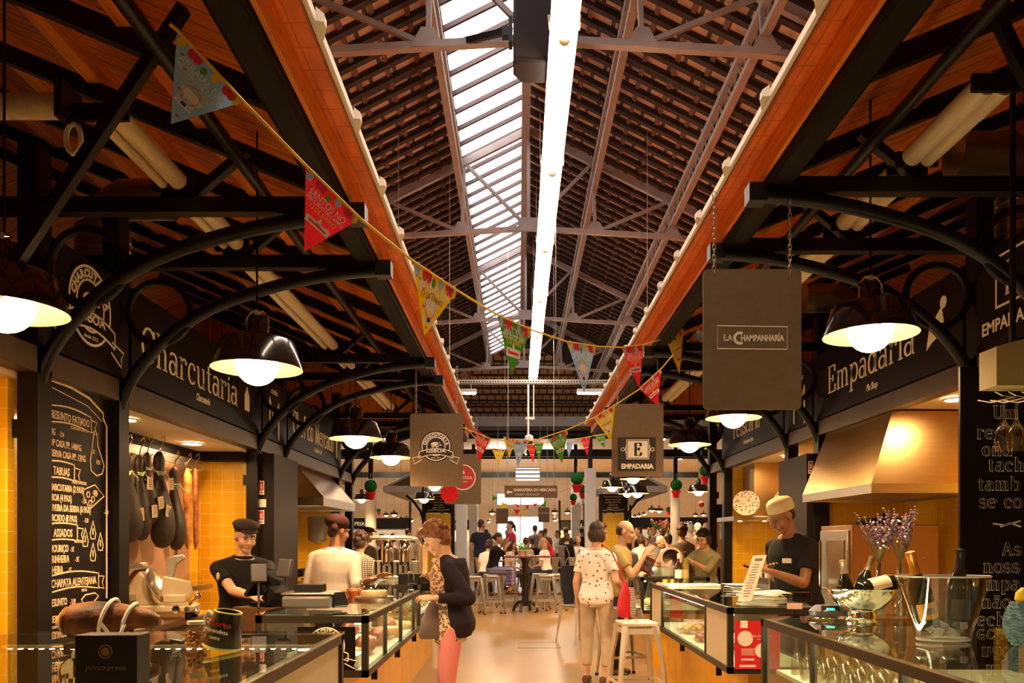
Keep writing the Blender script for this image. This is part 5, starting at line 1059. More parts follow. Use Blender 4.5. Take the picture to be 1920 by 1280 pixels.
t = thing('frying_pan', 'frying pan with a raised handle on the second left bay unit', 'pan', (-2.45, 9.6, .96)); MB().lathe([(0, 0), (.12, 0), (.15, .05), (.145, .05), (.118, .008), (0, .008)], n=24).build('pan', blkm, t); MB().tube([(.12, -.04, .04), (.3, -.1, .2)], .012, 8).build('handle', galv, t); MB().lathe([(.0, -.06), (.13, -.06), (.13, -.002), (0, -.002)], n=20).build('burner', blkm, t)
t = thing('grill_press', 'black steel contact grill on the second left bay unit', 'grill', (-2.4, 8.5, .90)); MB().box((-.17, -.2, 0), (.17, .2, .12)).build('base', steel, t, bevel=.01); MB().cbox((0, 0, .2), (.34, .4, .08), ry=R(-12)).build('lid', blkm, t, bevel=.01); MB().tube([(.18, -.15, .22), (.26, -.15, .25), (.26, .15, .25), (.18, .15, .22)], .012, 8).build('handle', blkm, t)
# notices on the dark panels
for x, y, wd, ht, kind, lab, Y, red in ((490, 914, 11, 26, 0, 'red fire extinguisher notice on the left dark panel', 7.26, 1), (491, 943, 16, 15, 1, 'small beige notice between the two red ones', 7.26, 0), (490, 969, 11, 26, 2, 'lower red notice on the left dark panel', 7.26, 1), (1520, 876, 9, 24, 0, 'red fire notice on the right dark panel beside the hood', 7.26, 1)):
    p = P(x, y + ht / 2, Y); k = Y / 1500; t = thing('notice', lab, 'notice', p); MB().box((-wd * k / 2, -.004, 0), (wd * k / 2, 0, ht * k)).build('plate', paper, t); m = MB(FC((0, -.0045, 0)))
    if red: m.prism([(-wd * k * .38, ht * k * .3), (wd * k * .38, ht * k * .3), (wd * k * .38, ht * k * .93), (-wd * k * .38, ht * k * .93)], .001); m.M = m.M @ Matrix.Translation((0, 0, .001)); m.prism([(-.008, ht * k * .4), (.008, ht * k * .4), (.008, ht * k * .72), (0, ht * k * .82), (-.008, ht * k * .72)], .001, 1)
    m.stroke([(-wd * k * .35, ht * k * .15), (wd * k * .35, ht * k * .15)], .008, .001, 0 if red else 1); m.build('print', [M('notice_red', (.6, .02, .02), .5), M('notice_ink', (.75, .7, .6) if red else (.2, .1, .05), .6)], t)
# ---------------------------------------------------------------- pie shop and second right bay
t = thing('oven', 'steel and brown oven with a glowing window behind the chef', 'oven', (2.58, 6.2, .88)); ob = M('oven_brown_steel', (.34, .2, .1), .35, .7, .5, .08)
MB().box((0, 0, 0), (.68, .62, .70)).build('body', ob, t, bevel=.006); m = MB().box((-.02, .03, .04), (0, .59, .66)); d = m.build('door', steel, t, bevel=.004); MB().box((-.026, .08, .12), (-.021, .40, .58)).build('window', M('oven_window', (.16, .10, .05), .12, .2, .6), d); MB().tube([(-.05, .5, .12), (-.05, .5, .58)], .012, 8).build('handle', chrome, d)
m = MB()
for x, z in ((.14, .42), (.56, .45), (.14, .15), (.56, .15)): MB().ball((x, -.002, z), .01, 8, 6).build('screw', chrome, t)
t = thing('worktop_unit', 'steel worktop unit along the back of the pie shop', 'counter', (3.1, 6.0, 0)); MB().box((-.52, -1.1, .84), (.38, 1.2, .88)).build('worktop', steel, t); MB().box((-.5, -1.1, 0), (.38, 1.2, .84)).build('carcass', steel, t)
t = thing('cooking_pot', 'dark pan lid lying on top of the oven', 'pan', (2.95, 6.45, 1.58)); MB().lathe([(0, 0), (.2, 0), (.22, .03), (.1, .06), (0, .065)], n=28).build('lid', blkm, t); MB().lathe([(0, .065), (.015, .065), (.02, .09), (0, .095)], n=12).build('knob', blkm, t)
t = thing('extractor_hood', 'chimney hood with glowing lights holding two plates in the second right bay', 'extractor hood', (3.0, 9.9, Z(.25))); MB().box((-.42, -.3, 0), (.45, .5, .055)).build('canopy', steel, t, bevel=.004); m = MB().box((-.1, -.05, .055), (.3, .45, .72)); m.build('chimney', hoodm, t, bevel=.004)
m = MB()
for x in (-.3, 0, .25): MB().lathe([(0, -.003), (.025, -.003)], (x, -.15, 0), 14).build('lamp', EM('hood_spot', (1, .8, .5), 40), t)
plate_b = VO('painted_plate', (.16, .15, .13), (.72, .66, .55), 32, .25, .42, rough=.2)
for x, l in ((-.26, 'patterned plate at the left end of the chimney hood'), (.2, 'patterned plate leaning before the chimney')):
    t = thing('plate', l, 'plate', (3.0 + x, 9.62, Z(.305))); m = MB(Matrix.Translation((0, 0, .155)) @ Matrix.Rotation(R(-15 if x < 0 else 15), 4, 'Z') @ Matrix.Rotation(R(76), 4, 'X')); m.lathe([(0, .008), (.10, .006), (.155, .02), (.157, .016), (.10, .0), (0, 0)], n=32); m.build('dish', plate_b, t)
t = thing('worktop_unit', 'steel worktop unit with pans in the second right bay', 'counter', (3.0, 9.4, 0)); MB().box((-.3, -1.2, .86), (.48, 1.08, .9)).build('worktop', steel, t); MB().box((-.28, -1.2, 0), (.48, 1.08, .86)).build('carcass', steel, t)
t = thing('deep_fryer', 'steel deep fryer with dark basket handles in the second right bay', 'fryer', (2.95, 9.3, .90)); MB().box((-.2, -.25, 0), (.2, .25, .22)).build('tank', steel, t, bevel=.008); m = MB()
for y in (-.12, .12): MB().tube([(-.1, y, .2), (-.3, y, .27)], .012, 8).build('basket_handle', blkm, t)
t = thing('sandwich_toaster', 'steel toaster with black and white knobs behind the menu stand', 'toaster', (2.75, 8.4, .90)); MB().box((-.18, -.2, 0), (.2, .2, .26)).build('body', steel, t, bevel=.01); m = MB()
for k in range(5): MB().cbox((-.19, -.14 + .07 * k, .2), (.03, .035, .05)).build('knob', blkm if k % 2 else white, t)
# things on the pie shop case
a, b, c, d = P(1383, 1127, 5.15), P(1409, 1126, 5.12), P(1441, 1040, 5.2), P(1412, 1042, 5.23)
t = thing('menu_stand', 'clear leaning menu stand with a long price list on the pie shop case', 'menu stand', a); u = (b - a).normalized(); v0 = d - a; n = u.cross(v0).normalized(); v = n.cross(u)
n = -n if n.y > 0 else n; L = (b - a).length; hx, hy = (d - a).dot(u), (d - a).dot(n.cross(u)); Mx = Matrix((u, n.cross(u), n)).transposed().to_4x4()
m = MB(Mx); m.prism([(0, 0), (L, 0), (L + hx, hy), (hx, hy)], .006); m.build('sheet', M('menu_sheet', (.70, .62, .50), .25, 0, .5, .03), t)
m = MB(Mx @ Matrix.Translation((0, 0, .0065)))
for k in range(13):
    f = .1 + .058 * k; m.stroke([(hx * f + L * (.3 - .05 * (k % 3)), hy * f), (hx * f + L * (.7 + .06 * (k % 2)), hy * f)], .006, .0005)
m.stroke([(hx * .9 + L * .25, hy * .9), (hx * .9 + L * .8, hy * .9)], .02, .0005); m.build('print', M('menu_print', (.18, .13, .1), .7), t)
m = MB().box((-.03, .03, .0), (.13, .08, .004)); m.build('foot', glass, t)
random.seed(11)
for i, (px, py, Y, l) in enumerate(((1392, 1083, 6.6, 'crumpled white paper sheet near the chef\'s hands'), (1420, 1118, 5.5, 'white paper bags stacked behind the menu stand'), (1440, 1107, 5.6, 'white paper napkins under the chef\'s elbow'))):
    p = P(px, py, Y); t = thing('paper_sheet', l, 'paper', (p.x, p.y, 1.05), group='loose white papers'); m = MB()
    for k in range(4):
        o = m.M; m.M = Matrix.Translation((random.uniform(-.02, .02), random.uniform(-.02, .02), .008 + .012 * k)) @ Matrix.Rotation(random.uniform(-.5, .5), 4, 'Z') @ Matrix.Rotation(random.uniform(-.12, .12), 4, 'X') @ Matrix.Rotation(random.uniform(-.1, .1), 4, 'Y'); m.box((-.12, -.09, 0), (.12, .09, .003)); m.M = o
    m.build('sheet', paper, t, smooth=False)
acr = GL('acrylic', (.95, .92, .85), .03, 1.6)
for i, (px, l) in enumerate(((1465, 'clear acrylic box left of its pair beside the menu stand'), (1500, 'clear acrylic box right of its pair beside the menu stand'))):
    p = P(px, 1120, 5.35); t = thing('acrylic_box', l, 'box', (p.x, 5.35, 1.05), group='clear acrylic boxes'); MB().box((-.065, -.04, 0), (.065, .04, .062)).build('box', acr, t, bevel=.004)
t = thing('price_label', 'small pink price label on the near corner of the pie shop case', 'label', (1.64, 4.75, 1.02)); MB().box((-.045, -.002, 0.03), (.045, .002, .065)).build('card', M('pink_card', (.7, .45, .42), .6), t); MB().tube([(0, .0, 0), (0, 0, .03)], .004, 5).build('clip', blk, t)
p = P(1305, 1098, 7.1); t = thing('serving_tray', 'long white tray at the far end of the pie shop case', 'tray', (p.x, 7.2, 1.05)); MB().box((-.28, -.1, 0), (.22, .1, .02)).build('tray', white, t, bevel=.004)
for i, (px, l, tall, cc) in enumerate(((1272, 'dark oil bottle with a white label on the pie shop case', .26, (.04, .015, .01)), (1285, 'tall yellow green oil bottle beside the dark one', .27, (.20, .15, .03)))):
    Y = 7.45; p = P(px, 1090, Y); t = thing('oil_bottle', l, 'bottle', (p.x, Y - .3 * 0, 1.07)); MB().lathe([(0, 0), (.03, 0), (.032, .01), (.032, tall * .62), (.012, tall * .75), (.012, tall), (0, tall)], n=18).build('bottle', M('oil_glass_%d' % i, cc, .08, 0, .7, 0), t)
    MB().lathe([(.0325, .04), (.0325, .12)], n=18).build('label', paper if i == 0 else M('olive_label', (.4, .3, .1), .5), t); MB().lathe([(.0125, tall - .04), (.0135, tall - .04), (.0135, tall + .01), (0, tall + .01)], n=12).build('cap', white if i == 0 else blkm, t)
for i, (px, l) in enumerate(((1248, 'small glass of mustard by the oil bottles'), (1262, 'small glass dish beside the mustard'))):
    p = P(px, 1085, 7.6); t = thing('small_glass', l, 'glass', (p.x, 7.6, 1.05)); MB().lathe([(0, 0), (.03, 0), (.036, .06), (.033, .06), (.028, .006), (0, .006)], n=16).build('glass', glass, t); MB().lathe([(0, .007), (.027, .007), (.031, .04), (0, .04)], n=14).build('filling', M('mustard', (.6, .38, .05), .5), t)
# ---------------------------------------------------------------- champagne bar
bott = M('champagne_glass', (.012, .014, .006), .06, 0, .8, 0); cham = [(0, 0), (.036, 0), (.043, .012), (.044, .03), (.044, .15), (.038, .185), (.022, .225), (.016, .25), (.015, .30), (.018, .302), (.018, .312), (0, .313)]
def bottle(label, loc, tilt, az, foil, lab, parent_label=None):
    t = thing('champagne_bottle', label, 'bottle', loc, group='champagne bottles'); t.rotation_euler = (0, tilt, az)
    MB().lathe(cham, n=28).build('bottle', bott, t); MB().lathe([(.0225, .228), (.0235, .226), (.018, .25), (.0165, .295), (.02, .302), (.019, .318), (0, .322)], n=20).build('foil', M('foil_%s' % foil[0], foil[1], .35, .7, .5, .1), t)
    if lab: 
        n = 10; vs = []; 
        for i in range(n + 1):
            a = -lab[4] - 1.05 + 2.1 * i / n; vs += [(.0448 * math.cos(a), .0448 * math.sin(a), lab[1]), (.0448 * math.cos(a), .0448 * math.sin(a), lab[2])]
        l_ = MB().add(vs, [(2 * i, 2 * i + 2, 2 * i + 3, 2 * i + 1) for i in range(n)]).build('label', M('label_' + lab[0], lab[3], .5), t)
        if lab[0] == 'orange':
            m = MB(); vs = []
            for i in range(n + 1): a = -lab[4] - .5 + i * .1; vs += [(.0452 * math.cos(a), .0452 * math.sin(a), lab[1] + .02), (.0452 * math.cos(a), .0452 * math.sin(a), lab[2] - .02)]
            m.add(vs, [(2 * i, 2 * i + 2, 2 * i + 3, 2 * i + 1) for i in range(n)]); m.build('print', M('label_window', (.22, .17, .13), .4), l_)
    return t
bx, by = P(1615, 1165, 4.0).x, 4.0
t = thing('champagne_bowl', 'polished silver bowl on a foot holding three bottles', 'bowl', (bx, by, 1.05)); MB().lathe([(0, 0), (.075, 0), (.078, .012), (.066, .02), (.066, .036), (.062, .05), (.11, .075), (.155, .125), (.168, .16), (.185, .165), (.187, .169), (.165, .169), (.15, .13), (.105, .082), (.0, .065)], n=48).build('bowl', chrome, t)
bottle('champagne bottle with pale gold foil standing at the left of the silver bowl', (bx - .075, by - .02, 1.13), R(-7), 0, ('pale_gold', (.75, .62, .4)), None).scale = (.78, .78, .72)
bottle('champagne bottle leaning right in the middle of the silver bowl', (bx - .01, by + .04, 1.13), R(22), R(15), ('dark_gold', (.4, .3, .16)), None).scale = (.85, .85, .82)
bottle('champagne bottle lying across the right rim of the silver bowl, cream label', (bx - .03, by - .05, 1.21), R(78), R(8), ('gold', (.7, .5, .25)), ('cream', .05, .15, (.7, .6, .42), PI * .75))
ix, iy = P(1768, 1203, 3.2).x, 3.2
t = thing('ice_bucket', 'clear flared ice bucket holding two bottles and ice', 'ice bucket', (ix, iy, 1.05)); ac2 = GL('bucket_acrylic', (.93, .91, .88), .03, 2.0)
MB().lathe([(0, .004), (.09, .004), (.10, .012), (.105, .03), (.125, .10), (.155, .19), (.180, .262), (.186, .262), (.162, .19), (.132, .10), (.112, .03), (.105, .0), (0, 0)], n=40, sy=.62).build('bucket', ac2, t)
m = MB()
for zz, r_, q in ((.262, .183, .004), (.012, .10, .006)): MB().tube([(r_ * math.cos(a), .62 * r_ * math.sin(a), zz) for a in [2 * PI * i / 48 for i in range(48)]], q, 6, True).build('rim' if zz > .1 else 'foot_ring', M('bucket_rim', (.8, .76, .7), .2, 0, .6, 0, trans=.45), t)
m = MB(); random.seed(2)
for k in range(16): o = m.M; m.M = Matrix.Translation((random.uniform(-.07, .07), random.uniform(-.035, .035), .03 + random.random() * .05)) @ Matrix.Rotation(random.random() * 3, 4, (.5, .6, .62)); m.box((-.015,) * 3, (.015,) * 3); m.M = o
m.build('ice', M('ice', (.9, .88, .85), .1, 0, .6, 0, trans=.7), t, bevel=.004)
bottle('champagne bottle with orange foil and square orange label, left in the ice bucket', (ix - .055, iy - .0, 1.10), R(-14), 0, ('orange', (.8, .32, .06)), ('orange', .045, .11, (.72, .30, .02), PI / 2))
bottle('champagne bottle with black foil, right in the ice bucket', (ix + .06, iy + .01, 1.10), R(3), 0, ('black', (.05, .045, .04)), ('dark', .04, .12, (.05, .03, .02), PI / 2))
lav = M('lavender', (.22, .15, .28), .9, 0, .2, .4, 60); stem = M('dry_stem', (.22, .2, .08), .8)
for i, (px, py, Y, l) in enumerate(((1648, 1140, 4.2, 'clear bottle vase of lavender behind the silver bowl, left'), (1687, 1140, 4.15, 'clear bottle vase of lavender behind the silver bowl, right'))):
    p = P(px, py, Y); t = thing('flower_vase', l, 'vase', (p.x, Y, 1.05), group='lavender vases'); MB().lathe([(0, .004), (.036, .004), (.04, .012), (.04, .15), (.033, .185), (.016, .22), (.015, .29), (.017, .292), (.012, .292), (.012, .22), (.03, .18), (.036, .15), (.036, .015), (0, .01)], n=24).build('bottle', GL('vase_glass', (.84, .84, .78), .03, 2.5), t)
    random.seed(20 + i); ms = MB(); mf = MB(); mw = MB()
    for k in range(26):
        a = random.random() * 2 * PI; r = .03 + .09 * random.random(); h = .40 + .18 * random.random(); e = V((r * math.cos(a), .6 * r * math.sin(a), h)); ms.tube([(0, 0, .1), (.004 * math.cos(a), .004 * math.sin(a), .29), tuple(e)], .0016, 4)
        for j in range(9): q = V((0, 0, .29)).lerp(e, 1 - .055 * j); mf.ball(q + V((random.uniform(-.006, .006), random.uniform(-.006, .006), 0)), random.uniform(.004, .008), 5, 4)
    for k in range(16): a = random.random() * 6.3; mw.ball((.07 * math.cos(a) * random.random(), .05 * math.sin(a), .36 + .15 * random.random()), .007, 6, 4)
    ms.build('stem', stem, t); f = mf.build('lavender_head', lav, t); f['kind'] = 'stuff'; mw.build('white_blossom', M('white_blossom', (.75, .7, .55), .8), t)
p = P(1545, 1140, 4.35); t = thing('card_terminal', 'grey payment terminal with a green lit display on the champagne bar', 'card terminal', (p.x - .02, 4.22, 1.05), R(-15)); m = MB(); m.loft([((0, 0, .01), (.10, 0, 0), (0, .045, 0)), ((0, 0, .035), (.105, 0, 0), (0, .05, 0)), ((.01, .01, .065), (.08, 0, 0), (0, .035, 0))], 20); m.build('body', M('terminal_grey', (.12, .11, .1), .35), t)
MB().cbox((.0, -.035, .048), (.09, .006, .035), rx=R(-30)).build('bezel', blkm, t); MB().cbox((.0, -.040, .046), (.04, .003, .012), rx=R(-30)).build('display', EM('green_display', (.05, .8, .4), 1.2), t)
p = P(1575, 1160, 4.05); t = thing('silver_tray', 'small silver dish on the champagne bar beside the bowl foot', 'dish', (p.x - .06, 4.12, 1.05)); MB().lathe([(0, .003), (.06, .003), (.08, .014), (.082, .012), (.062, 0), (0, 0)], n=28).build('dish', chrome, t)
p = P(1905, 1205, 3.05); t = thing('knitted_ornament', 'blue ribbed ornament with a yellow top at the right edge of the bar', 'ornament', (p.x + .03, 3.05, 1.05)); m = MB()
for k in range(13):
    z = .012 + .0125 * k; r = .05 * math.sin(PI * (k + 3) / 18) + .012
    m.tube([((r + .004 * math.sin(a * 9 + k)) * math.cos(a), (r + .004 * math.sin(a * 9 + k)) * math.sin(a), z + .003 * math.sin(a * 9)) for a in [2 * PI * i / 54 for i in range(54)]], .008, 5, True)
m.build('ribbed_body', M('blue_wool', (.14, .22, .25), .95, 0, .1, .25, 60), t); MB().loft([((0, 0, .16), (.02, 0, 0), (0, .02, 0)), ((0, 0, .18), (.032, 0, 0), (0, .032, 0)), ((0, 0, .205), (.028, 0, 0), (0, .028, 0)), ((0, 0, .225), (.008, 0, 0), (0, .008, 0))], 16).build('lemon_top', M('lemon_yellow', (.8, .5, .02), .4), t)
# upturned flutes inside the bar
wg = [(0, .205), (.032, .205), (.033, .202), (.006, .196), (.0045, .13), (.010, .115), (.03, .08), (.034, .03), (.029, .0), (.027, .0), (.032, .03), (.028, .078), (.0, .112)]
clear = GL('wine_glass', (.88, .86, .80), .04, 2.8); g0 = None; random.seed(9); k = 0
for r_ in range(4):
    for c_ in range(6):
        x, y = 1.42 + .105 * r_ + random.uniform(-.01, .01), 3.25 + .165 * c_
        if y > 4.2: continue
        l = 'upturned glass in the champagne bar, %s row from the aisle, %s from the far end' % (('first', 'second', 'third', 'fourth')[r_], ('last', 'fifth', 'fourth', 'third', 'second', 'first')[c_])
        if g0 is None: g0 = thing('wine_glass', l, 'glass', (x, y, .775), group='upturned glasses in the champagne bar'); MB().lathe([(a, z) for a, z in wg], n=20).build('bowl_and_stem', clear, g0)
        else: dup(g0, (x, y, .775), label=l)
t = thing('glass_shelf', 'shelf of the champagne bar carrying the upturned glasses', 'shelf', (1.98, 3.1, .735)); MB().box((-.62, -1.1, .02), (.60, 1.12, .04)).build('board', casefloor, t); m = MB()
for x in (-.55, .55):
    for y in (-1, 1): m.box((x - .015, y - .015, -.25), (x + .015, y + .015, .02))
m.build('leg', steel, t)
# hanging glass rack
q0 = P(1836, 733, 3.3); t = thing('glass_rack', 'pale wooden box with wire loops holding stemmed glasses, top right', 'rack', (q0.x, 3.3, q0.z)); wd = M('pale_olive_wood', (.42, .32, .12), .55, 0, .3, .1, 5)
m = MB(FC((0, 0, 0))); m.prism([(0, 0), (.45, 0), (.45, .24), (.09, .18), (.0, .155)], .12); m.build('box', wd, t, smooth=False)
m = MB()
for k in range(3):
    x = .06 + .055 * k; m.tube([(x, -.01, -.005), (x, -.06, -.03), (x + .05, -.06, -.035), (x + .05, .1, -.03), (x + .05, .2, -.003)], .0025, 6)
m.build('wire_loop', galv, t); m = MB().tube([(.2, .1, .2), (.2, .1, 1.5)], .012, 8); m.build('hanger', blk, t)
for i, (px, l) in enumerate(((1884, 'stemmed glass hanging from the wooden rack, left'), (1908, 'stemmed glass hanging from the wooden rack, right'))):
    p = P(px, 846, 3.25); dup(g0, (p.x, 3.26, p.z), label=l, group='glasses hanging from the rack', scale=1.06)
# ---------------------------------------------------------------- people
def sk_(n, c): return M('skin_' + n, c, .5, 0, .4, .08, 14)
SK = {'fair': sk_('fair', (.62, .36, .24)), 'tan': sk_('tan', (.48, .25, .14)), 'brown': sk_('brown', (.25, .11, .055)), 'olive': sk_('olive', (.50, .28, .15))}
HR = {k: M('hair_' + k, v, .55, 0, .4, .35, 30, .3, 90) for k, v in {'black': (.018, .012, .01), 'dark': (.045, .022, .014), 'brown': (.11, .045, .02), 'auburn': (.20, .065, .02), 'grey': (.42, .38, .34), 'blond': (.42, .25, .1)}.items()}
eyew = M('eye_white', (.30, .22, .18), .3, 0, .5, 0); iris = M('eye_dark', (.02, .012, .01), .2, 0, .5, 0); lipm = M('lips', (.42, .14, .11), .5, 0, .4, 0)
CL = {}
def cloth(n, c, noise=.12): return M('cloth_' + n, c, .85, 0, .25, noise, 9, .15, 25)
def cone(m, p, q, r1, r2, n=12):
    p, q = V(p), V(q); m.tube([p, q], [r1, r2], n); m.ball(p, r1, n, 8); m.ball(q, r2, n, 8)
def person(label, loc, yaw, H, skinm='fair', hair=('short', 'dark'), top=('cloth', None, 'short'), legs=None, shoes=None, seat=None, lean=0, side=0, head=(0, 0, 0), hl=None, hr=None, curl=.55,
           vox=.0055, cv=.011, woman=False, wide=1.0, hem=-.02, feet=None, extra=None, group=None, loc_hands=False, name='person', collar=None, fast=False):
    k = H / 1.7; root = thing(name, label, 'person', loc, R(yaw), group)
    W2L = (Matrix.Translation(V(loc)) @ Matrix.Rotation(R(yaw), 4, 'Z')).inverted()
    Rm = Matrix.Rotation(R(side), 3, 'Y') @ Matrix.Rotation(R(lean), 3, 'X'); u = Rm @ V((0, 0, 1)); fw = Rm @ V((0, -1, 0)); rt = Rm @ V((1, 0, 0))
    hz = .90 * k if seat is None else seat + .10 * k
    B = V((0, .10 * math.sin(R(max(0, lean))) if seat is None else 0, hz)); at = lambda t, x=0, f=0: B + u * t * k + rt * x * k + fw * f * k
    hipw = .092; sh = (.155 if woman else .172) * wide
    def rings(inf, t0, t1, back=0):
        tb = [(-.09, .09, .085, 0), (-.05, .150, .115, -.01), (.02, .172 if woman else .165, .122, -.012), (.10, .155, .112, 0), (.20, .128 if woman else .142, .100 if woman else .108, 0), (.30, .148 if woman else .158, .122 if woman else .118, .012 if woman else .004), (.40, .160 if woman else .172, .112, .004), (.47, .150, .092, -.005), (.51, .105, .075, -.008), (.535, .068, .062, -.008)]
        out = []
        for t, a, b, o in tb:
            if t < t0 - .001 or t > t1 + .001: continue
            out.append((at(t, 0, o - back), rt * (a * wide * k + inf), fw * (b * (1 + (wide - 1) * .7) * k + inf)))
        return out
    # legs
    LJ = []; SR = .052 * k * (.94 if woman else 1.04)
    for s in (-1, 1):
        hp = B + V((s * hipw * k, 0, -.02 * k))
        if seat is None:
            ft = feet[(s + 1) // 2] if feet else (s * .10, 0); kn = V((s * .105 * k + (ft[0] - s * .1) * .5, ft[1] * .5 - .025 * k, .48 * k)); an = V((ft[0] * k, ft[1] + .03 * k, .085 * k)); fd = V((s * .25, -1, 0)).normalized()
        else:
            kn = V((s * .13 * k, -.43 * k, seat + .075 * k)); an = V((s * .12 * k, -.40 * k, max(.09, seat + .075 * k - .42 * k))); fd = V((s * .1, -1, 0)).normalized()
        LJ.append((hp, kn, an, fd))
    # arms
    AJ = []
    for s, tgt in ((-1, hr), (1, hl)):
        S = at(.438, s * sh); a, b = .275 * k, .245 * k
        if tgt is None: T = S + V((s * .06 * k, -.05 * k, -.50 * k)) if seat is None else B + V((s * .12 * k, -.30 * k, .10 * k))
        else: T = (W2L @ V(tgt)) if not loc_hands else V(tgt)
        d = T - S; L = min(d.length, (a + b) * .995); d.normalize(); T = S + d * L
        c = (a * a + L * L - b * b) / (2 * L); h = math.sqrt(max(0, a * a - c * c)); pole = V((s * .35, .45, -1)); pole = (pole - d * pole.dot(d)).normalized()
        AJ.append((s, S, S + d * c + pole * h, T))
    # head frame
    HM = Matrix.Rotation(R(head[1]), 3, 'Z') @ Matrix.Rotation(R(head[2]), 3, 'Y') @ Matrix.Rotation(R(head[0]), 3, 'X')
    nb = at(.52, 0, -.01); hc = nb + (u * .07 + HM @ V((0, -.025, .105))) * k
    HX = Matrix.Translation(hc) @ (HM.to_4x4()) @ Matrix.Diagonal((k, k, k, 1))
    m = MB()
    m.loft(rings(0, -.09, .535), 16)
    cone(m, nb - u * .03 * k, HX @ V((0, .02, -.05)), .055 * k, .05 * k)
    for hp, kn, an, fd in LJ:
        cone(m, hp, kn, .078 * k, .05 * k); cone(m, kn, kn.lerp(an, .3), .05 * k, .052 * k); cone(m, kn.lerp(an, .3), an, .052 * k, .034 * k)
        cone(m, an - V((0, 0, .03 * k)) - fd * .03 * k, an + fd * .13 * k - V((0, 0, .055 * k)), .036 * k, .026 * k)
    for s, S, E, T in AJ:
        cone(m, S, E, .046 * k * (.92 if woman else 1.05), .037 * k); cone(m, at(.485, s * .05), S, .055 * k, .046 * k); cone(m, E, E.lerp(T, .3), .037 * k, .038 * k); cone(m, E.lerp(T, .3), T, .038 * k, .024 * k)
        # hand
        d = (T - E).normalized(); n = V((-s, -.15, -.35)) if d.z < -.6 else V((-s * .45, .1, -1)); n = (n - d * n.dot(d)).normalized(); sd = d.cross(n) * (s)   # thumb side
        if sd.dot(V((-s * .3, -1, .5))) < 0: sd = -sd
        w_ = .040 * k
        m.loft([(T - d * .005, sd * .022 * k, n * .018 * k), (T + d * .03 * k, sd * .032 * k, n * .016 * k), (T + d * .07 * k, sd * .041 * k, n * .014 * k), (T + d * .092 * k, sd * .040 * k, n * .012 * k)], 12)
        if not fast:
            for i, (o, l) in enumerate(((.033, .072), (.0115, .082), (-.0105, .076), (-.032, .06))):
                p = T + d * (.086 if i in (1, 2) else .08) * k + sd * o * k; dirv = (d + sd * o * 2.2).normalized(); c = curl * (.8 + .15 * i)
                for j, (ll, r) in enumerate(((.45, .0088), (.32, .008), (.23, .0070))):
                    q = p + dirv * l * ll * k; m.tube([p, q], [r * k, (r - .0006) * k], 8); m.ball(q, (r - .0005) * k, 8, 6); p = q; dirv = (dirv * math.cos(c * .7) + n * math.sin(c * .7)).normalized()
            p = T + d * .028 * k + sd * .028 * k; dv = (d * .65 + sd * .8 + n * .25).normalized()
            for l, r in ((.04, .0115), (.03, .0095)):
                q = p + dv * l * k; cone(m, p, q, r * k, (r - .0012) * k, 8); p = q; dv = (dv + d * .5 + n * .25).normalized()
        else: cone(m, T + d * .08 * k, T + d * .15 * k + n * .03 * k, .03 * k, .018 * k)
    o = m.M; m.M = HX
    m.ball((0, .012, .03), (.074, .092, .092), 18, 12); m.ball((0, -.022, -.03), (.060, .068, .082), 16, 10); m.ball((0, -.052, -.092), (.034, .034, .028), 12, 8)
    for s in (-1, 1):
        m.ball((s * .034, -.066, -.034), (.027, .026, .028), 10, 8); m.ball((s * .074, .012, -.008), (.011, .021, .031), 10, 8); m.ball((s * .03, -.08, .022), (.028, .014, .010), 10, 6)
    m.loft([((0, -.088, .012), (.008, 0, 0), (0, .012, 0)), ((0, -.102, -.015), (.011, 0, 0), (0, .014, 0)), ((0, -.110, -.032), (.016, 0, 0), (0, .017, 0)), ((0, -.096, -.042), (.015, 0, 0), (0, .012, 0))], 10)
    m.ball((0, -.083, -.066), (.024, .014, .012), 10, 6)
    m.M = o
    skin(m, vox * k, 'body', SK[skinm], root, 3)
    if not fast:
        m = MB(HX)
        for s in (-1, 1): m.ball((s * .030, -.0815, .0), (.0120, .0085, .0045), 12, 8, 0); m.ball((s * .030, -.0875, -.0005), (.0060, .0035, .0042), 10, 6, 1)
        m.build('eyes', [eyew, iris], root)
        m = MB(HX)
        for s in (-1, 1): m.tube([(s * .012, -.095, .017), (s * .03, -.0965, .023), (s * .048, -.084, .016)], [.003, .0042, .002], 6)
        m.build('eyebrows', HR[hair[1]] if hair[1] != 'grey' else HR['dark'], root)
        m = MB(HX); m.ball((0, -.0935, -.0615), (.021, .006, .0045), 12, 6); m.ball((0, -.0925, -.0695), (.018, .006, .005), 12, 6); m.build('lips', lipm, root)
    # hair
    st, hcv = hair[0], HR[hair[1]]
    m = MB(HX); rnd = random.Random(len(label))
    capm = lambda: m.ball((0, .022, .046), (.080, .094, .088), 18, 12)
    if st in ('short', 'crop'): m.ball((0, .024, .044 if st == 'short' else .041), (.0795 if st == 'short' else .0765, .092, .088), 18, 12); m.ball((0, .065, -.02), (.062, .045, .06), 12, 8)
    elif st == 'bald':
        for s in (-1, 1): m.ball((s * .055, .045, .0), (.024, .052, .05), 12, 8)
        m.ball((0, .08, .01), (.06, .032, .06), 12, 8)
    elif st == 'bob':
        capm(); m.ball((0, .05, -.02), (.085, .07, .09), 14, 10)
        for s in (-1, 1): m.ball((s * .072, .015, -.03), (.022, .055, .075), 12, 8)
        m.ball((0, -.055, .085), (.065, .035, .03), 12, 8)
    elif st == 'long':
        capm(); m.ball((0, .065, -.06), (.08, .05, .14), 14, 10); m.ball((0, .06, -.16), (.075, .035, .09), 12, 8)
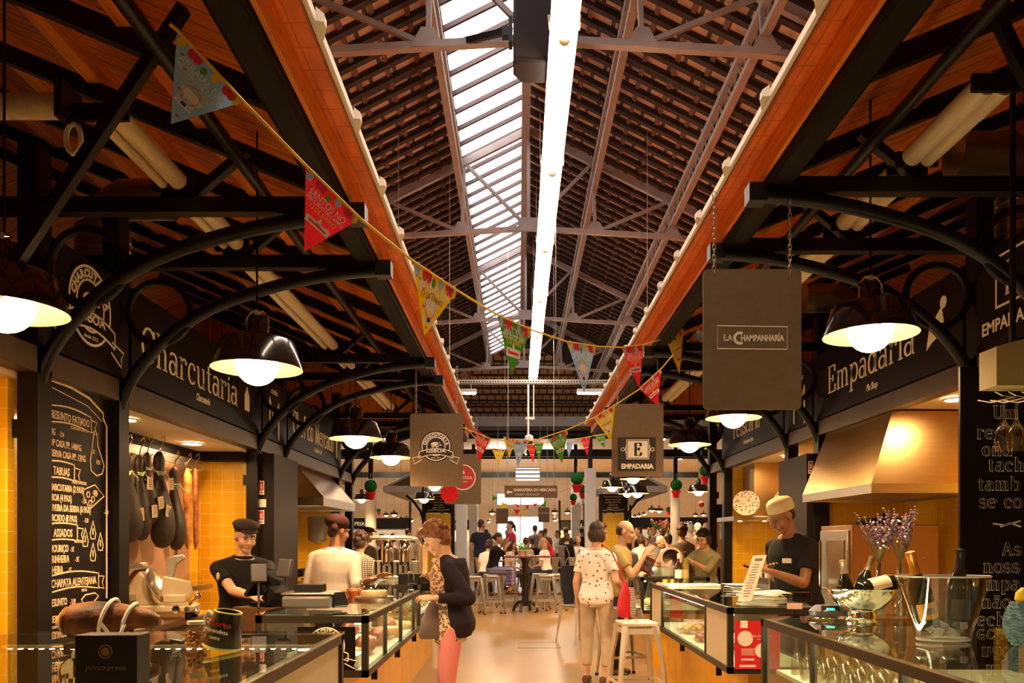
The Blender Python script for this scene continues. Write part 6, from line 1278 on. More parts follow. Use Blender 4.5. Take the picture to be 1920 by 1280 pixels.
        for s in (-1, 1): m.ball((s * .073, .02, -.06), (.02, .045, .11), 12, 8)
    elif st == 'bun': capm(); m.ball((0, .06, -.01), (.065, .05, .06), 12, 8); m.ball((0, .125, -.01), (.045, .04, .045), 12, 8)
    elif st == 'pony': capm(); m.ball((0, .05, -.01), (.07, .055, .065), 12, 8); m.ball((0, .12, -.03), (.035, .04, .06), 12, 8); m.ball((0, .13, -.11), (.03, .03, .07), 12, 8)
    elif st == 'curly':
        capm(); m.ball((0, .05, -.02), (.085, .068, .08), 14, 10); m.ball((0, -.05, .10), (.062, .04, .035), 12, 8)
        for _ in range(95 if not fast else 30):
            a = rnd.uniform(0, 2 * PI); b = rnd.uniform(-.5, 1.5); x, y, z = .088 * math.cos(b) * math.cos(a), .025 + .098 * math.cos(b) * math.sin(a), .04 + .095 * math.sin(b)
            if y < -.035 and z < .075: continue
            m.ball((x, y, z), rnd.uniform(.015, .025), 8, 6)
    if st != 'none': skin(m, (.007 if not fast else .014) * k, 'hair', hcv, root, 2)
    # clothes
    tm = top[1]; sl = top[2]
    m = MB(); m.loft(rings(.014, hem, .51), 20)
    for s, S, E, T in AJ:
        if sl == 'none': continue
        e = S.lerp(E, .62) if sl == 'short' else E; r = SR
        cone(m, at(.478, s * .06), S, .062 * k, r + .006, 14); m.tube([S, S.lerp(e, .5), e], [r + .006, r + .006, r + (.008 if sl == 'short' else -.002)], 14); m.ball(S, r + .006, 12, 8)
        if sl in ('long', 'rolled'): w = E.lerp(T, .93 if sl == 'long' else .3); m.ball(E, .05 * k, 12, 8); m.tube([E, w], [.050 * k, (.036 if sl == 'long' else .05) * k], 14)
    skin(m, cv, 'shirt', tm, root, 3)
    if legs:
        m = MB(); m.loft(rings(.010, -.09, .10), 20); lm, lk = legs[0], legs[1]
        for hp, kn, an, fd in LJ:
            e = an if lk == 'full' else kn.lerp(an, .75); flare = .052 if lk != 'wide' else .10
            if lk == 'skinny': flare = .042
            cone(m, hp, kn, .094 * k, .064 * k if lk != 'wide' else .085 * k, 14); m.tube([kn, kn.lerp(e, .4), e], [(.064 if lk != 'wide' else .085) * k, (.062 if lk not in ('wide',) else .09) * k, flare * k], 14)
        skin(m, cv, 'trousers', lm, root, 3)
    for hp, kn, an, fd in LJ:
        if shoes is None: break
        m = MB(); b = V((an.x, an.y, an.z - .085 * k)); x = fd.cross(V((0, 0, 1)))
        m.loft([(b - fd * .075 * k + V((0, 0, .035 * k)), x * .018 * k, V((0, 0, .03 * k))), (b - fd * .06 * k + V((0, 0, .045 * k)), x * .042 * k, V((0, 0, .045 * k))), (b + fd * .02 * k + V((0, 0, .045 * k)), x * .046 * k, V((0, 0, .045 * k))), (b + fd * .12 * k + V((0, 0, .032 * k)), x * .05 * k, V((0, 0, .032 * k))), (b + fd * .18 * k + V((0, 0, .024 * k)), x * .03 * k, V((0, 0, .022 * k)))], 14); m.build('shoe', shoes, root)
    ctx = dict(root=root, k=k, HX=HX, at=at, rings=rings, AJ=AJ, LJ=LJ, u=u, fw=fw, rt=rt, B=B, nb=nb, cv=cv)
    if extra: extra(ctx)
    return root
def hat(kind, mat_):
    def f(c):
        m = MB(c['HX'])
        if kind == 'flat':
            m.ball((0, .008, .088), (.102, .122, .040), 18, 10); m.ball((0, .02, .060), (.089, .103, .038), 18, 10); m.ball((0, -.092, .060), (.070, .055, .012), 14, 8)
            skin(m, .006, 'flat_cap', mat_, c['root'], 3)
        elif kind == 'chef':
            m.M = c['HX'] @ Matrix.Rotation(R(-14), 4, 'X'); m.lathe([(.083, .035), (.089, .038), (.090, .06), (.089, .085), (.083, .108), (.066, .126), (.038, .136), (0, .139)], (0, .016, 0), 24, sy=1.17); m.build('cook_cap', mat_, c['root'])
        elif kind == 'beret':
            m.ball((0, .035, .075), (.106, .12, .078), 18, 10); m.ball((0, .025, .035), (.090, .102, .04), 18, 10); m.ball((-.07, .10, .0), (.035, .035, .035), 10, 8); skin(m, .007, 'cook_cap', mat_, c['root'], 3)
        elif kind == 'straw':
            m.lathe([(.17, .055), (.172, .06), (.088, .07), (.085, .13), (.06, .15), (0, .152)], (0, .012, 0), 24); m.build('straw_hat', mat_, c['root'])
        elif kind == 'band':
            m.ball((0, .02, .052), (.084, .097, .08), 18, 12); skin(m, .007, 'head_scarf', mat_, c['root'], 2)
    return f
blackc = cloth('black', (.009, .007, .006)); whitec = cloth('white', (.80, .74, .68), .05); navy = cloth('navy', (.018, .018, .035)); greyc = cloth('grey', (.22, .2, .19)); beigec = cloth('beige', (.5, .4, .28)); khaki = cloth('khaki', (.32, .25, .10)); olive = cloth('olive', (.24, .22, .11)); redc = cloth('red', (.6, .02, .06)); tanc = cloth('tan_cap', (.55, .43, .25)); darkj = cloth('dark_jeans', (.03, .03, .04)); maroon = cloth('maroon', (.028, .006, .005)); cookw = cloth('cook_white', (.56, .50, .45), .05); brownc = cloth('brown', (.16, .1, .07)); leath = M('brown_leather', (.12, .05, .025), .5, 0, .4, .1)
leop = VO('leopard_print', (.03, .015, .012), (.62, .42, .28), 46, .40, .56, inner=(.30, .15, .08)); polka = VO('polka_dots', (.05, .05, .09), (.80, .76, .72), 22, .20, .24); plaidm = CHK('purple_plaid', (.26, .22, .40), (.05, .03, .17), 14, axes=(0, 2), frac=.3); gingham = CHK('dark_gingham', (.5, .42, .34), (.03, .02, .02), 45, frac=.5); salmon = cloth('salmon', (.70, .23, .22), .06); patt = VO('patterned_blouse', (.45, .25, .1), (.5, .42, .28), 30, .2, .5)
# -- the barista
def ex_bar(c):
    hat('flat', cloth('cap_brown', (.03, .022, .014)))(c); k = c['k']
    m = MB(); q = c['AJ'][0]; p = q[1].lerp(q[2], .42); m.ball(p + V((-.045, -.03, .01)), (.012, .03, .03), 14, 8); m.build('sleeve_badge', M('badge', (.55, .5, .44), .6), c['root'])
    m = MB(); b = c['at'](.30, 0, .145); m.tube([c['at'](.46, .02, .10), c['at'](.36, .02, .135), c['at'](.2, .02, .125)], .004, 5); m.build('placket', blackc, c['root'])
    m = MB(); m.tube([c['at'](.525, .07 * math.cos(a), -.005 + .068 * math.sin(a)) for a in [2 * PI * i / 20 for i in range(20)]], .014, 8, True); m.build('collar', blackc, c['root'])
person('young barista in a flat cap and black shirt working at the till', (-2.02, 5.85, 0), 32, 1.60, 'fair', ('crop', 'dark'), ('shirt', blackc, 'short'), (darkj, 'full'), leath, lean=6, head=(16, 4, 0), hr=P(473, 1117, 5.45), hl=P(500, 1113, 5.35), wide=1.1, extra=ex_bar, name='person')
def ex_cook(c):
    hat('beret', maroon)(c); m = MB(); m.tube([c['at'](.515, .075 * math.cos(a), -.005 + .075 * math.sin(a)) for a in [2 * PI * i / 20 for i in range(20)]], .017, 8, True); m.build('collar', whitec, c['root'])
    m = MB(); m.tube([c['at'](.528, .072 * math.cos(a), -.005 + .072 * math.sin(a)) for a in [2 * PI * i / 20 for i in range(20)]], .009, 8, True); m.build('neck_cord', redc, c['root'])
person('cook seen from behind in a white shirt and dark red cap', (-1.66, 7.18, 0), 168, 1.66, 'brown', ('crop', 'black'), ('shirt', cookw, 'rolled'), (darkj, 'full'), leath, lean=4, side=0, head=(12, -30, 0), hr=P(706, 1082, 6.95), wide=1.16, extra=ex_cook, hem=-.05)
person('person in a black and white checked shirt with curly hair beside the cook', (-1.80, 9.0, 0), 165, 1.55, 'olive', ('curly', 'dark'), ('shirt', gingham, 'short'), (darkj, 'full'), leath, lean=5, head=(10, 0, 0), woman=True, vox=.008)
person('person in a flat cap behind the checked shirt', (-2.35, 12.3, 0), 150, 1.66, 'tan', ('crop', 'dark'), ('shirt', greyc, 'short'), (darkj, 'full'), leath, head=(5, -30, 0), vox=.01, extra=hat('flat', cloth('cap_dark', (.03, .025, .03))))
# -- the woman in pink trousers
def ex_pink(c):
    at, k = c['at'], c['k']; m = MB(); m.loft(c['rings'](.028, -.05, .51, .035), 20); m.loft([(at(-.09, 0, -.045), c['rt'] * .175 * k, c['fw'] * .115 * k), (at(-.04, 0, -.045), c['rt'] * .19 * k, c['fw'] * .13 * k)], 20)
    for s, S, E, T in c['AJ']:
        cone(m, at(.478, s * .06), S, .068 * k, .062 * k); m.tube([S, E], [.062 * k, .056 * k], 14); m.ball(S, .062 * k, 12, 8); m.ball(E, .056 * k, 12, 8); m.tube([E, E.lerp(T, .95)], [.056 * k, .038 * k], 14)
    skin(m, .011, 'cardigan', cloth('navy_cardigan', (.016, .010, .016)), c['root'], 3)
    m = MB(); m.tube([at(.50 - .02 * abs(math.cos(a)), .10 * math.cos(a), .0 + .085 * math.sin(a)) for a in [2 * PI * i / 20 for i in range(20)]], .024, 8, True); m.build('scarf_collar', leop, c['root'])
    m = MB(); m.loft([(at(-.13, 0, .01), c['rt'] * .178 * k, c['fw'] * .122 * k), (at(-.02, 0, 0), c['rt'] * .185 * k, c['fw'] * .135 * k), (at(.12, 0, 0), c['rt'] * .165 * k, c['fw'] * .125 * k)], 24); skin(m, .011, 'blouse_hem', leop, c['root'], 3)
person('woman in salmon pink trousers, leopard blouse and dark cardigan looking into her purse', (-.50, 5.8, 0), -80, 1.60, 'fair', ('curly', 'auburn'), ('shirt', leop, 'short'), (salmon, 'skinny'), leath, lean=4, head=(36, 0, 0), hl=P(818, 1121, 5.55), hr=P(818, 1090, 5.9), woman=True, extra=ex_pink, curl=1.15)
p = P(801, 1098, 5.76); t = thing('purse', 'small dark purse held open by the woman in pink trousers', 'purse', p - V((0, 0, .03))); MB().cbox((0, 0, .03), (.09, .06, .06), rx=.3).build('pouch', blackc, t, bevel=.01); MB().tube([(-.045, 0, .062), (0, .0, .07), (.045, 0, .062)], .006, 6).build('clasp', chrome, t)
p = P(811, 1165, 5.7); t = thing('shoulder_bag', 'grey brown cloth bag hanging before the woman in pink trousers', 'bag', p - V((0, 0, .12)), R(12)); m = MB(); m.loft([((0, 0, 0), (.085, 0, 0), (0, .03, 0)), ((0, 0, .03), (.10, 0, 0), (0, .045, 0)), ((0, 0, .13), (.08, 0, 0), (0, .045, 0)), ((0, 0, .22), (.045, 0, 0), (0, .03, 0)), ((0, 0, .26), (.02, 0, 0), (0, .02, 0))], 20); m.build('pouch', cloth('bag_grey', (.15, .10, .085)), t); MB().tube([(0, 0, .25), (.03, .04, .34), (.1, .08, .46)], .01, 6).build('strap', leath, t)
# -- the couple
def ex_polka(c):
    pass
person('woman seen from behind in a white polka dot top and beige trousers', (.80, 8.2, 0), 156, 1.64, 'fair', ('bob', 'dark'), ('shirt', polka, 'short'), (beigec, 'crop'), leath, head=(4, -28, 0), hr=V((1.06, 8.22, .95)), woman=True, wide=1.06, hem=-.09, feet=((-.11, 0), (.11, -.02)), curl=.4, vox=.006)
p = P(1172, 1122, 7.98); t = thing('handbag', 'red shoulder bag with a striped gusset on the polka dot woman\'s hip', 'bag', p - V((0, 0, .19)), R(28)); m = MB(); m.loft([((0, 0, z), (a, 0, 0), (0, .035, 0)) for z, a in ((0, .05), (.03, .085), (.12, .095), (.22, .07), (.30, .035), (.36, .018))], 20); m.build('body', M('bag_red', (.62, .02, .03), .45, 0, .5, .06), t)
m = MB(); m.loft([((.075, .0, z), (a * .6, 0, 0), (0, .045, 0)) for z, a in ((.01, .05), (.05, .085), (.14, .085), (.24, .055), (.3, .03))], 20); m.build('striped_gusset', CHK('black_white_stripes', (.75, .7, .65), (.03, .03, .03), 60, axes=(2, 2), frac=.5), t); m = MB().tube([(0, 0, .34), (-.06, .02, .5), (-.13, .05, .66), (-.2, .1, .74)], .008, 6); m.build('strap', M('bag_red', (.62, .02, .03)), t)
person('balding man in a khaki polo shirt smiling at the menu', (1.06, 8.7, 0), 76, 1.67, 'fair', ('bald', 'dark'), ('shirt', khaki, 'short'), (darkj, 'full'), leath, lean=9, head=(10, -4, 0), hr=P(1208, 1043, 8.45), hl=P(1203, 1066, 8.75), wide=1.12, hem=-.06, vox=.006)
a = P(1202, 1070, 8.6); t = thing('menu', 'dark framed menu held up by the man in khaki', 'menu', a, R(18)); Mx = Matrix.Rotation(R(-6), 4, 'Z') @ Matrix.Rotation(R(24), 4, 'Y') @ Matrix.Rotation(R(4), 4, 'X'); MB(Mx).box((-.06, -.008, 0), (.10, .008, .32)).build('cover', M('menu_cover', (.16, .02, .02), .4), t); m = MB(Mx); m.box((-.05, -.011, .17), (.09, -.008, .31), 0); m.box((-.05, -.011, .03), (.09, -.008, .15), 1); m.build('page', [M('menu_page', (.5, .47, .45), .5), M('menu_photo', (.12, .08, .08), .5, 0, .4, .8, 40)], t)
# -- cook with the pot, chef of the pie shop
person('woman cook in an olive shirt bending over a pot', (2.42, 10.35, 0), -42, 1.63, 'tan', ('bob', 'black'), ('shirt', olive, 'rolled'), (darkj, 'full'), leath, lean=12, side=6, head=(26, -4, 0), hl=P(1300, 1053, 9.95), hr=P(1278, 1040, 10.0), woman=True, extra=hat('band', blackc), vox=.007)
p = P(1262, 1046, 9.75); t = thing('cooking_pot', 'dark pot tilted on its side towards the camera by the woman cook', 'pot', (p.x, 9.85, p.z)); m = MB(Matrix.Rotation(R(-14), 4, 'Z') @ Matrix.Rotation(R(80), 4, 'X')); m.lathe([(0, -.16), (.09, -.16), (.115, -.13), (.12, .0), (.13, .012), (.13, .02), (.108, .02), (.105, -.12), (0, -.14)], n=32); m.build('pot', M('pot_brown', (.07, .03, .02), .3, .4, .6, .1), t); m = MB(Matrix.Rotation(R(-14), 4, 'Z') @ Matrix.Rotation(R(80), 4, 'X')); m.lathe([(.106, .019), (.13, .019), (.132, .026), (.106, .026)], n=32); m.build('rim', M('pot_rim', (.5, .3, .2), .4), t)
p = P(1252, 1075, 9.8); t = thing('steel_basin', 'steel basin under the tilted pot', 'basin', (p.x, 9.85, 1.05)); MB().lathe([(0, .005), (.15, .005), (.2, .09), (.205, .09), (.153, 0), (0, 0)], n=28).build('basin', steel, t)
def ex_chef(c):
    hat('chef', tanc)(c); m = MB(); p = c['at'](.36, .085, .13); m.M = Matrix.Translation(p) @ Matrix.Rotation(R(25), 4, 'Z'); m.box((-.035, -.012, -.018), (.035, .0, .018)); m.build('name_tag', M('name_tag', (.6, .55, .45), .5), c['root'])
person('chef in a black t-shirt and tan cap bent over papers on the pie shop case', (2.18, 6.25, 0), -66, 1.80, 'brown', ('crop', 'black'), ('shirt', blackc, 'short'), (blackc, 'full'), leath, lean=10, head=(34, 0, 0), hl=P(1447, 1072, 5.95), hr=P(1450, 1066, 6.3), wide=1.12, hem=-.06, extra=ex_chef)
# ---------------------------------------------------------------- the crossing and the far half of the hall
for i, (x, Y, r, lab) in enumerate(((-1.6, 22.5, .15, 'white column left of the platform, nearer of its pair'), (-1.57, 28, .15, 'white column left of the platform, farther of its pair'), (2.02, 22.5, .15, 'white column right of the platform, nearer of its pair'), (2.0, 28, .15, 'white column right of the platform, farther of its pair'), (-4.15, 22.5, .155, 'white column beyond the left row of stalls'), (5.0, 25.5, .15, 'round white column beyond the right row of stalls'))):
    t = thing('column', lab, 'column', (x, Y, 0), group='white columns'); t['kind'] = 'structure'
    if i < 4: MB().box((-r, -r, 0), (r, r, Z(2.05 if i < 5 else 1.6))).build('cladding', M('column_white', (.93, .90, .85), .5, 0, .4, .04), t, bevel=.01)
    else: MB().tube([(0, 0, 0), (0, 0, Z(1.75))], r, 24).build('cladding', M('column_white', (.93, .90, .85)), t)
    MB().box((-.06, -.06, Z(1.75)), (.06, .06, Z(3.4))).build('steel_stanchion', blk, t)
# stalls facing the crossing
sheet = M('grey_roof_sheet', (.34, .31, .28), .6, 0, .3, .08)
def island(x0, x1, label, s):
    Y0, Y1 = 22.2, 30; cx = (x0 + x1) / 2; t = thing('market_stall', label, 'market stall', (cx, Y0, 0)); g = lambda x, y, z: V((x - cx, y - Y0, z))
    a, b = g(x0 - (.9 if s < 0 else .04), Y0 - 1.2, Z(1.30)), g(x1 + (.04 if s < 0 else .9), Y1, Z(1.30)); rdg = Z(1.95)
    m = MB(); p = [a, V((b.x, a.y, a.z)), b, V((a.x, b.y, a.z)), V(((a.x + b.x) / 2, a.y + 1.4, rdg)), V(((a.x + b.x) / 2, b.y, rdg))]
    m.add(p + [q + V((0, 0, .1)) for q in p], [(0, 1, 4), (1, 2, 5, 4), (3, 0, 4, 5), (10, 7, 6), (10, 11, 8, 7), (11, 10, 6, 9), (0, 6, 7, 1), (1, 7, 8, 2), (3, 9, 6, 0)]); m.build('roof', [dkwood], t, smooth=False)
    m = MB(); m.beam(p[0] + V((0, -.02, .08)), p[1] + V((0, -.02, .08)), .05, .16); m.beam(p[0] + V((0, 0, .08)), p[3] + V((0, 0, .08)), .05, .16); m.beam(p[1] + V((0, 0, .08)), p[2] + V((0, 0, .08)), .05, .16); m.beam(p[0] + V((0, 0, .1)), p[4] + V((0, 0, .1)), .05, .1); m.beam(p[1] + V((0, 0, .1)), p[4] + V((0, 0, .1)), .05, .1); m.build('roof_edge', sheet, t)
    MB().box(g(x0, Y0, 0), g(x1, Y0 + .08, Z(.78))).build('tiled_end_wall', tilew, t)
    MB().box(g(x0, Y0 - .03, Z(.80)), g(x1, Y0 + .05, Z(1.32))).build('chalk_panel', board, t)
    m = MB(FC(tuple(g(cx, Y0 - .032, Z(.82)))))
    for i in range(5): text(m, ('OS NOSSOS PRODUTOS', 'frescos e de qualidade', 'do campo para a mesa', 'todos os dias', 'peixe e marisco')[i], .07, (0, .40 - .075 * i), sx=.7)
    m.stroke([(-.3, .04), (-.05, .07), (.05, .04), (.3, .07)], .012); m.build('lettering', ink, t)
    for x in (x0, x1):
        for y in (Y0, Y1 - 2.5): MB().box(g(x - .05, y - .05, 0), g(x + .05, y + .05, Z(1.34))).build('post', blk, t)
    MB().box(g(x0, Y0 + .1, 0), g(x1, Y1 - .4, Z(.0))).build('stall_body', M('stall_body_cream', (.5, .42, .3), .6, 0, .3, .1), t)
    for s2, xx in ((s, x0 if s < 0 else x1),):
        pts = [(xx, Z(.5)), (xx + s2 * .1, Z(.85)), (xx + s2 * .3, Z(1.12)), (xx + s2 * .5, Z(1.28))]
        MB().tube([g(x, Y0, z) for x, z in pts], .035, 8).build('arch_bracket', blk, t)
island(-2.62, -1.82, 'far stall with a yellow tiled end wall and dark hipped roof, left of the columns', -1)
island(2.28, 2.98, 'far stall with a yellow tiled end wall and dark hipped roof, right of the columns', 1)
# side stall fronts across the hall, left and right
def backstall(x0, x1, Y, label, words, col):
    cx = (x0 + x1) / 2; t = thing('market_stall', label, 'market stall', (cx, Y, 0)); a = x0 - cx; b = x1 - cx
    MB().box((a, 0, 0), (b, .1, Z(.55))).build('back_wall', col, t); MB().box((a, -.06, Z(.55)), (b, .06, Z(1.0))).build('sign_panel', board, t)
    m = MB(FC((0, -.062, Z(.68)))); text(m, words, .22, (0, 0)); m.build('lettering', ink, t); MB().box((a, -1.2, 0), (b, -.7, 1.0)).build('counter', dkwood, t); MB().box((a, -1.25, 1.0), (b, -.65, 1.04)).build('counter_top', steel, t)
    for x in (a, b): MB().box((x - .05, -.06, 0), (x + .05, .06, Z(1.9))).build('post', blk, t)
    MB().box((a + .2, -.02, 1.5), (b - .2, -.0, 1.95)).build('menu_panel', M('pale_menu', (.6, .55, .48), .6, 0, .3, .2, 12), t)
backstall(-8.4, -4.6, 34, 'far left stall behind the standing men with a grey counter', 'PEIXARIA', M('stall_grey', (.35, .32, .29), .6, 0, .3, .15))
backstall(-4.3, -2.0, 37, 'far cream stall left of the street door', 'FLORISTA', M('stall_cream', (.6, .52, .34), .6, 0, .3, .1)); backstall(1.9, 4.4, 37, 'far cream stall right of the street door', 'FRUTARIA', M('stall_cream', (.6, .52, .34), .6))
backstall(4.6, 9.0, 33, 'far right stall behind the seated crowd', 'TALHO', M('stall_orange', (.5, .24, .07), .6, 0, .3, .15)); backstall(5.2, 8.8, 21.5, 'orange walled stall beyond the chalk panel on the right', 'FRUTOS', M('stall_orange', (.5, .24, .07), .6))
# dark beams, and batten lights added to brighten the far hall
for i, (y, h, l) in enumerate(((24.6, 2.72, 'dark steel beam across the nave nearest the hipped roof'), (27.5, 2.95, 'dark steel beam across the far hall, second'), (33, 2.75, 'dark steel beam across the far hall, third'))):
    tag(MB().beam((-7, y, Z(h)), (7.4, y, Z(h)), .12, .22).build('ceiling_beam', blk), l, 'beam')
tag(MB().tube([(-6, 23.2, Z(3.1)), (6.2, 23.2, Z(3.1))], .12, 14).build('pipe', blk), 'thick dark pipe running across under the concrete beam', 'pipe')
for x, y, l in ((-4.2, 25.5, 'added far batten light above the left column'), (4.6, 26, 'added far batten light above the right round column'), (-.9, 30, 'added far batten light left of the hanging window panel'), (1.5, 30, 'added far batten light right of the hanging window panel'), (-5.5, 31, 'added far batten light at the far left'), (6.4, 31, 'added far batten light at the far right')):
    t = thing('batten_light', l, 'ceiling light', (x, y, Z(3.25)), R(90 if abs(x) > 3 else 0), 'added far hall lights'); MB().box((-.7, -.08, .03), (.7, .08, .12)).build('housing', white, t); MB().box((-.68, -.06, 0), (.68, .06, .03)).build('diffuser', EM('far_fill_diffuser', (1, .82, .6), 90), t)
    m = MB(); m.tube([(-.5, 0, .1), (-.5, 0, .24)], .006, 5); m.tube([(.5, 0, .1), (.5, 0, .24)], .006, 5); m.build('hanger', galv, t)
a, b = P(966, 876, 29), P(1013, 902, 29); t = thing('hanging_window', 'glowing hanging window of glazed louvres above the wine shop sign', 'light panel', ((a.x + b.x) / 2, 29, b.z)); w2 = (b.x - a.x) / 2; hh = a.z - b.z  # far window hung nearer; a glowing pane stands in for its daylight
m = MB(); m.box((-w2, -.05, 0), (-w2 + .03, .05, hh)); m.box((w2 - .03, -.05, 0), (w2, .05, hh)); m.box((-w2, -.05, 0), (w2, .05, .03)); m.box((-w2, -.05, hh - .03), (w2, .05, hh)); m.build('frame', white, t); MB().box((-w2 + .03, -.02, .03), (w2 - .03, .02, hh - .03)).build('glowing_pane', EM('glowing_pane', (1, .97, .92), 1.3), t)
m = MB()
for k in range(3): m.box((-w2 + .03, -.04, .08 + k * .15), (w2 - .03, -.022, .14 + k * .15))
m.build('louvre', M('louvre_grey', (.5, .48, .5), .4), t); m = MB()
for s in (-.3, .3): MB().tube([(s, 0, hh), (s, 0, Z(3.47) - b.z)], .006, 5).build('suspension_wire', galv, t)
# ---------------------------------------------------------------- bar stools, chairs, tables
def leg_(m, p, q, a, b):
    m.tube([p, q], [a, b], 4)
def stool_proto(mt, H=.76):
    t = thing('bar_stool', '', 'stool', (0, 0, 0)); m = MB(); r = .155; pl = []
    for cx, cy, a0 in ((r - .03, -r + .03, -90), (r - .03, r - .03, 0), (-r + .03, r - .03, 90), (-r + .03, -r + .03, 180)): pl += [(cx + .03 * math.cos(R(a0 + 22.5 * i)), cy + .03 * math.sin(R(a0 + 22.5 * i))) for i in range(5)]
    m.prism(pl, .035, z0=H - .035); s = m.build('seat', mt, t, bevel=.008); m = MB(); m.lathe([(0, H + .0005), (.022, H + .0005), (.022, H + .001), (0, H + .001)], n=14); m.build('hand_hole', blkm, s)
    for x in (-1, 1):
        for y in (-1, 1):
            m = MB(); m.loft([((x * .215, y * .215, .02), (.014, 0, 0), (0, .014, 0)), ((x * .18, y * .18, .42), (.024, 0, 0), (0, .024, 0)), ((x * .13, y * .13, H - .03), (.034, 0, 0), (0, .034, 0))], 4); l = m.build('leg', mt, t); m = MB(); m.lathe([(.018, 0), (.02, .025), (0, .025)], (x * .216, y * .216, 0), 10); m.build('rubber_foot', blkm, l)
    m = MB(); z = .24; q = .197
    for a, b in (((-q, -q), (q, -q)), ((q, -q), (q, q)), ((q, q), (-q, q)), ((-q, q), (-q, -q))): m.beam((*a, z), (*b, z), .008, .028)
    m.build('footrest', mt, t); m = MB(); z = H - .075; q = .135
    for a, b in (((-q, -q), (q, -q)), ((q, -q), (q, q)), ((q, q), (-q, q)), ((-q, q), (-q, -q))): m.beam((*a, z), (*b, z), .008, .05)
    m.build('apron', mt, t); return t
SW = stool_proto(M('cream_white_steel', (.66, .58, .47), .35, .3, .5, .06)); SW.location = (P(1193, 1165, 6.95).x, 6.95, 0); SW.rotation_euler = (0, 0, R(8)); SW['label'] = 'white metal bar stool in front of the pie shop case'
SG = stool_proto(galv); SG['group'] = 'galvanised bar stools'
def st_at(px, Y, rz, l, first=False):
    p = P(px, 1015, Y)
    if first: SG.location = (p.x, Y, 0); SG.rotation_euler = (0, 0, R(rz)); SG['label'] = l; return SG
    return dup(SG, (p.x, Y, 0), R(rz), l)
st_at(888, 16.0, 5, 'galvanised bar stool at the far left of the high table', True); st_at(924, 16.3, 12, 'galvanised bar stool under the woman in plaid trousers'); st_at(1024, 16.5, -4, 'galvanised bar stool pushed to the right end of the high table, front'); st_at(1040, 17.0, 8, 'galvanised bar stool at the right end of the high table, behind the front one'); st_at(1012, 17.4, 2, 'galvanised bar stool half hidden behind the table pedestal'); st_at(950, 17.8, 0, 'galvanised bar stool behind the woman in plaid trousers')
st_at(1168, 8.55, 15, 'bar stool behind the polka dot woman, half hidden by her bag')
def chair_proto():
    t = thing('metal_chair', '', 'chair', (0, 0, 0)); t['group'] = 'galvanised chairs'; m = MB(); m.prism([(-.17, -.18), (.17, -.18), (.19, .17), (-.19, .17)], .025, z0=.43); m.build('seat', galv, t, bevel=.006)
    for x in (-1, 1):
        for y in (-1, 1): m = MB(); m.loft([((x * .22, y * .22, 0), (.013, 0, 0), (0, .013, 0)), ((x * .165, y * .165, .43), (.03, 0, 0), (0, .03, 0))], 4); m.build('leg', galv, t)
    m = MB(); m.tube([(-.18, .15, .44), (-.2, .24, .72), (-.13, .27, .85), (.13, .27, .85), (.2, .24, .72), (.18, .15, .44)], .013, 8); m.build('back_frame', galv, t); m = MB(); m.add([(-.06, .17, .45), (.06, .17, .45), (.09, .28, .84), (-.09, .28, .84), (-.06, .18, .45), (.06, .18, .45), (.09, .29, .84), (-.09, .29, .84)], [(0, 1, 2, 3), (7, 6, 5, 4), (0, 4, 5, 1), (1, 5, 6, 2), (2, 6, 7, 3), (3, 7, 4, 0)]); m.build('back_splat', galv, t)
    return t
CH = chair_proto(); first_chair = [True]
def chair(x, y, z, rz, l):
    if first_chair[0]: first_chair[0] = False; CH.location = (x, y, z); CH.rotation_euler = (0, 0, R(rz)); CH['label'] = l; return CH
    return dup(CH, (x, y, z), R(rz), l)
chair(P(905, 1, 19.7).x, 19.75, .2, 160, 'galvanised chair with a back under the person in the white shirt, left'); chair(P(1072, 1, 19.8).x, 19.9, .2, 185, 'galvanised chair seen from behind at the right end of the platform'); chair(P(1042, 1, 20).x, 20.2, .2, 175, 'galvanised chair second from the right end of the platform'); chair(P(1090, 1, 20).x, 20.6, .2, 200, 'galvanised chair under the man with the tie')
chair(P(1000, 1, 20).x, 20.0, .2, 180, 'galvanised chair behind the table pedestal'); tag_ch = chair(P(1083, 1, 11.5).x, 11.5, 0, 215, 'galvanised chair with a dark coat on it left of the polka dot woman'); tag_ch.scale = (1, 1, 1.2)
p = tag_ch.location; t = thing('coat', 'dark coat hanging over the galvanised chair left of the polka dot woman', 'coat', (p.x - .1, p.y + .2, .5), R(215)); m = MB(); m.loft([((0, 0, .0), (.10, 0, 0), (0, .03, 0)), ((0, 0, .3), (.16, 0, 0), (0, .05, 0)), ((0, 0, .55), (.19, 0, 0), (0, .05, 0)), ((0, 0, .6), (.14, 0, 0), (0, .04, 0))], 16); m.build('coat', darkj, t)
p = P(985, 1, 16.6); t = thing('high_table', 'high bar table with a red brown top on a black pedestal', 'table', (p.x, 16.6, 0)); m = MB(); m.prism([(-.45, -.32), (.5, -.32), (.5, .32), (-.45, .32)], .04, z0=1.12); m.build('top', tablew, t, bevel=.006); MB().lathe([(.07, .12), (.075, .2), (.07, 1.0), (.12, 1.12), (0, 1.12)], n=20).build('pedestal', M('glossy_black', (.02, .014, .013), .2, 0, .5), t)
for i in range(4):
    a = PI / 4 + PI / 2 * i + .4; c, s = math.cos(a), math.sin(a); MB().tube([(.05 * c, .05 * s, .2), (.15 * c, .15 * s, .19), (.24 * c, .24 * s, .11), (.27 * c, .27 * s, .0)], [.035, .035, .03, .03], 8).build('foot', M('glossy_black', (.02, .014, .013)), t)
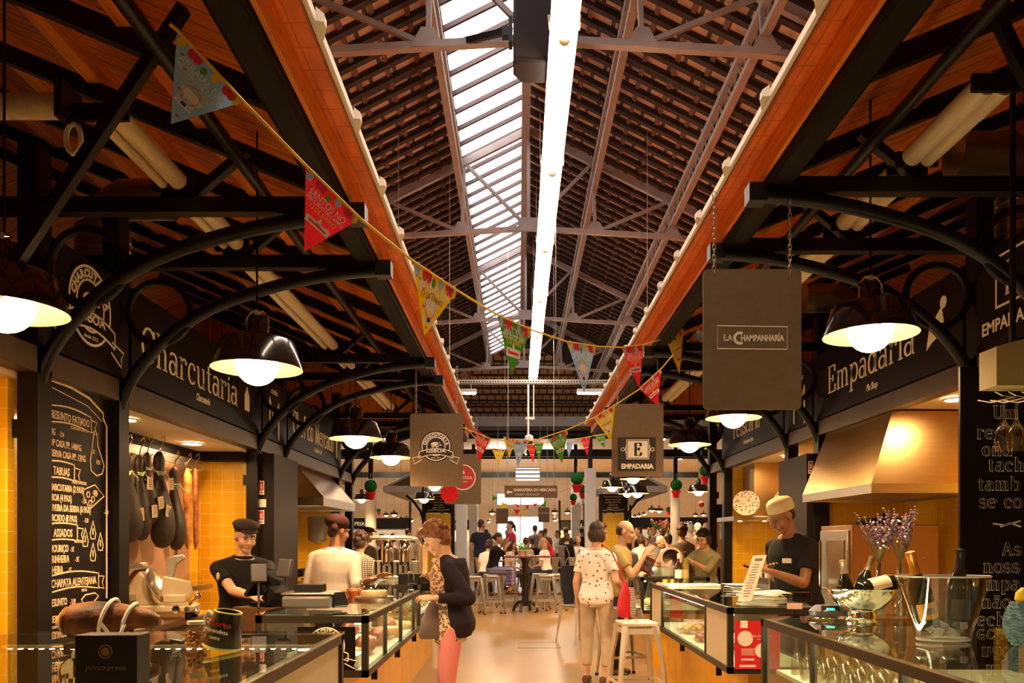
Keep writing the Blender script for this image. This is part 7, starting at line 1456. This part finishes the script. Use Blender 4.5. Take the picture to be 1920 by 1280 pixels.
for x, y, l in ((-.10, -.05, 'small pot of basil in a card cup on the high table'), (.02, .1, 'second pot of basil on the high table, farther back')):
    q = thing('potted_basil', l, 'plant', (p.x + x, 16.6 + y, 1.16), group='basil pots'); MB().lathe([(0, 0), (.035, 0), (.045, .1), (0, .1)], n=16).build('pot', M('kraft_pot', (.5, .3, .12), .7), q); m = MB(); rr = random.Random(4)
    for k in range(60): m.ball((rr.gauss(0, .03), rr.gauss(0, .03), .13 + rr.random() * .06), .012, 5, 4)
    f = m.build('leaves', M('basil_green', (.12, .28, .03), .7, 0, .3, .3, 40), q); f['kind'] = 'stuff'
p2 = P(1045, 1, 20.4); t = thing('high_table', 'long red brown table on the platform before the seated guests', 'table', (.75, 21.0, .2)); MB().box((-1.35, -.3, .72), (1.35, .3, .76)).build('top', tablew, t)
for x in (-1.1, 1.1):
    for y in (-.24, .24): MB().box((x - .025, y - .025, 0), (x + .025, y + .025, .72)).build('leg', blk, t)
for i, (x, y, w_, l) in enumerate(((3.4, 17.0, 1.6, 'dark table among the guests on the right'), (5.2, 17.6, 1.6, 'dark table before the bearded man on the far right'), (-3.3, 17.3, 1.4, 'dark table beyond the coffee machine'))):
    t = thing('dining_table', l, 'table', (x, y, 0)); MB().box((-w_ / 2, -.35, .9), (w_ / 2, .35, .94)).build('top', dkwood, t)
    for a in (-w_ / 2 + .08, w_ / 2 - .08):
        for b in (-.28, .28): MB().box((a - .025, b - .025, 0), (a + .025, b + .025, .9)).build('leg', blk, t)
for px, Y, l in ((1326, 17.4, 'green glass bottle on the dark table at the far right'),):
    q = P(px, 1, Y); t = thing('bottle', l, 'bottle', (q.x, Y, .94)); MB().lathe([(0, 0), (.035, 0), (.035, .16), (.013, .22), (.013, .3), (0, .3)], n=14).build('glass', M('green_bottle', (.06, .22, .06), .1, 0, .6), t); MB().lathe([(.0355, .05), (.0355, .12)], n=14).build('label', paper, t)
t = thing('flower_arrangement', 'tall red and orange flowers near the round white column', 'flowers', (P(1243, 1, 27.5).x, 27.5, 1.0)); MB().lathe([(0, 0), (.08, 0), (.12, .3), (0, .3)], n=16).build('vase', cream, t); rr = random.Random(8); ms, mr, mo = MB(), MB(), MB()
for k in range(40):
    e = V((rr.gauss(0, .25), rr.gauss(0, .2), .7 + rr.random() * .5)); ms.tube([(0, 0, .25), tuple(e)], .006, 4); (mr if k % 2 else mo).ball(e, .05, 6, 5); ms.ball(e - V((0, 0, .12)), (.05, .03, .08), 6, 5)
ms.build('foliage', M('dark_leaf', (.04, .12, .03), .7, 0, .3, .3), t)['kind'] = 'stuff'; mr.build('red_bloom', M('bloom_red', (.6, .05, .03), .7), t); mo.build('orange_bloom', M('bloom_orange', (.7, .25, .04), .7), t)
t = thing('shrub', 'green shrub outside the bright street doorway', 'shrub', (.3, 43, -.1)); rr = random.Random(5); m = MB()
for k in range(120): m.ball((rr.gauss(0, .35), rr.gauss(0, .2), .5 + rr.random() * 1.1), .07, 6, 4)
m.build('foliage', M('street_leaf', (.08, .22, .04), .7, 0, .3, .3), t)['kind'] = 'stuff'; MB().tube([(0, 0, 0), (0, 0, .8)], .04, 8).build('trunk', dkwood, t)
struct('floor_street', MB().box((-9, 41, -.1), (10, 60, -.02)), M('street_paving', (.6, .57, .52), .9))
# ---------------------------------------------------------------- the guests
def guest(px, py, Y, yaw, label, hair, top, sl='short', skinm='fair', seated=True, woman=False, plat=0, lean=5, head=(5, 0, 0), legs=darkj, hatk=None, hl=None, hr=None, wide=1.0, extra=None, hk=None, name='person', lk='full'):
    """px, py: centre of the head in the photograph"""
    c = P(px, py, Y); hzc = c.z - plat
    if seated: k = 1.0 if not woman else .94; seat = hzc - (.10 + .52 + .07 + .095) * k; seat = max(.42, seat); H = 1.7 * k
    else: seat = None; H = hzc / (.90 + .52 + .165) * 1.7
    a = R(yaw); off = math.sin(R(lean)) * .62 * H / 1.7; fx, fy = math.sin(a), -math.cos(a)
    loc = (c.x - fx * off, Y - fy * off, plat)
    ex = (lambda q: hat(*hatk)(q)) if hatk else None
    o = person(label, loc, yaw, H, skinm, hair, ('shirt', top, sl), (legs, lk), leath, seat=seat, lean=lean, head=head, woman=woman, vox=.014, cv=.016, fast=True, hl=hl, hr=hr, wide=wide, extra=extra or ex, name=name)
    if seated and not plat:
        q = dup(SG, (loc[0], loc[1], 0), a, 'stool under the ' + label, scale=seat / .76)
    elif seated: q = chair(loc[0], loc[1], plat, yaw, 'chair under the ' + label); q.scale = (1, 1, (seat) / .455)
    return o
def bagx(c):
    m = MB(); m.cbox(tuple(c['at'](.02, .12, .17)), (.16, .06, .09)); m.build('waist_bag', leath, c['root'], bevel=.015)
guest(932, 1008, 16.35, 82, 'woman in purple plaid trousers resting her head on her hand', ('bun', 'dark'), blackc, 'rolled', 'olive', True, True, 0, 10, (16, 0, 0), plaidm, None, hl=P(949, 1018, 16.2), hr=P(950, 1024, 16.5), extra=bagx, lk='wide')
guest(917, 1020, 18.4, 150, 'person in a white shirt left of the plaid trousers', ('bob', 'dark'), whitec, 'short', 'fair', True, False, 0, 14)
guest(902, 984, 20.0, 170, 'standing man seen from behind in a navy t-shirt before the left columns', ('crop', 'dark'), navy, 'short', 'tan', False, False, .2, 0, (0, -30, 0), wide=1.08)
guest(957, 986, 20.8, -70, 'standing woman in a bright red top beside the tables', ('pony', 'dark'), redc, 'rolled', 'fair', False, True, .2, 4, (5, 0, 0))
guest(911, 1001, 22.4, 170, 'dark haired guest behind the man in navy', ('short', 'black'), greyc, 'short', 'tan', True, False, .2)
guest(958, 1021, 18.2, 100, 'long haired guest in tan behind the plaid trousers', ('long', 'black'), beigec, 'short', 'olive', True, True)
guest(986, 1016, 19.9, 178, 'seated guest in a patterned blouse seen from behind at the table centre', ('short', 'brown'), patt, 'long', 'fair', True, True, .2)
guest(1011, 998, 20.6, -80, 'man in a red shirt leaning over the table towards the left', ('crop', 'dark'), redc, 'short', 'tan', False, False, .2, 28, (5, 0, 0), wide=1.15)
guest(1019, 1018, 18.3, -120, 'seated woman with long blond hair and a white top', ('long', 'blond'), whitec, 'short', 'fair', True, True, 0, 8)
guest(1063, 1008, 20.3, 150, 'seated guest in a black jacket seen from behind on the right', ('bob', 'brown'), blackc, 'long', 'fair', True, True, .2)
def tie(c): 
    m = MB(); m.loft([(c['at'](.47, 0, .115), V((.015, 0, 0)), V((0, .01, 0))), (c['at'](.25, 0, .15), V((.04, 0, 0)), V((0, .01, 0))), (c['at'](.12, 0, .145), V((.03, 0, 0)), V((0, .01, 0)))], 8); m.build('necktie', brownc, c['root'])
guest(1084, 1013, 20.9, 10, 'seated man facing the camera in a white shirt and brown tie', ('bald', 'grey'), whitec, 'long', 'tan', True, False, .2, 4, (6, -20, 0), extra=tie)
straw = M('straw', (.6, .48, .28), .8, 0, .2, .15, 60)
guest(1061, 997, 24.5, 200, 'guest in a cream straw hat near the right columns', ('short', 'dark'), brownc, 'short', 'tan', False, False, .2, 5, hatk=('straw', straw))
guest(1091, 996, 26, 160, 'second guest in a straw hat, between the right columns', ('short', 'dark'), blackc, 'short', 'tan', False, False, .2, 5, hatk=('straw', straw))
guest(1045, 1001, 26.5, -60, 'far woman in a white apron right of the street door', ('bun', 'dark'), whitec, 'short', 'fair', False, True, .2, 5)
guest(1022, 997, 27.5, 190, 'far guest with brown hair right of the man in red', ('short', 'brown'), greyc, 'short', 'fair', False, False, .2, 5); guest(951, 1000, 25, 185, 'far grey haired guest behind the woman in red', ('short', 'grey'), beigec, 'short', 'fair', False, False, .2, 5); guest(1003, 992, 29, 200, 'far guest silhouetted against the street door', ('short', 'dark'), greyc, 'short', 'fair', False, False, .0, 5)
guest(998, 1016, 24, 190, 'small seated guest just right of the patterned blouse', ('short', 'brown'), maroon, 'short', 'fair', True, False, .2)
guest(716, 1013, 15.5, -80, 'seated woman in profile with dark hair beyond the coffee levers', ('short', 'black'), darkj, 'long', 'fair', True, True)
guest(768, 1006, 23.5, 190, 'far bald man left of the tiled end wall', ('none', 'grey'), whitec, 'short', 'tan', False, False, 0, 5); guest(786, 1003, 22, -70, 'standing man in a grey vest facing left before the tiled end wall', ('crop', 'dark'), greyc, 'rolled', 'tan', False, False, 0, 5); guest(764, 999, 26, 190, 'far dark haired guest behind the bald man', ('short', 'dark'), blackc, 'short', 'fair', False, False, 0, 3)
guest(1197, 996, 21.5, -80, 'standing guest with dark hair in profile on the right', ('short', 'black'), blackc, 'short', 'tan', False, False, 0, 6)
guest(1202, 1012, 17, 185, 'seated guest in a white top seen from behind on the right', ('bob', 'dark'), whitec, 'short', 'fair', True, True); guest(1176, 1016, 13.6, 160, 'long haired person in a grey jumper behind the man in khaki', ('long', 'brown'), greyc, 'long', 'fair', False, True, 0, 8)
guest(1224, 997, 22, -100, 'blond guest pointing left on the right side', ('bob', 'blond'), greyc, 'short', 'fair', True, True, 0, 5, hr=P(1208, 1008, 21.7)); guest(1241, 1000, 20, 200, 'brown haired guest beside the flowers', ('short', 'brown'), brownc, 'short', 'fair', True, False); guest(1238, 1016, 15.8, 50, 'grey haired guest with glasses behind the held menu', ('short', 'grey'), greyc, 'short', 'fair', True, True)
guest(1253, 1013, 15.2, 190, 'dark haired guest seen from behind above the pot', ('short', 'black'), whitec, 'short', 'fair', True, False); guest(1246, 986, 24.5, 30, 'standing guest in a tan shirt near the flowers', ('short', 'brown'), beigec, 'short', 'tan', False, False, 0, 3)
guest(1325, 990, 19.3, -60, 'bald man in a purple shirt at the far right', ('none', 'grey'), cloth('purple', (.10, .06, .16)), 'short', 'fair', False, False, 0, 5, wide=1.1); guest(1308, 992, 17.6, 170, 'grey haired guest in a brown shirt at the far right', ('short', 'grey'), brownc, 'short', 'fair', False, False, 0, 5, wide=1.1)
guest(1313, 1014, 16.6, 20, 'seated bearded man facing the camera at the far right', ('short', 'dark'), greyc, 'short', 'tan', True, False, 0, 8); guest(1279, 997, 13.6, 170, 'guest with curly brown hair behind the woman cook', ('curly', 'brown'), greyc, 'short', 'fair', False, True, 0, 5)
guest(737, 1011, 17.2, 190, 'seated dark haired guest behind the right dome of the coffee machine', ('short', 'dark'), brownc, 'short', 'fair', True, False); guest(1295, 993, 19.0, 175, 'grey haired guest just left of the brown shirt at the far right', ('short', 'grey'), greyc, 'short', 'fair', False, False, 0, 4)
bpy.data.scenes.remove(TMP)
